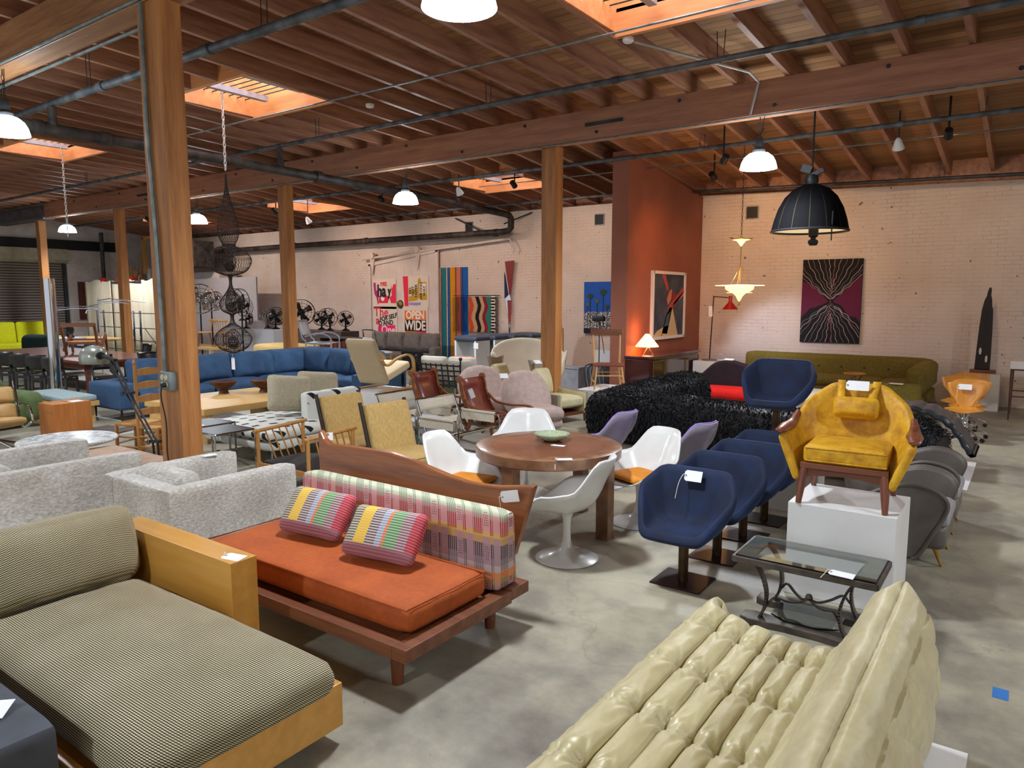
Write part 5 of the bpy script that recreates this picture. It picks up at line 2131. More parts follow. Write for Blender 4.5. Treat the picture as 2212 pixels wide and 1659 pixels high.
def scroll(loc, rz, label):
    t = T('scroll_armchair', label, 'armchair', loc, rz, 'red leather scroll armchairs')
    side = [(.40, .84), (.36, .88), (.32, .84), (.33, .74), (.28, .6), (.2, .44), (.08, .36), (-.12, .36), (-.34, .42), (-.36, .38), (-.12, .30), (.1, .28)]
    pr = spline([(0, .36, .87), (0, .325, .80), (0, .31, .7), (0, .24, .52), (0, .14, .37), (0, 0, .33), (0, -.2, .36), (0, -.36, .40)], 6)
    b = MB()
    b.surf(lambda u, v: ((u - .5) * .52, pr[min(int(v * (len(pr) - 1)), len(pr) - 1)].y, pr[min(int(v * (len(pr) - 1)), len(pr) - 1)].z), 4, len(pr))
    b.build('leather_sling', M['oxleather'], t, solid=.014, off=0)
    for s in (-1, 1):
        b = MB()
        P = [Vector((s * .275, p.y, p.z - .01)) for p in pr]
        for a, e in zip(P[:-1], P[1:]):
            b.bar(a, e + (e - a) * .3, .035, .055, up=(0, .6, .8))
        b.cyl((s * .255, .36, .87), (s * .295, .36, .87), .05, n=14)
        b.build('side_rail', M['cherry'], t)
        b = MB()
        P = spline([(s * .285, .27, .62), (s * .31, .12, .50), (s * .33, -.12, .465), (s * .345, -.40, .47), (s * .345, -.50, .43), (s * .345, -.47, .36), (s * .33, -.36, .34)], 6)
        for a, e in zip(P[:-1], P[1:]):
            b.bar(a, e + (e - a) * .3, .045, .028, up=(0, 0, 1))
        b.build('arm', M['cherry'], t)
        b = MB()
        P = spline([(s * .275, -.34, .38), (s * .275, -.2, .2), (s * .275, -.30, .02)], 6)
        for a, e in zip(P[:-1], P[1:]):
            b.bar(a, e + (e - a) * .3, .035, .05, up=(0, 1, 0))
        b.build('front_leg', M['cherry'], t)
        b = MB()
        P = spline([(s * .275, .16, .36), (s * .275, .2, .2), (s * .275, .36, .02)], 6)
        for a, e in zip(P[:-1], P[1:]):
            b.bar(a, e + (e - a) * .3, .035, .05, up=(0, 1, 0))
        b.build('rear_leg', M['cherry'], t)
        b = MB()
        for k in range(5):
            p = pr[3 + k * 5]
            b.lathe([(0, 0), (.007, 0), (.005, .005), (0, .006)], 6).xf(Matrix.Identity(4)) if False else b.cyl((s * .238, p.y - .012, p.z + .012), (s * .238, p.y - .02, p.z + .018), .009, n=6)
        b.build('nail_heads', M['brass'], t)
    return t


rc = scroll((-7.42, 8.42, 0), 92, 'red leather scroll armchair farther left, by the iron basket chair')
dup(rc, 'red leather scroll armchair with a price tag, nearer the round table', (-6.28, 8.22, 0), 92)
ptag('white price tag on the arm of the nearer red leather armchair', (-6.42, 7.95, .68), (40, 60, 90), .16, .07, 0)

# ---- pink oval slipper chairs ----
M['blush'] = mat('blush_wool', '#ae9990', '#baa59c', rough=.95, sheen=.5, nscale=14, bump=.15, bscale=90)


def blush(loc, rz, label):
    t = T('oval_lounge_chair', label, 'chair', loc, rz, 'blush wool oval lounge chairs')
    b = MB()
    b.cush(-.40, -.10, -.36, .40, .10, .40, .095, .05, 1, 12)
    b.warp(lambda p: Vector((p.x * math.sqrt(max(.05, 1 - (p.z / .46) ** 2)) * 1.05, p.y - .10 * (1 - abs(p.x) / .45), p.z)))
    b.xf(TR(0, .28, .50) @ RX(-32))
    b.build('backrest', M['blush'], t)
    for x, z in ((-.13, .40), (.0, .38), (.13, .40), (-.07, .5), (.07, .5)):
        MB().lathe([(0, 0), (.015, 0), (.012, .008), (0, .01)], 8).xf(TR(x, .06 + (z - .38) * .55, z) @ RX(60)).build('button', M['blush'], t)
    b = MB()
    b.cush(-.36, -.42, .2, .36, .22, .38, .085, .03, n=12)
    b.warp(lambda p: Vector((p.x * math.sqrt(max(.1, 1 - ((p.y + .05) / .55) ** 2 * .55)), p.y, p.z)))
    b.build('seat', M['blush'], t)
    b = MB()
    b.cush(-.34, -.38, .07, .34, .2, .21, .06, .01, n=8)
    b.warp(lambda p: Vector((p.x * math.sqrt(max(.1, 1 - ((p.y + .05) / .55) ** 2 * .55)), p.y, p.z)))
    b.build('base', M['blush'], t)
    for x in (-.22, .22):
        for y in (-.25, .15):
            MB().cyl((x, y, .1), (x, y, 0), .022, .016, 8).build('leg', M['walnut_z'], t)
    return t


bc = blush((-6.12, 9.1, 0), 62, 'blush wool oval lounge chair with a price tag')
dup(bc, 'blush wool oval lounge chair behind the red leather armchairs', (-7.2, 9.35, 0), 62)
ptag('white price tag on the top of the blush oval chair', (-6.55, 8.90, .84), (-50, 0, 50), .13, .1, 0)

# ---- cream club chairs ----
M['putty'] = mat('putty_linen', '#93866f', '#a0937c', rough=.9, nscale=50)
M['cream'] = mat('cream_leather', '#c3bb92', '#cfc7a0', rough=.55, nscale=5)


def club(loc, rz, label):
    t = T('club_armchair', label, 'armchair', loc, rz, 'cream high-back club armchairs')
    b = MB()
    P = [(-.16, .12), (.16, .12), (.19, .45), (.16, .62), (.14, .80), (.19, 1.0), (0, .965), (-.19, 1.0), (-.14, .80), (-.16, .62), (-.19, .45)]
    b.prism(P, .0, .06)
    b.xf(TR(0, .30, 0) @ RX(-6))
    b.build('back_panel', M['putty'], t, smooth=False, bev=.012)
    b = MB()
    b.cush(-.22, -.06, .0, .22, .06, .46, .055, .05, 1, 10, TR(0, .25, .40) @ RX(-12))
    b.warp(lambda p: Vector((p.x * (1 - .3 * max(0, p.z - .62) / .25), p.y, p.z)))
    b.build('back_cushion', M['cream'], t)
    for s in (-1, 1):
        b = MB()
        out = spline([(.32, 0, .62), (.2, 0, .53), (-.1, 0, .50), (-.42, 0, .49)], 5)
        P = [(p.x, p.z) for p in out] + [(-.42, .16), (.32, .16)]
        b.prism(P, s * .30, s * .36, 'yz')
        b.build('arm_panel', M['putty'], t, bev=.008)
        b = MB()
        b.prism([(p[0], p[1] - .012) for p in P], s * .265, s * .30, 'yz')
        b.build('arm_lining', M['cream'], t)
    b = MB()
    b.cush(-.27, -.42, .26, .27, .25, .42, .05, .03, n=8)
    b.build('seat_cushion', M['cream'], t)
    b = MB()
    b.box(-.35, -.41, .13, .35, .34, .17)
    b.build('base_rail', M['walnut'], t, smooth=False)
    for x in (-.32, .32):
        for y in (-.38, .32):
            MB().cyl((x, y, .14), (x, y, 0), .024, .014, 8).build('leg', M['walnut_z'], t)
    return t


cc = club((-6.38, 10.1, 0), 78, 'cream high-back club armchair with a price tag on its crest')
dup(cc, 'cream high-back club armchair farther left, before the shell chair', (-7.45, 10.35, 0), 78)
ptag('white price tag on the crest of the cream club armchair', (-6.68, 10.03, .965), (-60, 0, 70), .14, .1, 0)

# ---- cream shell chair ----
M['ivory'] = mat('ivory_wool', '#c2b69f', '#cdc2ac', rough=.85, sheen=.25, nscale=3)
t = T('shell_chair', 'large ivory shell chair with sweeping wings beside the timber post', 'chair', (-7.6, 11.25, 0), 55)
b = MB()


def shell(u, v):
    a = (u - .5) * 2
    top = .50 + .76 * (max(0, math.cos(a * PI * .5)) ** .8)
    top += .36 * math.exp(-((abs(a) - .86) / .14) ** 2) * .8
    r = .1 + .58 * v ** .7
    ang = a * 2.15
    return (r * math.sin(ang) * 1.12, .12 + r * math.cos(ang) * .62 - .05 * v + .12 * v * v, .30 + (top - .30) * v ** 1.7)


b.surf(shell, 45, 14)
b.build('shell', M['ivory'], t, solid=.04, off=0, sub=1)
b = MB()
b.cush(-.34, -.36, .26, .34, .28, .40, .06, .03, n=10)
b.build('seat', M['ivory'], t)
MB().lathe([(0, 0), (.28, 0), (.28, .015), (.05, .04), (.04, .28), (0, .28)], 24).build('pedestal', M['chrome'], t)
MB().cyl((.06, .55, .95), (.06, .53, .95), .014, n=8).build('button', M['black'], t)

# ---- iron basket chair with cushions ----
t = T('iron_armchair', 'black woven iron strap armchair with pale cushions', 'armchair', (-8.5, 9.88, 0), 180)
b = MB()
for x in [(-.5 + k * .125) for k in range(9)]:
    b.bar((x, .25 + .04 * (1 - (x / .5) ** 2), .46), (x, .30 + .06 * (1 - (x / .5) ** 2), .88), .028, .006, up=(0, 1, 0))
for z in (.50, .58, .67, .76, .85):
    P = [Vector((x, .25 + .05 * (1 - (x / .5) ** 2) + (z - .46) * .13, z)) for x in [(-.5 + k * .1) for k in range(11)]]
    for a, e in zip(P[:-1], P[1:]):
        b.bar(a, e, .006, .028)
for y in (-.4, -.28, -.16, -.04, .08, .2):
    b.bar((-.5, y, .45), (.5, y, .45), .03, .006)
b.build('strap_basket', M['black'], t, smooth=False)
b = MB()
for s in (-1, 1):
    b.tube([(s * .52, .33, .0), (s * .52, .30, .95)], .014, 8)
    b.lathe([(0, .0), (.025, .012), (.034, .035), (.025, .058), (0, .07)], 12, (s * .52, .30, .94))
    b.tube([(s * .52, -.42, 0), (s * .52, -.42, .68)], .014, 8)
    b.lathe([(0, .0), (.022, .01), (.03, .03), (.022, .05), (0, .06)], 12, (s * .52, -.42, .67))
    b.tube([(s * .52, .3, .64), (s * .55, 0, .67), (s * .52, -.42, .64)], .012, 8)
    b.tube([(s * .52, .3, .45), (s * .52, -.42, .45)], .012, 8)
b.build('frame', M['black'], t)
for (x, y, z, lab) in ((-8.80, 9.86, .75, 'pale square cushion in the iron armchair, left'), (-8.16, 9.88, .76, 'pale square cushion in the iron armchair, right')):
    c = T('cushion', lab, 'cushion', (x, y, z), 6, 'pale cushions of the iron armchair')
    b = MB()
    b.cush(-.30, -.09, -.22, .30, .09, .24, .08, .02, 1, 10, RX(14), pinch=.5)
    b.build('cover', mat('ecru_linen', '#c4c0b2', '#cec9bb', rough=.9, nscale=30), c)

# ---- row of grey-padded white stools ----
M['padgrey'] = mat('charcoal_vinyl_pad', '#3c404d', '#464b59', rough=.5, nscale=4)


def cstool(loc, label, tagged=False):
    t = T('bar_stool', label, 'stool', loc, 0, 'white panel stools with charcoal pads')
    for x in (-.28, .28):
        MB().box(x - .025, -.25, 0, x + .025, .25, 1.08).build('side_panel', M['white'], t, smooth=False)
    b = MB()
    b.cush(-.32, -.27, 1.06, .32, .27, 1.18, .055, .02, n=8)
    b.build('pad', M['padgrey'], t)
    MB().box(-.26, -.2, .38, .26, .2, .42).build('foot_shelf', M['white'], t, smooth=False)
    MB().box(-.26, .2, .05, .26, .24, 1.06).build('rear_panel', M['white'], t, smooth=False)
    return t


cs = cstool((-10.15, 12.6, 0), 'white stool with charcoal pad and price tag, left end of the row')
for x, y, lab in ((-10.08, 13.2, 'second white stool with charcoal pad from the left end'), (-9.98, 13.8, 'third white stool with charcoal pad from the left end'), (-9.88, 14.4, 'white stool with charcoal pad nearest the oval mirror')):
    dup(cs, lab, (x, y, 0))
ptag('small white price tag on the end panel of the first white stool', (-9.84, 12.34, .98), (0, 0, 0), .13, .13, 0)
# oval mirror
t = T('oval_mirror', 'oval wood-framed standing mirror tilted beside the timber post', 'mirror', (-9.42, 14.75, 0), -5)
b = MB()
b.lathe([(0, 0), (.28, 0), (.28, .01), (0, .01)], 40).xf(TR(0, 0, 1.27) @ Matrix.Diagonal((1, 1, 1.62, 1)) @ RX(90))
b.build('glass', mat('mirror_glass', '#d5d5d5', rough=.02, metal=1), t)
b = MB()
b.tube([(.29 * math.cos(a), -.005, 1.27 + .47 * math.sin(a)) for a in [k * PI / 22 for k in range(44)]], .026, 8, closed=True)
b.build('frame', M['ash'], t)
b = MB()
for s in (-1, 1):
    b.bar((s * .34, 0, 0), (s * .31, .02, 1.3), .035)
    b.bar((s * .34, -.2, .02), (s * .34, .2, .02), .04)
b.bar((-.34, 0, .3), (.34, 0, .3), .03)
b.build('stand', M['ash'], t, smooth=False)

# ---- cantilever lounge chair on white plinth ----
tag(MB().box(-9.75, 8.45, 0, -8.75, 9.35, .43).build('plinth', M['white'], smooth=False, bev=.004), 'white plinth under the bentwood cantilever armchair', 'plinth', 'white display plinths')
tag(MB().box(-7.55, 7.35, 0, -6.75, 7.95, .30).build('plinth', mat('grey_plinth', '#a5a8ab', rough=.6), smooth=False, bev=.004), 'grey plinth low behind the chrome strap armchairs', 'plinth', 'white display plinths')
M['oat'] = mat('oatmeal_canvas', '#ac9a7a', '#b9a788', rough=.9, nscale=60)
M['oat_l'] = mat('pale_canvas_seat', '#d3c29a', '#dccca6', rough=.9, nscale=60)
M['birch'] = wood('birch_bentwood', '#b98d50', '#cda166', 1, 5, .35, coat=.3)
t = T('cantilever_armchair', 'bentwood cantilever armchair in oatmeal canvas on a white plinth', 'armchair', (-9.25, 8.9, .43), 184)
b = MB()
b.cush(-.33, -.055, 0, .33, .055, .86, .05, .0, 1, 10, TR(0, .14, .12) @ RX(-24))
b.build('backrest', M['oat'], t)
b = MB()
b.cush(-.30, -.5, -.07, .30, .16, .07, .05, .02, 2, 10, TR(0, 0, .27) @ RX(-18))
b.build('seat', M['oat_l'], t)
for s in (-1, 1):
    b = MB()
    P = spline([(s * .34, .34, .56), (s * .34, .26, .47), (s * .34, .16, .455), (s * .34, -.05, .55), (s * .34, -.30, .60), (s * .34, -.42, .58), (s * .34, -.50, .48), (s * .34, -.52, .2), (s * .34, -.52, .08), (s * .34, -.46, .025), (s * .34, -.2, .018), (s * .34, .36, .015)], 6)
    for a, e in zip(P[:-1], P[1:]):
        b.bar(a, e + (e - a) * .25, .06, .028, up=(0, .3, 1) if abs((e - a).normalized().z) < .8 else (0, 1, 0))
    b.build('bent_arm', M['birch'], t)

# ---- spindle-arm settle ----
M['oak'] = wood('golden_oak', '#a97437', '#c18c4b', 2, 6, .4, coat=.15)
t = T('spindle_armchair', 'pale wood armchair frame with slanted spindle arms and black webbing seat', 'armchair', (-6.33, 4.97, 0))
for s in (-1, 1):
    x = s * .42
    b = MB()
    b.tube([(x, -.36, .60), (x, .34, .635)], .02, 10)
    b.build('arm_rail', M['oak'], t)
    for y in (-.31, .29):
        MB().tube([(x, y, .0), (x, y, .61)], .02, 8).build('leg', M['oak'], t)
    for k in range(6):
        MB().tube([(x, -.22 + k * .09, .61), (x + s * -.03, -.10 + k * .09, .24)], .0085, 6).build('spindle', M['oak'], t)
    MB().bar((x, -.33, .23), (x, .33, .23), .035, .05).build('side_rail', M['oak'], t, smooth=False)
for y in (-.31, .31):
    MB().bar((-.42, y, .23), (.42, y, .23), .035, .05).build('cross_rail', M['oak'], t, smooth=False)
b = MB()
b.cush(-.4, -.29, .24, .4, .29, .275, .015, .0, n=6)
b.build('webbing_seat', M['black'], t)
ptag('white price tag hanging on the spindle arm', (-5.90, 4.90, .60), (-20, 0, 50), .12, .08, .16, -1, (-.01, -.02, -.17))

# ---- dotted daybed ----
q = NT('lozenge_weave')
xs = q.xyz(q.co().outputs[0])
P_ = .21
u = q.math('ADD', q.math('MULTIPLY', xs[0], 1 / P_), q.math('MULTIPLY', xs[1], .0))
v_ = q.math('ADD', q.math('MULTIPLY', xs[1], 1 / P_), q.math('MULTIPLY', xs[2], 1 / P_))
row = q.math('FLOOR', v_)
off = q.math('MULTIPLY', q.math('MODULO', row, 2), .5)
fu = q.math('SUBTRACT', q.math('FRACT', q.math('ADD', q.math('ADD', u, q.math('MULTIPLY', xs[2], 4.3)), off)), .5)
fv = q.math('SUBTRACT', q.math('FRACT', v_), .5)
sk = q.math('ADD', fu, q.math('MULTIPLY', fv, -.45))
inside = q.math('MULTIPLY', q.math('LESS_THAN', q.math('ABSOLUTE', sk), .15), q.math('LESS_THAN', q.math('ABSOLUTE', fv), .22))
q.col(q.mix(inside, '#cfd0c8', '#0e0e12'))
q.set(Roughness=.9)
M['lozenge'] = q.m
t = T('daybed', 'white daybed with scattered black lozenge pattern and tall side back', 'daybed', (-8.06, 5.92, 0))
b = MB()
b.cush(-.72, -.68, .17, .70, .95, .30, .05, .005, n=10)
b.build('base', M['lozenge'], t)
b = MB()
b.cush(-.74, -.70, .30, .70, .95, .42, .058, .05, n=12)
b.build('seat_cushion', M['lozenge'], t)
b = MB()
b.cush(.28, .10, .30, .46, 1.04, .80, .05, .005, 0, n=10)
b.build('side_back', M['lozenge'], t)
for x in (-.62, .6):
    for y in (-.58, .85):
        MB().tube([(x, y, .18), (x, y, .02), (x, y + .06, .01)], .014, 8).build('leg', M['chrome'], t)
for (x, y, z, rz, lab) in ((-8.06, 6.08, .755, 66, 'oatmeal linen cushion leaning on the dotted daybed, nearer one'), (-8.12, 6.62, .76, 72, 'oatmeal linen cushion leaning on the dotted daybed, farther one')):
    c = T('cushion', lab, 'cushion', (x, y, z), rz, 'oatmeal cushions on the dotted daybed')
    b = MB()
    b.cush(-.30, -.10, -.26, .30, .10, .26, .09, .03, 1, 10, RX(-22) @ RY(6), pinch=.55)
    b.build('cover', mat('oatmeal_linen', '#a39a82', '#b1a88f', rough=.95, nscale=40), c)

# ---- chrome nesting side tables ----
M['smoke'] = mat('dark_brown_top', '#2b2626', '#352f2f', rough=.35)


def usm(loc, label, s=.26, rz=0):
    t = T('side_table', label, 'table', loc, rz, 'square chrome side tables with dark tops')
    MB().box(-s + .01, -s + .01, .49, s - .01, s - .01, .505).build('tabletop', M['smoke'], t, smooth=False)
    P = [(-s, -s), (s, -s), (s, s), (-s, s)]
    for i in range(4):
        a, e = P[i], P[(i + 1) % 4]
        MB().cyl((a[0], a[1], .495), (e[0], e[1], .495), .011, n=8).build('rim_tube', M['chrome'], t)
        b = MB()
        b.cyl((a[0], a[1], 0), (a[0], a[1], .49), .012, n=8)
        b.lathe([(0, -.018), (.013, -.012), (.018, 0), (.013, .012), (0, .018)], 10, (a[0], a[1], .495))
        b.build('leg', M['chrome'], t)
    return t


ut = usm((-7.64, 4.80, 0), 'square chrome side table with dark top, nearest the dotted daybed')
dup(ut, 'square chrome side table with dark top, behind its twin by the post', (-8.24, 4.93, .0))
tag(MB().box(-8.2, 4.74, .507, -8.03, 4.82, .509).build('paper_slip', M['tagpaper'], smooth=False), 'white paper slip lying on the rear chrome side table', 'paper')
t = T('quilted_chair_back', 'grey quilted chair cushion with ties standing beside the post', 'cushion', (-7.98, 4.46, 0), -8)
b = MB()
b.cush(-.26, -.05, .02, .26, .05, .60, .04, .01, 1, 8)
b.build('cover', M['silver'], t)
b = MB()
b.tube(spline([(.1, -.06, .5), (.18, -.1, .4), (.12, -.08, .3)], 5), .005, 5)
b.tube(spline([(.1, -.06, .5), (.05, -.1, .42), (.14, -.08, .34)], 5), .005, 5)
b.build('ties', M['string'], t)
M['camel'] = mat('tan_leather_pad', '#a78a72', '#b79a82', rough=.6, nscale=7)
t = T('low_mattress', 'low tan leather mattress behind the grey velvet armchairs', 'mattress', (-8.2, 3.95, 0), 0)
b = MB()
b.cush(-.85, -.22, .02, .75, .28, .26, .06, .02, n=10)
b.build('pad', M['camel'], t)

# ---- blond coffee table with bowls ----
M['blond'] = wood('blond_wood', '#c0985a', '#cfa968', 1, 3, .45, ring=6)
t = T('coffee_table', 'long blond wood slab coffee table holding two footed bowls', 'table', (-9.98, 6.5, 0))
MB().box(-.82, -.98, .41, .78, .95, .50).build('tabletop', M['blond'], t, smooth=False, bev=.004)
for y in (-.93, .80):
    MB().box(-.78, y, 0, .74, y + .1, .41).build('slab_leg', M['blond'], t, smooth=False)
q = mat('rusty_iron', '#3d2118', '#5b3324', rough=.6, nscale=9, metal=.2)
for x, y, lab in ((-10.5, 6.66, 'rust brown footed bowl on the blond coffee table, left one'), (-10.12, 7.14, 'rust brown footed bowl on the blond coffee table, right one')):
    o = MB().lathe([(0, 0), (.085, 0), (.06, .05), (.06, .06), (.16, .13), (.215, .195), (.212, .20), (.20, .195), (.15, .145), (.05, .08), (0, .075)], 32).build('footed_bowl', q)
    o.location = (x, y, .501)
    tag(o, lab, 'bowl', 'footed bowls on the coffee table')

# ---- blue sectional ----
M['denim'] = mat('denim_blue_linen', '#2b4564', '#375676', rough=.9, nscale=5, sheen=.2)
M['denim_d'] = mat('denim_frame_linen', '#2d4868', '#355374', rough=.9, nscale=30)
t = T('sectional_sofa', 'large denim blue corner sectional sofa with loose back cushions', 'sofa', (-12.55, 8.2, 0))
MB().cush(-.55, -2.25, .16, .48, 2.2, .30, .04, 0, n=8).build('frame', M['denim_d'], t)
MB().cush(.40, 1.3, .16, 2.35, 2.25, .30, .04, 0, n=8).build('frame', M['denim_d'], t)
for y0, y1 in ((-2.1, -.70), (-.68, .55), (.57, 1.70)):
    MB().cush(-.42, y0, .28, .50, y1, .45, .07, .03, n=10, wob=.008).build('seat_cushion', M['denim'], t)
for x0, x1 in ((.52, 1.3), (1.32, 2.08)):
    MB().cush(x0, 1.28, .28, x1, 2.05, .45, .07, .03, n=10, wob=.008).build('seat_cushion', M['denim'], t)
MB().cush(-.62, -2.25, .2, -.40, 2.3, .62, .05, 0, n=8).build('back_frame', M['denim_d'], t)
MB().cush(-.45, 2.08, .2, 2.4, 2.3, .62, .05, 0, n=8).build('back_frame', M['denim_d'], t)
MB().cush(-.55, -2.46, .18, .52, -2.14, .62, .045, .0, n=10).build('left_arm', M['denim_d'], t)
MB().cush(2.08, 1.10, .18, 2.40, 2.3, .58, .045, .0, n=10).build('right_arm', M['denim_d'], t)
for y, a in ((-1.45, 0), (-.42, 2), (.55, -3), (1.4, 2)):
    MB().cush(-.50, -.14, -.28, .50, .14, .29, .12, .05, 1, 10, TR(-.22, y, .68) @ RZ(90 + a) @ RX(-12), pinch=.35, wob=.012).build('back_cushion', M['denim'], t)
for x, a in ((.18, 3), (1.0, -2), (1.72, 2)):
    MB().cush(-.42, -.14, -.28, .42, .14, .29, .12, .05, 1, 10, TR(x, 1.90, .70) @ RZ(a) @ RX(-12), pinch=.35, wob=.012).build('back_cushion', M['denim'], t)
for x, y in ((.42, -2.38), (-.48, -2.38), (2.3, 1.2), (.35, 1.2)):
    MB().cyl((x, y, .18), (x, y, 0), .02, .014, 8).build('leg', M['bronze'], t)
# rug-like grey boards
tag(MB().box(-11.9, 5.0, .0005, -10.9, 7.4, .008).build('rug', mat('two_tone_rug', '#5b534f', '#a8aaa6', rough=.95, nscale=.9, lo=.49, hi=.51), smooth=False), 'two-tone grey rug in front of the blue sectional arm', 'rug')

# ---- rush stools and ladder chair ----
M['rush'] = mat('woven_rush', '#a9763a', '#c0904f', rough=.85, nscale=30, stretch=(1, 4, 1), bump=.3)


def rushseat(t, back=False):
    MB().cush(-.2, -.18, .385, .2, .18, .43, .02, .008, n=8).build('rush_seat', M['rush'], t)
    for x in (-.19, .19):
        for y in (-.17, .17):
            top = 1.2 if (back and y > 0) else .42
            b = MB()
            b.cyl((x, y, 0), (x, y, top), .022, n=10)
            if top > 1:
                b.lathe([(0, .0), (.02, .01), (.024, .03), (.012, .06), (0, .075)], 10, (x, y, top))
            b.build('post', M['oak'], t)
    b = MB()
    for z in (.12, .25):
        b.cyl((-.19, -.17, z), (.19, -.17, z), .011, n=6).cyl((-.19, .17, z), (.19, .17, z), .011, n=6)
        b.cyl((-.19, -.17, z + .04), (-.19, .17, z + .04), .011, n=6).cyl((.19, -.17, z + .04), (.19, .17, z + .04), .011, n=6)
    b.build('stretcher', M['oak'], t)
    if back:
        for z in (.55, .72, .89, 1.06):
            MB().prism([(-.18, z), (.18, z), (.17, z + .075), (0, z + .095), (-.17, z + .075)], .155, .175).build('ladder_slat', M['oak'], t, smooth=False)


t = T('rush_stool', 'low rush-seated wooden stool by the near timber post', 'stool', (-9.42, 4.72, 0), 24)
rushseat(t)
t = T('ladder_back_chair', 'rush-seated ladder-back chair half hidden by the near timber post', 'chair', (-8.98, 4.78, 0), 100)
rushseat(t, True)

# ---- articulated floor lamp ----
M['pewter'] = mat('pewter_enamel', '#7d8076', '#878a80', rough=.2, metal=.35, coat=.5)
t = T('articulated_lamp', 'black double-arm articulated lamp with grey domed head', 'lamp', (-8.42, 4.42, 0))
b = MB()
for d in (-.055, .055):
    b.cyl((d, 0, .03), (d - .03, 0, .32), .013, n=8)
    b.cyl((d - .03, 0, .32), (d - .60, 0, .86), .013, n=8)
    b.cyl((d - .60, 0, .86), (d - .93, 0, 1.25), .017, n=8)
b.build('arm_rods', M['black'], t)
for x, z in ((-.03, .32), (-.60, .86)):
    b = MB()
    b.bar((x - .1, 0, z), (x + .12, 0, z + .02), .05, .03)
    b.tube([(x - .1 + .028 * math.cos(a), -.03, z - .01 + .028 * math.sin(a)) for a in [k * PI / 6 for k in range(12)]], .006, 5, closed=True)
    b.build('joint', M['black'], t)
b = MB()
b.bar((-1.22, 0, 1.30), (-.86, 0, 1.26), .05, .03)
b.bar((-1.0, 0, 1.17), (-.84, 0, 1.10), .02, .12)
b.build('elbow', M['black'], t)
b = MB()
b.lathe([(.185, .0), (.19, .06), (.175, .14), (.13, .20), (.06, .23), (0, .235)], 26)
b.xf(TR(-1.42, 0, 1.19) @ Matrix.Diagonal((1.18, .9, 1, 1)))
b.build('domed_head', M['pewter'], t)
MB().cyl((-1.28, -.02, 1.3), (-1.2, -.02, 1.3), .05, n=12).build('swivel', M['black'], t)
MB().lathe([(0, 0), (.16, 0), (.16, .03), (0, .035)], 24).build('base', M['black'], t)
# ---- chrome column lamp ----
t = T('column_lamp', 'tall polished chrome column standing left of the near post', 'lamp', (-14.7, 5.9, 0))
MB().cyl((0, 0, .02), (0, 0, 2.38), .095, n=28).build('column', M['chrome'], t)
MB().lathe([(0, 0), (.2, 0), (.2, .02), (0, .02)], 28).build('base', M['chrome'], t)

# ---- wood cube, marble table, green sofa, lounge chair ----
M['fir'] = wood('fir_veneer', '#a9642b', '#bf7a3c', 2, 4, .5, ring=9)
t = T('wood_cube', 'orange fir veneer cube pedestal with a paper on top', 'pedestal', (-11.6, 4.75, 0), 4)
MB().box(-.21, -.27, 0, .21, .27, .50).build('body', M['fir'], t, smooth=False, bev=.003)
for k in range(3):
    MB().cyl((-.12 + k * .06, .02, .5005), (-.12 + k * .06, .02, .502), .018, n=10).build('finger_hole', M['black'], t)
tag(MB().box(-11.6, 4.78, .503, -11.42, 4.94, .506).build('paper_sheet', M['tagpaper'], smooth=False), 'white paper sheet on the fir veneer cube', 'paper')
q = NT('white_marble')
n1 = q.noise(q.co(), 3, 8, .7)
q.col(q.ramp(n1, [(.42, '#dfe0df'), (.5, '#9fa3a3'), (.54, '#e2e3e2')]))
q.set(Roughness=.15)
t = T('round_coffee_table', 'round white marble coffee table behind the grey velvet armchairs', 'table', (-9.42, 3.86, 0))
MB().lathe([(0, .30), (.52, .30), (.54, .315), (.54, .33), (.53, .34), (0, .34)], 48).build('tabletop', q.m, t)
MB().lathe([(0, 0), (.28, 0), (.1, .04), (.06, .3), (0, .3)], 28).build('pedestal', M['white'], t)
M['moss'] = mat('moss_velvet', '#4d5e36', '#5c6e42', rough=.8, sheen=.5, nscale=5)
t = T('armchair', 'moss green velvet armchair at the left edge', 'armchair', (-13.15, 4.1, 0), 100)
b = MB()
b.cush(-.6, -.5, .06, .6, .55, .36, .08, .02, n=8)
b.build('seat', M['moss'], t)
for s in (-1, 1):
    b = MB()
    b.cush(min(s * .45, s * .72), -.62, .1, max(s * .45, s * .72), .5, .56, .12, .01, n=8)
    b.build('armrest', M['moss'], t)
b = MB()
b.cush(-.7, .32, .1, .7, .66, .74, .15, .02, 1, 10)
b.build('backrest', M['moss'], t)
M['tan'] = mat('tan_leather', '#a07c48', '#b28e5a', rough=.5, nscale=6)
t = T('lounge_chair', 'tan leather lounge chair with polished aluminium side frames, cropped by the left edge', 'chair', (-11.35, 3.75, 0), 80)
b = MB()
b.cush(-.3, -.5, -.045, .3, .2, .045, .04, .03, n=8, M=TR(0, 0, .33) @ RX(-10))
b.build('seat_pad', M['tan'], t)
for k in range(2):
    b = MB()
    b.cush(-.3, -.045, 0, .3, .045, .24, .04, .03, 1, 8, TR(0, .2 + k * .11, .34 + k * .23) @ RX(-26))
    b.build('back_pad', M['tan'], t)
for s in (-1, 1):
    b = MB()
    b.tube(spline([(s * .33, -.5, .38), (s * .33, -.2, .29), (s * .33, .1, .27), (s * .33, .24, .42), (s * .33, .44, .86)], 6), .016, 8)
    b.tube(spline([(s * .36, -.45, .36), (s * .36, -.42, .52), (s * .36, -.2, .57), (s * .36, .3, .54)], 6), .015, 8)
    b.build('side_frame', M['chrome'], t)
b = MB()
for k in range(4):
    a = k * PI / 2 + .5
    b.tube([(0, -.05, .12), (.3 * math.cos(a), -.05 + .3 * math.sin(a), .02)], .018, 8)
b.cyl((0, -.05, .1), (0, -.05, .28), .03, n=10)
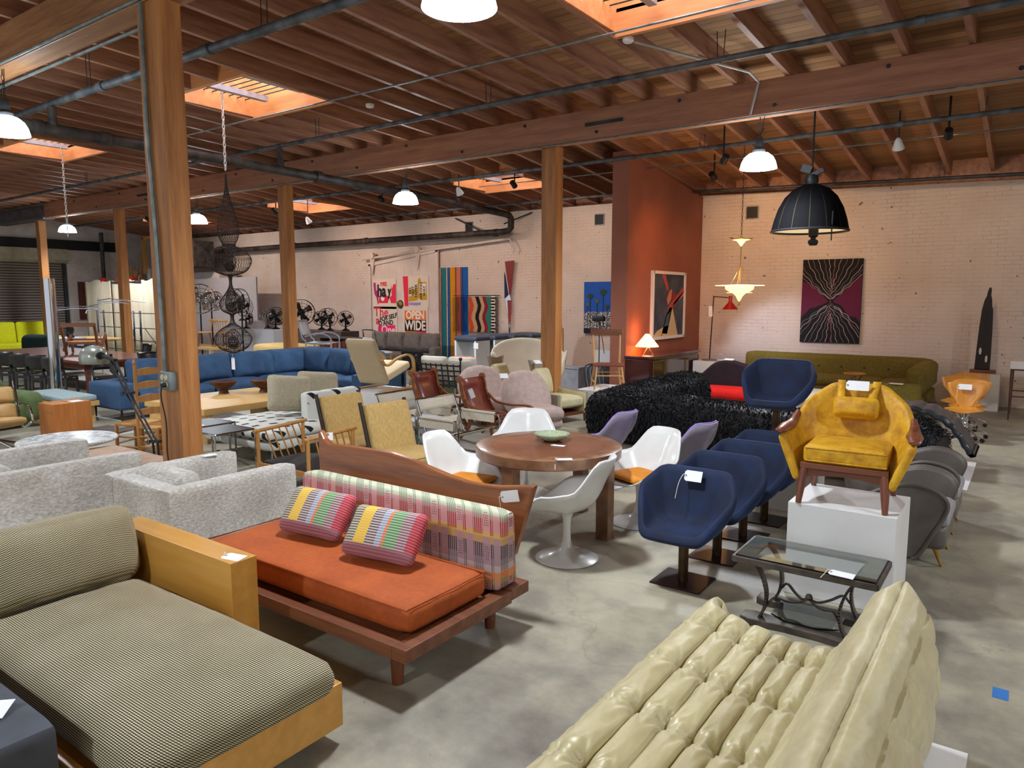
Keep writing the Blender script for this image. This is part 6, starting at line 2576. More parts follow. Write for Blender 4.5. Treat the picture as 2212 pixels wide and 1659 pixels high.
b.build('base', M['chrome'], t)
# bench
t = T('bench', 'blond wood bench with pale blue grey pad beside the blue sectional', 'bench', (-13.1, 5.28, 0))
b = MB()
b.box(-.75, -.28, .28, .75, .3, .36)
b.build('frame', M['blond'], t, smooth=False, bev=.004)
MB().cush(-.73, -.26, .36, .73, .28, .46, .03, .008, n=8).build('pad', mat('blue_grey_pad', '#8fa3a5', '#9bafb0', rough=.9, nscale=20), t)
for x in (-.6, .6):
    MB().box(x - .05, -.24, 0, x + .05, .26, .28).build('slab_leg', M['blond'], t, smooth=False)
# ================================================================ left and back of the hall
# ---- long dining table, black chairs ----
M['redtable'] = wood('red_brown_table', '#5c2c1c', '#7a4029', 0, 4, .35, coat=.3)
t = T('dining_table', 'long red-brown dining table carrying an upturned easy chair', 'table', (-18.2, 7.6, 0))
MB().box(-2.7, -.85, .69, 2.7, .95, .74).build('tabletop', M['redtable'], t, smooth=False, bev=.006)
b = MB()
b.box(-2.5, -.75, .56, 2.5, -.70, .69).box(-2.5, .80, .56, 2.5, .85, .69).box(-2.5, -.7, .56, -2.45, .8, .69).box(2.45, -.7, .56, 2.5, .8, .69)
b.build('apron', M['redtable'], t, smooth=False)
for x in (-2.42, 2.42):
    for y in (-.66, .76):
        b = MB()
        b.tube([(x, y, 0), (x, y, .1), (x * 1.006, y, .4), (x, y, .69)], [.055, .05, .06, .08], 4)
        b.build('leg', M['redtable'], t, smooth=False)
M['ebon'] = mat('ebonised_wood', '#0d0d0f', '#17171a', rough=.35, coat=.3)


def bchair(loc, rz, label, group):
    t = T('dining_chair', label, 'chair', loc, rz, group)
    b = MB()
    b.surf(lambda u, v: ((u - .5) * (.40 + .05 * v), .24 + .06 * v - .06 * (1 - (2 * u - 1) ** 2) * -1, .58 + .30 * v), 9, 6)
    b.build('backrest', M['ebon'], t, solid=.014)
    MB().cush(-.22, -.22, .43, .22, .22, .465, .015, 0, n=6).build('seat', M['ebon'], t)
    for s in (-1, 1):
        MB().bar((s * .2, -.19, 0), (s * .2, -.19, .43), .04).build('leg', M['ebon'], t, smooth=False)
        b = MB()
        b.bar((s * .2, .24, 0), (s * .2, .20, .46), .04)
        b.bar((s * .2, .20, .44), (s * .2, .28, .64), .036)
        b.build('leg', M['ebon'], t, smooth=False)
    b = MB()
    b.bar((-.2, -.19, .38), (.2, -.19, .38), .03, .06).bar((-.2, .2, .38), (.2, .2, .38), .03, .06)
    b.build('rail', M['ebon'], t, smooth=False)
    return t


G1 = 'black chairs on the near side of the long table'
b0 = bchair((-15.75, 6.42, 0), 218, 'black wooden chair at the long table, first beside the chrome column', G1)
for i, x in enumerate((-16.5, -17.25, -18.0, -18.75)):
    dup(b0, 'black wooden chair at the long table, %s from the chrome column' % ('second', 'third', 'fourth', 'fifth')[i], (x, 6.42 - .02 * i, 0))
for i, x in enumerate((-15.9, -16.55, -17.2, -17.85)):
    dup(b0, 'black chair on the far side of the long table', (x, 9.0, 0), 0, 'black chairs on the far side of the long table')
for x, y in ((-15.0, 7.0), (-14.9, 7.9)):
    dup(b0, 'black chair at the short end of the long table', (x, y, 0), 90, 'black chairs at the short end of the long table')
t = T('easy_chair', 'dark teak easy chair frame standing on the long table', 'chair', (-17.6, 7.7, .752), 232)
for s in (-1, 1):
    b = MB()
    b.bar((s * .33, .12, .0), (s * .33, .40, .70), .045, .07)
    b.build('back_post', M['walnut_z'], t, smooth=False)
    b = MB()
    b.bar((s * .36, .2, .1), (s * .36, -.42, .40), .04, .07)
    b.bar((s * .36, -.40, .42), (s * .36, -.48, .0), .04, .06)
    b.build('arm_and_leg', M['walnut_z'], t, smooth=False)
MB().bar((-.34, .41, .67), (.34, .41, .67), .05, .09).build('top_rail', M['walnut'], t, smooth=False)
b = MB()
b.bar((-.34, .2, .25), (.34, .2, .25), .05, .05).bar((-.34, -.35, .3), (.34, -.35, .3), .05, .05)
b.build('seat_rail', M['walnut'], t, smooth=False)
MB().cush(-.31, -.33, .26, .31, .2, .29, .01, 0, n=5).build('woven_seat', M['rush'], t)
# ---- chartreuse sofa, plinth, dark chairs ----
M['chart'] = mat('chartreuse_wool', '#c3c410', '#d0d118', rough=.9, sheen=.2, nscale=20)
t = T('sofa', 'bright chartreuse three-part sofa before the roll-up door', 'sofa', (-27.5, 9.6, 0), 84)
MB().cush(-1.8, -.45, .25, 1.5, .45, .52, .05, .01, n=8).build('seat', M['chart'], t)
for x0, x1 in ((-1.8, -.75), (-.73, .40), (.42, 1.45)):
    MB().cush(x0, -.14, 0, x1, .14, .72, .06, .015, 1, 8, TR(0, .38, .48) @ RX(-10)).build('back_section', M['chart'], t)
MB().cush(1.3, -.45, .3, 1.55, .4, .74, .05, 0, n=8).build('armrest', M['chart'], t)
for x in (-1.6, 1.35):
    for y in (-.35, .35):
        MB().cyl((x, y, .27), (x, y, 0), .025, n=8).build('leg', M['chrome'], t)
tag(MB().box(-23.9, 9.3, 0, -22.9, 10.1, .84).build('plinth', mat('cool_white_plinth', '#c9ccd0', rough=.6), smooth=False), 'pale grey plinth in front of the chartreuse sofa', 'plinth', 'white display plinths')
M['forest'] = mat('forest_green_wool', '#0f2322', '#172e2c', rough=.9, sheen=.3, nscale=9)
t = T('armchair', 'dark forest green armchair behind the long table', 'armchair', (-22.9, 8.6, 0), 20)
MB().cush(-.55, .1, .3, .55, .5, .98, .18, .03, 1, 8).build('backrest', M['forest'], t)
MB().cush(-.5, -.5, .12, .5, .3, .42, .1, .02, n=8).build('seat', M['forest'], t)
t = T('armchair', 'black leather armchair with white label behind the long table', 'armchair', (-20.9, 8.95, 0), 10)
MB().cush(-.55, .1, .3, .55, .4, .84, .08, .01, 1, 8).build('backrest', M['padgrey'], t)
MB().cush(-.5, -.5, .12, .5, .3, .42, .1, .02, n=8).build('seat', M['padgrey'], t)
ptag('white card label on the black leather armchair', (-20.85, 9.05, .80), (-20, 0, 10), .28, .14, 0)
t = T('bust', 'small black sculpture on the pale grey plinth', 'sculpture', (-23.2, 9.8, .841))
b = MB()
b.lathe([(0, 0), (.10, 0), (.09, .05), (.05, .08), (.09, .16), (.1, .26), (.05, .36), (0, .38)], 14)
b.build('body', M['black'], t)

# ---- cream hanging sheets, lumber, pipes ----
q = NT('cream_felt_sheet')
v = q.co()
n1 = q.noise(q.co((1, 1, .25)), 3, 4)
xs = q.xyz(v.outputs[0])
vo = q.n('TexVoronoi')
q.l(v.outputs[0], vo.inputs['Vector'])
vo.inputs['Scale'].default_value = 6
vo.inputs['Randomness'].default_value = .15
c = q.ramp(n1, [(.35, '#d8c7a8'), (.65, '#e8dcc2')])
q.col(q.mix(q.ramp(vo.outputs[0], [(.05, .7), (.07, 0.0)]), c, '#6a5a44'))
q.set(Roughness=.85)
t = T('hanging_sheet', 'cream perforated sheets clamped upright like a screen beside the second post', 'screen', (-25.1, 12.3, 0))
for x0, x1, yy in ((-2.6, -.75, 0), (-.80, 1.35, .08), (1.3, 2.9, .02)):
    b = MB()
    b.surf(lambda u, v: (x0 + (x1 - x0) * u, yy + .03 * math.sin(u * 9) * (1 - .3 * v), .05 + 2.55 * v - .04 * math.sin(u * PI * 3) * v), 16, 4)
    b.build('sheet', q.m, t, solid=.012)
for x in (-1.3, -.2, .8, 2.2):
    MB().box(x - .03, -.06, 2.58, x + .03, .1, 2.70).build('clamp', M['lampred'], t, smooth=False)
b = MB()
b.box(-2.6, .05, 2.5, 2.9, .09, 2.56)
b.box(-2.5, .03, 0, -2.44, .09, 2.5).box(2.8, .03, 0, 2.86, .09, 2.5)
b.build('rail', M['iron'], t, smooth=False)
rnd = random.Random(11)
for k in range(5):
    t = tag(MB().bar((0, 0, 0), (.12 + .05 * k, .35, 3.3 - .15 * k), .14, .045).build('timber_plank', M['oak'], smooth=False), 'long timber plank leaning in the corner by the hanging sheets', 'plank', 'leaning timber planks')
    t.location = (-28.0 + k * .22, 13.6, 0)
t = tag(MB().tube([(0, 0, 0), (.5, .3, 3.7)], .11, 12).build('cardboard_tube', mat('kraft_tube', '#8a6a50', '#9a7a5e', rough=.8)), 'thick brown cardboard tube leaning behind the hanging sheets', 'tube')
t.location = (-27.9, 14.0, 0)
b = MB()
b.cyl((0, 0, 0), (0, 0, 3.0), .08, n=12)
b.lathe([(0, 3.0), (.12, 3.0), (.12, 3.12), (0, 3.14)], 14)
t = tag(b.build('vent_pipe', M['white']), 'white vertical vent pipe in the back left corner', 'pipe')
t.location = (-27.6, 14.6, 0)
tag(MB().cyl((-28.2, 13.2, 0), (-28.2, 13.2, 4.4), .07, n=10).build('black_pipe', M['drainpipe']), 'black vertical pipe in the back left corner', 'pipe')
tag(MB().box(-28.6, 15.2, 0, -23.9, 15.9, 2.95).build('wall_partition', M['brick_left'], smooth=False), None, None, None, 'structure')['label'] = 'low whitewashed partition in the corner'
t = T('heater_unit', 'dark suspended heater unit in the back left corner', 'heater', (-25.2, 14.6, 3.0))
MB().box(-1.5, -.25, .1, 1.2, .5, 1.0).build('casing', M['drainpipe'], t, smooth=False)
MB().cyl((-.3, -.4, .0), (-.3, -.4, .8), .22, n=16).build('flue', M['drainpipe'], t)
b = MB()
b.bar((-1.9, -.4, -.1), (-1.9, -.4, 1.3), .12).bar((-1.9, -.4, 1.2), (.4, -.4, 1.2), .12)
b.build('timber_bracket', M['oak'], t, smooth=False)
t = tag(MB().box(-28.98, 12.6, 1.2, -28.93, 13.1, 2.6).build('wall_panel', mat('rust_panel', '#4a2018', '#5a2a20', rough=.6), smooth=False), 'rust red panel on the left wall beside the roll-up door', 'panel')
# shelving frame with rails
t = T('clothes_rack', 'chrome rail rack in front of the cream sheets', 'rack', (-22.4, 11.2, 0))
for x in (-1.9, -.35, .35, 1.9):
    for y in (-.1, .1):
        MB().cyl((x, y, 0), (x, y, 1.62), .035, n=8).build('upright', M['chrome'], t)
b = MB()
for z in (.42, .72, 1.10, 1.55):
    b.cyl((-2.1, 0, z), (2.6, 0, z), .014, n=6)
b.cyl((.8, 0, 1.1), (2.0, 0, .2), .012, n=6)
b.build('rails', M['iron'], t)
t = T('drying_rack', 'pale rotary rod sculpture beside the chrome column', 'sculpture', (-19.4, 8.9, 0))
b = MB()
b.cyl((0, 0, 0), (0, 0, 2.0), .02, n=8)
for k in range(7):
    a = k * .9
    b.tube([(0, 0, 1.95 - k * .04), (.6 * math.cos(a), .6 * math.sin(a), 2.0 - k * .05), (1.1 * math.cos(a + .2), 1.1 * math.sin(a + .2), 1.95 - k * .05)], .013, 6)
b.build('rods', M['channel'], t)
# low tables behind
for (x, y, lx, ly, h, m_, lab) in ((-23.2, 10.6, 1.2, .4, .8, 'blond', 'yellow-topped work table behind the rail rack'), (-20.3, 12.2, 1.3, .5, .58, 'white', 'low white-legged table carrying the spindle chairs')):
    t = T('low_table', lab, 'table', (x, y, 0))
    MB().box(-lx, -ly, h - .05, lx, ly, h).build('tabletop', M['blond'], t, smooth=False)
    for sx in (-1, 1):
        for sy in (-1, 1):
            MB().box(sx * lx * .9 - .05, sy * ly * .8 - .05, 0, sx * lx * .9 + .05, sy * ly * .8 + .05, h - .05).build('leg', M[m_], t, smooth=False)
for (x, y, z, a, lab) in ((-21.3, 12.1, .582, 20, 'small spindle-back chair on the low table, left of the near post'), (-20.0, 12.15, .582, -30, 'small spindle-back chair on the low table, right of the near post'), (-19.3, 12.35, .582, 200, 'yellow-seated spindle chair on the low table')):
    t = T('spindle_chair', lab, 'chair', (x, y, z), a, 'spindle-back chairs on the low table')
    MB().cush(-.22, -.2, .40, .22, .2, .44, .018, 0, n=6).build('seat', M['oak'], t)
    MB().tube(spline([(-.25, .16, .76), (-.15, .27, .78), (.15, .27, .78), (.25, .16, .76)], 5), .025, 8, flat=1.2).build('crest_rail', M['oak'], t)
    for k in range(6):
        x_ = -.2 + k * .08
        MB().cyl((x_ * .8, .17, .43), (x_ * 1.05, .255 - abs(x_) * .25, .76), .009, n=6).build('spindle', M['oak'], t)
    for sx in (-1, 1):
        for sy in (-1, 1):
            MB().cyl((sx * .15, sy * .13, .41), (sx * .21, sy * .2, 0), .018, .013, 7).build('leg', M['walnut_z'], t)

# ---- fans ----
M['fanblk'] = mat('fan_black', '#0f0f11', rough=.35, metal=.3)
FAN = {}


def fan_head(t, z, r, m_, tilt=0, thin=.006):
    b = MB()
    for ri in (1.0, .72, .45):
        for y in (-.07, .05):
            if ri < 1 and y > 0:
                continue
            b.tube([(ri * r * math.cos(a), y * r / .2, z + ri * r * math.sin(a)) for a in [k * PI / 14 for k in range(28)]], thin if ri < 1 else thin * 1.5, 5, closed=True)
    for k in range(12):
        a = k * PI / 6
        b.tube([(.12 * r * math.cos(a), -.11 * r / .2, z + .12 * r * math.sin(a)), (.6 * r * math.cos(a), -.10 * r / .2, z + .6 * r * math.sin(a)), (r * math.cos(a), -.07 * r / .2, z + r * math.sin(a)), (r * math.cos(a), .05 * r / .2, z + r * math.sin(a))], thin * .8, 4)
    b.build('cage', m_, t)
    for k in range(4):
        a = k * PI / 2 + .5
        b = MB()
        b.surf(lambda u, v: ((.12 + .72 * u) * r * math.cos(a + (v - .5) * (.9 - .3 * u)), -.02 + .05 * (v - .5), z + (.12 + .72 * u) * r * math.sin(a + (v - .5) * (.9 - .3 * u))), 5, 5)
        b.build('blade', m_, t, solid=.004)
    b = MB()
    b.lathe([(0, 0), (.2 * r, .02), (.3 * r, .1), (.3 * r, .5 * r), (.2 * r, .7 * r), (0, .75 * r)], 14).xf(TR(0, -.03, z) @ RX(-90))
    b.build('motor', m_, t)


def table_fan(loc, r, label, m_, rz=0):
    t = T('table_fan', label, 'fan', loc, rz, 'vintage table fans on the plinths')
    z = r + .14
    fan_head(t, z, r, m_)
    b = MB()
    b.lathe([(0, 0), (.13, 0), (.13, .02), (.08, .05), (.03, .08), (.025, z - .05), (0, z - .04)], 18, (0, .10, 0))
    b.build('stand', M['fanblk'], t)
    return t


def stand_fan(loc, h, r, label, m_, rz):
    t = T('pedestal_fan', label, 'fan', loc, rz, 'tall pedestal fans')
    fan_head(t, h, r, m_, thin=.008)
    b = MB()
    b.cyl((0, .12, .03), (0, .12, h - .02), .022, n=10)
    b.lathe([(0, 0), (.26, 0), (.26, .03), (.05, .07), (0, .08)], 20, (0, .12, 0))
    b.build('stand', M['fanblk'], t)
    return t


stand_fan((-21.4, 12.9, 0), 1.98, .46, 'largest chrome pedestal fan, left of the wire sculpture', M['chrome'], 62)
stand_fan((-20.55, 12.8, 0), 1.92, .30, 'smaller chrome pedestal fan beside the largest one', M['chrome'], 80)
stand_fan((-19.3, 12.85, 0), 1.92, .36, 'black pedestal fan right behind the wire sculpture', M['fanblk'], 10)
PLW = mat('plinth_pale', '#c5c5c8', rough=.6)
PLD = mat('plinth_umber', '#4a3f3c', '#544946', rough=.6, nscale=4)
for x0, x1, y0, h, m_, lab in ((-21.9, -20.9, 14.2, 1.25, PLW, 'tall white plinth under a black fan, left of the long fan row'), (-20.8, -19.1, 13.9, 1.02, PLW, 'wide white plinth under the fans'), (-19.05, -16.45, 14.3, 1.02, PLD, 'long umber plinth under the fans, behind the second post'), (-20.4, -19.6, 14.9, 1.1, PLW, 'white plinth in the rear of the fan row')):
    tag(MB().box(x0, y0, 0, x1, y0 + .7, h).build('plinth', m_, smooth=False), lab, 'plinth', 'white display plinths')
for x, y, z, r, m_, a, lab in ((-21.45, 14.5, 1.25, .30, M['fanblk'], 60, 'black table fan turned sideways on the tall white plinth'), (-20.6, 14.08, 1.02, .18, M['fanblk'], 80, 'small dark table fan at the left end of the wide plinth'),
                               (-20.05, 14.4, 1.02, .24, M['chrome'], 10, 'chrome-caged table fan, second on the wide plinth'), (-19.5, 14.3, 1.02, .28, M['fanblk'], 15, 'black table fan in the middle of the wide plinth'),
                               (-18.6, 14.6, 1.02, .40, M['fanblk'], 12, 'large black table fan left of the second post'), (-17.95, 14.8, 1.02, .22, M['fanblk'], -10, 'black table fan tucked behind the second post'),
                               (-17.3, 14.55, 1.02, .27, M['fanblk'], -25, 'black table fan just right of the second post'), (-16.75, 14.75, 1.02, .23, M['fanblk'], 5, 'last black table fan at the right end of the umber plinth')):
    table_fan((x, y, z + .001), r, lab, m_, a + 45)
t = tag(MB().box(-27.4, 14.0, .0, -22.8, 14.05, 2.72).build('display_panel', mat('cool_grey_panel', '#a7a5a8', '#adabae', rough=.7), smooth=False), 'large cool grey display panel standing behind the pedestal fans', 'panel')
t.location = (1.2, 1.1, 0)
# ---- tubular chair etc. behind blue sofa ----
M['whitevinyl'] = mat('white_sling', '#cfd0cf', '#d9dad9', rough=.6)
t = T('tubular_armchair', 'white sling chair on bent steel tube behind the blue sectional', 'chair', (-14.35, 11.75, .0), 122)
b = MB()
for s in (-1, 1):
    b.tube(spline([(s * .3, .40, 1.46), (s * .31, .30, 1.05), (s * .31, .22, .95), (s * .31, .24, .5)], 5), .018, 8)
    b.tube(spline([(s * .31, .24, 1.08), (s * .33, -.1, 1.16), (s * .34, -.38, 1.08), (s * .33, -.42, .9), (s * .33, -.40, .5)], 5), .018, 8)
    b.tube([(s * .31, .22, .92), (s * .33, -.40, .90)], .016, 8)
b.tube([(-.3, .40, 1.46), (.3, .40, 1.46)], .018, 8)
b.build('steel_frame', M['channel'], t)
MB().surf(lambda u, v: ((u - .5) * .6, .28 + .12 * v, 1.12 + .33 * v), 5, 5).build('back_sling', M['whitevinyl'], t, solid=.02)
MB().surf(lambda u, v: ((u - .5) * .62, -.40 + .62 * v, .93 - .03 * math.sin(PI * v)), 5, 6).build('seat_sling', M['whitevinyl'], t, solid=.02)
b = MB()
b.box(-.4, -.5, 0, .4, .35, .5)
b.build('riser_block', M['white'], t, smooth=False)
t = T('tubular_chair', 'white seat and pale wood frame chair behind the cantilever armchair', 'chair', (-13.2, 12.6, 0), 160)
MB().cush(-.28, -.3, .66, .28, .25, .70, .015, 0, n=5).build('seat', M['whitevinyl'], t)
MB().cush(-.28, .22, .72, .28, .25, 1.05, .012, 0, n=5).build('back', M['whitevinyl'], t)
for sx in (-1, 1):
    for sy in (-1, 1):
        MB().cyl((sx * .27, sy * .25, 0), (sx * .27, sy * .25, .68), .018, n=7).build('leg', M['oak'], t)
t = T('tubular_chair', 'bare chrome tube chair back standing before the sliding door', 'chair', (-14.6, 14.0, 0), 170)
b = MB()
b.tube(spline([(-.3, .2, .4), (-.3, .28, 1.05), (-.26, .3, 1.14), (.26, .3, 1.14), (.3, .28, 1.05), (.3, .2, .4)], 5), .018, 8)
b.tube([(-.3, .2, .4), (-.3, -.3, .42), (-.3, -.32, 0)], .018, 8)
b.tube([(.3, .2, .4), (.3, -.3, .42), (.3, -.32, 0)], .018, 8)
b.build('frame', M['chrome'], t)
MB().cush(-.29, -.3, .40, .29, .2, .44, .015, 0, n=5).build('seat', M['padgrey'], t)
M['butter'] = mat('butter_leather', '#c9a766', '#d3b375', rough=.6, nscale=5)
t = T('ottoman', 'butter yellow leather ottoman behind the blue sectional', 'ottoman', (-16.2, 12.2, 0))
MB().cush(-.9, -.45, .03, .9, .45, .78, .08, .03, n=8).build('body', M['butter'], t)
t = T('shelf_unit', 'small dark bookshelf of leather-bound books behind the white sling chair', 'shelf', (-15.2, 13.4, 0))
b = MB()
b.box(-.9, -.2, 0, -.86, .16, .91).box(.66, -.2, 0, .7, .16, .91).box(-.9, .16, 0, .7, .2, .95).box(-.86, -.2, .42, .66, .16, .46).box(-.9, -.2, .91, .7, .16, .95)
b.build('carcass', PLD, t, smooth=False)
for k in range(8):
    o = MB().box(-.07, -.14, 0, .07, .12, .34 + .03 * (k % 3)).build('book', mat('book_%d' % k, ('#7a3a22', '#5a2a1c', '#8a5a2a', '#6b3024')[k % 4], rough=.6), smooth=False)
    o.location = (-15.97 + k * .17, 13.36, .461)
    tag(o, 'leather-bound book on the dark bookshelf', 'book', 'leather-bound books')
# grey sectional
M['taupe'] = mat('taupe_linen', '#625b56', '#706964', rough=.95, sheen=.2, nscale=9)
t = T('sofa', 'taupe linen sofa with loose cushions under the posters', 'sofa', (-14.7, 15.2, 0))
MB().cush(-1.6, -.6, .14, 1.6, .4, .46, .06, .02, n=8).build('seat', M['taupe'], t)
for x in (-1.5, 1.5):
    for y in (-.5, .35):
        MB().box(x - .04, y - .04, 0, x + .04, y + .04, .16).build('foot', M['black'], t, smooth=False)
MB().cush(-1.6, .25, .14, 1.6, .5, .66, .06, .01, n=8).build('back', M['taupe'], t)
for s in (-1, 1):
    MB().cush(min(s * 1.4, s * 1.65), -.6, .14, max(s * 1.4, s * 1.65), .45, .68, .06, .01, n=8).build('armrest', M['taupe'], t)
for k, (x, z) in enumerate(((-1.0, .76), (-.34, .76), (.34, .76), (1.0, .76))):
    o = T('cushion', 'taupe loose cushion on the sofa under the posters, %s from the left' % ('first', 'second', 'third', 'fourth')[k], 'cushion', (-14.7 + x, 15.14, z), 2 * k - 3, 'taupe sofa cushions')
    MB().cush(-.34, -.12, -.27, .34, .12, .28, .1, .03, 1, 8, RX(-14), pinch=.4, wob=.012).build('cover', M['taupe'], o)
t = tag(MB().cush(-.5, -.4, 0, .5, .4, .32, .05, .02, n=6).build('pouf', mat('sage_grey_pad', '#6e7567', '#7a8172', rough=.9)), 'sage grey pouf behind the iron armchair cushions', 'pouf')
t.location = (-10.3, 11.6, 0)
t = T('plywood_chair', 'black padded plywood chair in front of the taupe sofa', 'chair', (-11.6, 12.3, 0), 200)
MB().cush(-.27, -.03, .42, .27, .04, .86, .03, .0, 1, 8, RX(-14)).build('back', M['black'], t)
MB().cush(-.27, -.35, .40, .27, .1, .44, .02, 0, n=6).build('seat', M['black'], t)
b = MB()
for sx in (-1, 1):
    b.tube([(sx * .24, .12, .42), (sx * .26, .2, 0)], .015, 7)
    b.tube([(sx * .24, -.3, .42), (sx * .26, -.36, 0)], .015, 7)
b.build('legs', M['birch'], t)
t = T('plastic_chair', 'small salmon orange chair behind the iron armchair', 'chair', (-9.45, 11.6, 0), 190)
MB().cush(-.24, .18, .5, .24, .22, .84, .02, 0, 1, 6).build('back', mat('salmon', '#c9744e', rough=.5), t)
MB().cush(-.24, -.25, .42, .24, .2, .46, .02, 0, n=5).build('seat', mat('salmon_seat', '#c9744e', rough=.5), t)
b = MB()
for sx in (-1, 1):
    for sy in (-1, 1):
        b.cyl((sx * .2, sy * .2, 0), (sx * .22, sy * .2, .43), .012, n=6)
b.build('legs', M['chrome'], t)

# ---- wire mesh hanging sculpture ----
M['wire'] = mat('brown_wire', '#3a2f2a', rough=.5, metal=.5)
t = T('wire_sculpture', 'hanging brown looped-wire sculpture of stacked bulb forms with a tag below', 'sculpture', (-10.7, 7.0, 0))


def lobe(prof, nl, nr, r=.0035, name='lobe'):
    P = spline([(p[0], 0, p[1]) for p in prof], 7)
    b = MB()
    for k in range(nl):
        a0 = k * 2 * PI / nl
        b.tube([(p.x * math.cos(a0 + .10 * math.sin(i * 1.6) / max(1, p.x * 8)), p.x * math.sin(a0 + .10 * math.sin(i * 1.6) / max(1, p.x * 8)), p.z) for i, p in enumerate(P)], r, 4)
    for i in range(0, len(P), max(1, len(P) // nr)):
        p = P[i]
        b.tube([(p.x * math.cos(a), p.x * math.sin(a), p.z) for a in [j * PI / 12 for j in range(24)]], r * .8, 4, closed=True)
    b.build(name, M['wire'], t)


lobe([(.012, 4.0), (.03, 3.75), (.09, 3.5), (.15, 3.26), (.165, 3.1), (.14, 2.98), (.10, 2.90)], 26, 12)
lobe([(.10, 2.90), (.11, 2.86), (.22, 2.82), (.325, 2.70), (.335, 2.60), (.26, 2.47), (.12, 2.405), (.035, 2.385)], 44, 4)
lobe([(.03, 2.85), (.06, 2.72), (.095, 2.64), (.08, 2.52), (.03, 2.46)], 16, 3, name='inner_lobe')
lobe([(.035, 2.385), (.022, 2.30), (.035, 2.20), (.09, 2.10), (.165, 2.00), (.19, 1.92), (.15, 1.82), (.06, 1.77), (.03, 1.75)], 34, 4)
lobe([(.03, 2.14), (.07, 2.04), (.10, 1.95), (.08, 1.85), (.03, 1.80)], 15, 3, name='inner_lobe')
lobe([(.03, 1.75), (.028, 1.68), (.06, 1.60), (.18, 1.52), (.28, 1.41), (.29, 1.32), (.22, 1.21), (.08, 1.14), (.02, 1.12)], 40, 4)
lobe([(.03, 1.52), (.12, 1.43), (.16, 1.34), (.1, 1.24), (.03, 1.20)], 18, 3, name='inner_lobe')
for z, r in ((2.54, .07), (1.88, .075), (1.31, .085)):
    lobe([(.01, z + r), (r * .75, z + r * .7), (r, z), (r * .75, z - r * .7), (.01, z - r)], 16, 5, .005, 'core')
b = MB()
b.cyl((0, 0, 3.98), (0, 0, 5.2), .003, n=5)
b.build('wire', M['iron'], t)
def chain_thing(x, y, z0, z1, label, m_):
    t = T('hanging_chain', label, 'chain', (x, y, z0))
    b = MB()
    n = int((z1 - z0) / .07)
    for i in range(n):
        za = i * .07
        pts = [(.018 * math.cos(k * PI / 4), 0, za + .04 + .045 * math.sin(k * PI / 4)) for k in range(8)]
        if i % 2:
            pts = [(0, p[0], p[2]) for p in pts]
        b.tube(pts, .007, 5, closed=True)
    b.build('links', m_, t)
    return t


chain_thing(-10.62, 6.95, 4.05, 5.62, 'pale chain hanging from the skylight behind the near post', M['white'])
chain_thing(-16.6, 7.1, 3.3, 5.62, 'pale chain hanging from the skylight at the left edge', M['white'])
ptag('white tag dangling under the wire sculpture', (-10.7, 6.98, .95), (0, 90, 0), .2, .095, .16, -1, (-.16, 0, 0.02))

# ---- sliding barn door, track and posters ----
q = NT('painted_planks')
xs = q.xyz(q.co().outputs[0])
fr = q.math('FRACT', q.math('MULTIPLY', xs[0], 3.1))
n1 = q.noise(q.co(), 2, 4)
c = q.ramp(n1, [(.35, '#d0c0b4'), (.65, '#dccfc6')])
q.col(q.mix(q.ramp(fr, [(0, .7), (.02, 0.0), (.985, 0.0), (1, .7)]), c, '#8d7d72'))
q.set(Roughness=.7)
t = T('sliding_door', 'large pale plank sliding door hung from an inclined track on the brick wall', 'door', (-15.6, 16.12, 0))
b = MB()
b.prism([(-1.40, .02), (1.32, .02), (1.32, 3.40), (-1.40, 3.08)], -.03, .05)
b.build('panel', q.m, t, smooth=False)
b = MB()
b.bar((-1.46, -.05, 0), (-1.46, -.05, 3.06), .09, .04, (0, 1, 0)).bar((1.36, -.05, 0), (1.36, -.05, 3.42), .09, .04, (0, 1, 0))
b.bar((-1.5, -.05, 3.04), (1.4, -.05, 3.40), .04, .1).bar((-1.4, -.05, .32), (1.3, -.05, .32), .04, .1)
b.build('stile', q.m, t, smooth=False)
b = MB()
b.tube([(-1.75, -.08, 3.22), (4.0, -.08, 3.60)], .035, 8)
b.lathe([(0, -.03), (.09, -.03), (.09, .03), (0, .03)], 14).xf(TR(0, 0, 0)) if False else None
b.build('track', q.m, t)
for x in (-1.30, .62):
    z = 3.22 + (x + 1.75) * .066
    b = MB()
    b.cyl((x, -.14, z + .06), (x, -.04, z + .06), .10, n=16)
    b.prism([(x - .10, z - .02), (x, z - .55), (x + .10, z - .02), (x + .04, z + .12), (x - .04, z + .12)], -.10, -.07)
    b.build('hanger', q.m, t, smooth=False)
b = MB()
b.tube([(4.0, -.08, 3.60), (4.05, -.08, 3.5), (4.15, -.08, 3.38), (4.1, -.08, 3.25)], .022, 6)
b.build('track_hook', q.m, t)
PAPER = mat('poster_paper', '#dfd2c0', rough=.8)
INKB, INKR, INKP, INKO, INKG, INKM = [mat(n, h, rough=.8) for n, h in (('ink_black', '#15151a'), ('ink_red', '#e02a4a'), ('ink_pink', '#ee1f78'), ('ink_orange', '#e07a3a'), ('ink_gold', '#c09a20'), ('ink_magenta', '#b3267a'))]
INKW = mat('ink_cream', '#efe4d4', rough=.8)


def poster(label, x, z, w_, h):
    t = T('poster', label, 'poster', (x, 16.075, z), 0, 'screen-printed posters on the sliding door')
    MB().box(-w_ / 2, 0, -h / 2, w_ / 2, .004, h / 2).build('sheet', PAPER, t, smooth=False)
    return t


def pf(t, poly, m_, y=-.002, name='ink_shape'):
    MB().prism(poly, y, y + .001).build(name, m_, t, smooth=False)


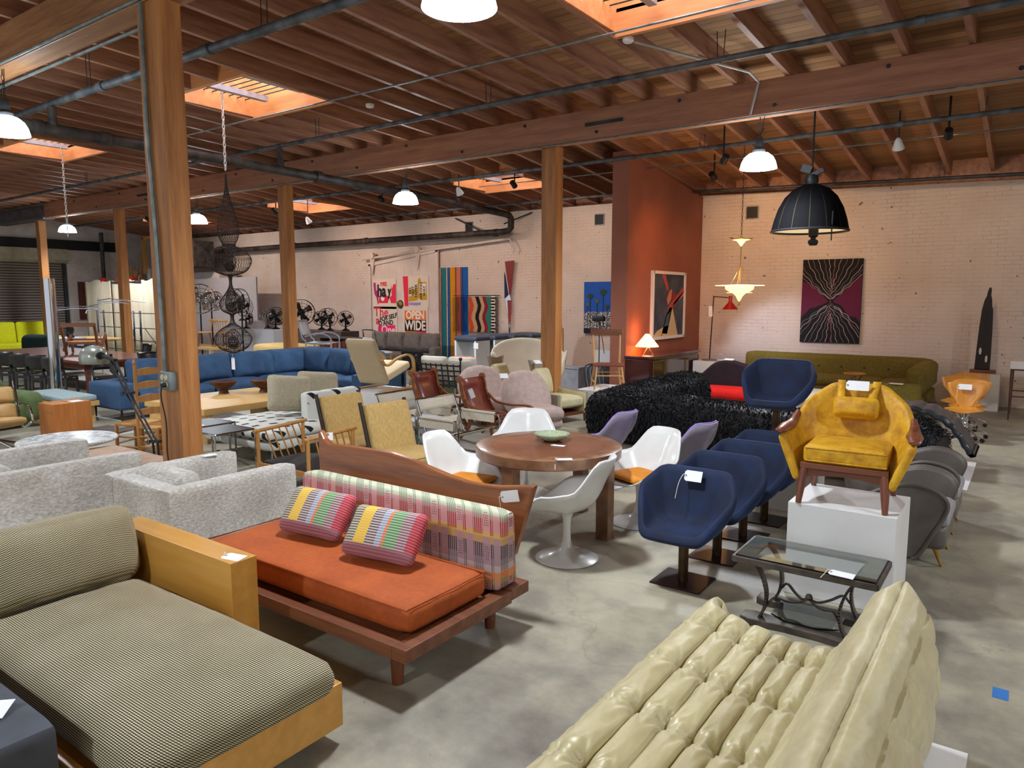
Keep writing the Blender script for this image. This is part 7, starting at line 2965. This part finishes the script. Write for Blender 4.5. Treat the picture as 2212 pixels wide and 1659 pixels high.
t = poster('poster with jagged red and magenta shapes and a black word', -16.44, 2.13, 1.02, .92)
pf(t, [(-.48, .34), (-.38, .36), (-.36, .1), (-.3, .12), (-.26, -.3), (-.3, -.32), (-.36, -.1), (-.44, 0)], INKM)
pf(t, [(.30, .30), (.34, .16), (.40, .30), (.50, .30), (.50, -.28), (.28, -.28), (.22, -.1), (.32, -.05)], INKR)
pf(t, [(-.24, -.06), (.22, -.06), (.14, -.28), (-.26, -.28)], INKR)
pf(t, arc(-.08, -.14, .08, 0, 360, 14)[:-1], INKW, -.003)
text('lettering', 'ha', .52, INKB, t, (-.12, -.004, .08), bold=.02, sx=.8)
text('lettering', 'y', .40, INKB, t, (.22, -.004, .08), bold=.02, sx=.7)
text('lettering', 'rıtt', .22, INKR, t, (-.03, -.004, .32), bold=.008)
t = poster('poster with a red band and road-sign words turned on their side', -15.12, 2.20, 1.06, .94)
pf(t, [(-.52, .46), (-.30, .46), (-.30, -.44), (-.46, -.44)], INKR)
pf(t, [(-.28, .05), (.08, .08), (.08, -.1), (-.28, -.06)], INKG)
pf(t, [(.10, .34), (.16, .42), (.22, .34), (.22, .28), (.44, .28), (.46, -.24), (.22, -.26), (.2, -.2), (.08, -.22)], INKG)
pf(t, [(-.28, -.14), (-.05, -.12), (.08, -.2), (.08, -.26), (-.28, -.3)], INKG)
pf(t, [(.16, .24), (.42, .24), (.42, -.06), (.16, -.06)], INKW, -.003)
pf(t, [(-.28, -.33), (.22, -.32), (.2, -.40), (0, -.42), (-.28, -.40)], mat('ink_lavender', '#9a8fc0', rough=.8))
for x, w in ((-.22, 'DO'), (-.10, 'NOT'), (.03, 'ENTER'), (.23, 'WRONG'), (.36, 'WAY')):
    text('lettering', w, .13, INKB, t, (x, -.005, .02), (90, -90, 0), bold=.003)
t = poster('poster reading The above black lettering over a hot pink block', -16.42, 1.28, 1.02, .92)
pf(t, [(-.32, -.14), (.42, -.10), (.44, -.42), (-.34, -.42)], INKP)
text('lettering', 'The', .40, INKR, t, (-.18, -.004, .28), bold=.006)
text('lettering', 'a', .36, INKR, t, (-.34, -.004, .02), bold=.01)
text('lettering', 'One', .34, INKW, t, (.12, -.004, -.27), bold=.006)
text('lettering', 'FOR SELF', .19, INKB, t, (.12, -.005, .12), (90, -12, 0), bold=.006, shear=.2)
text('lettering', 'D AND', .2, INKB, t, (.02, -.005, -.05), (90, -4, 0), bold=.006)
t = poster('poster reading OPEN WIDE in orange, black and cream', -15.15, 1.27, 1.02, .92)
pf(t, [(-.44, .36), (.44, .36), (.44, .08), (-.44, .08)], INKO)
pf(t, [(-.44, .08), (.44, .08), (.44, -.26), (-.44, -.26)], INKB)
pf(t, [(-.44, -.26), (.06, -.26), (.06, -.36), (-.44, -.36)], mat('ink_tan', '#b0763c', rough=.8))
pf(t, [(.06, -.26), (.44, -.26), (.44, -.36), (.06, -.36)], INKR)
text('lettering', 'OPEN', .33, INKW, t, (0, -.004, .215), bold=.012, sx=.88)
text('lettering', 'WIDE', .40, INKW, t, (0, -.004, -.10), bold=.012, sx=.82)
t = T('brass_roundel', 'round dark-rimmed brass disc between the four posters', 'ornament', (-15.76, 16.08, 1.82))
MB().lathe([(0, 0), (.12, 0), (.10, .03), (.07, .035), (0, .05)], 24).xf(RX(90)).build('disc', M['brass'], t)
MB().tube([(.11 * math.cos(a), -.01, .11 * math.sin(a)) for a in [k * PI / 12 for k in range(24)]], .02, 8, closed=True).build('rim', M['black'], t)

# ---- striped acrylic screen, tapestry, shard ----
t = T('acrylic_panel', 'tall transparent striped acrylic panel standing before the tapestry', 'screen', (-12.28, 14.5, 0))
x = -.48
for w_, h in ((.05, '#f0b8a8'), (.17, '#3f9aa8'), (.05, '#f0eeea'), (.08, '#3a78cc'), (.18, '#f6b440'), (.03, '#d0a040'), (.16, '#f09480'), (.06, '#6a7ab0'), (.17, '#3480dc')):
    m_ = mat('acrylic_' + h[1:], h, rough=.06, trans=.88, ior=1.1)
    MB().box(x, -.012, .02, x + w_, .012, 2.80).build('stripe', m_, t, smooth=False)
    x += w_
MB().box(-.55, -.15, 0, .5, .15, .02).build('base', M['white'], t, smooth=False)
t = T('tapestry', 'fringed tapestry of wavy coloured stripes on the brick wall', 'tapestry', (-12.87, 16.15, 1.55))
x = -.72
for k, (w_, h) in enumerate(((.10, '#161418'), (.14, '#7a2430'), (.12, '#1c2850'), (.12, '#b08040'), (.14, '#c8502c'), (.14, '#c9a780'), (.13, '#15151a'), (.12, '#c9a780'), (.12, '#8a1f3a'), (.14, '#2f7a6a'))):
    A, B_ = [], []
    for i in range(9):
        z = -.50 + i * .125
        o = .05 * math.sin(i * 1.3 + .3)
        A.append((x + (o if k else 0), z))
        B_.append((x + w_ + .012 + (o if k < 9 else 0), z))
    pf(t, A + B_[::-1], mat('yarn_%d' % k, h, rough=.95), -.02 - .0006 * k, 'stripe')
    x += w_
b = MB()
for k in range(12):
    b.box(.56, -.03, -.5 + k * .085, .68 + .03 * (k % 2), -.022, -.455 + k * .085)
b.build('banded_edge', INKB, t, smooth=False)
MB().box(.56, -.024, -.5, .70, -.02, .52).build('pale_edge', INKW, t, smooth=False)
b = MB()
rnd = random.Random(2)
for k in range(34):
    z = -.5 + k * .03
    b.bar((-.72, -.02, z), (-.82 - rnd.random() * .04, -.02, z - .03), .014, .01)
    b.bar((.72, -.02, z), (.80 + rnd.random() * .03, -.02, z - .03), .014, .01)
o = b.build('fringe', INKB, t, smooth=False)
o['kind'] = 'stuff'
MB().cyl((-.8, -.02, .53), (.86, -.02, .53), .014, n=6).build('hanging_rod', M['iron'], t)
t = T('shard_sculpture', 'narrow spiky wall sculpture of mirror and maroon triangles', 'sculpture', (-11.65, 16.15, 0))
pf(t, [(-.16, 3.0), (.16, 3.02), (.04, 2.1), (-.02, 2.1)], mat('maroon', '#7e2a28', rough=.5), -.05, 'maroon_shard')
pf(t, [(-.18, 2.8), (-.03, 2.2), (.04, 1.95), (-.08, 1.55), (-.17, 2.1)], M['chrome'], -.04, 'mirror_shard')
pf(t, [(-.08, 1.95), (.06, 1.95), (.03, 1.2), (-.02, 1.05)], mat('maroon_low', '#8e3834', rough=.5), -.05, 'maroon_shard')
pf(t, [(-.05, 1.35), (.03, 1.35), (.01, .95), (-.01, .95)], M['chrome'], -.055, 'mirror_shard')
pf(t, [(-.18, 2.75), (-.05, 2.1), (-.17, 2.0)], mat('deep_blue', '#1a2550', rough=.4), -.055, 'blue_shard')
# blue tape mark on the floor at right, papers
t = tag(MB().box(-.035, -.06, .0008, .035, .06, .0016).build('floor_tape', mat('blue_tape', '#2f6fb5', rough=.7), smooth=False), 'small blue tape mark on the concrete floor at the right', 'tape')
t.location = (.0, 4.35, 0)
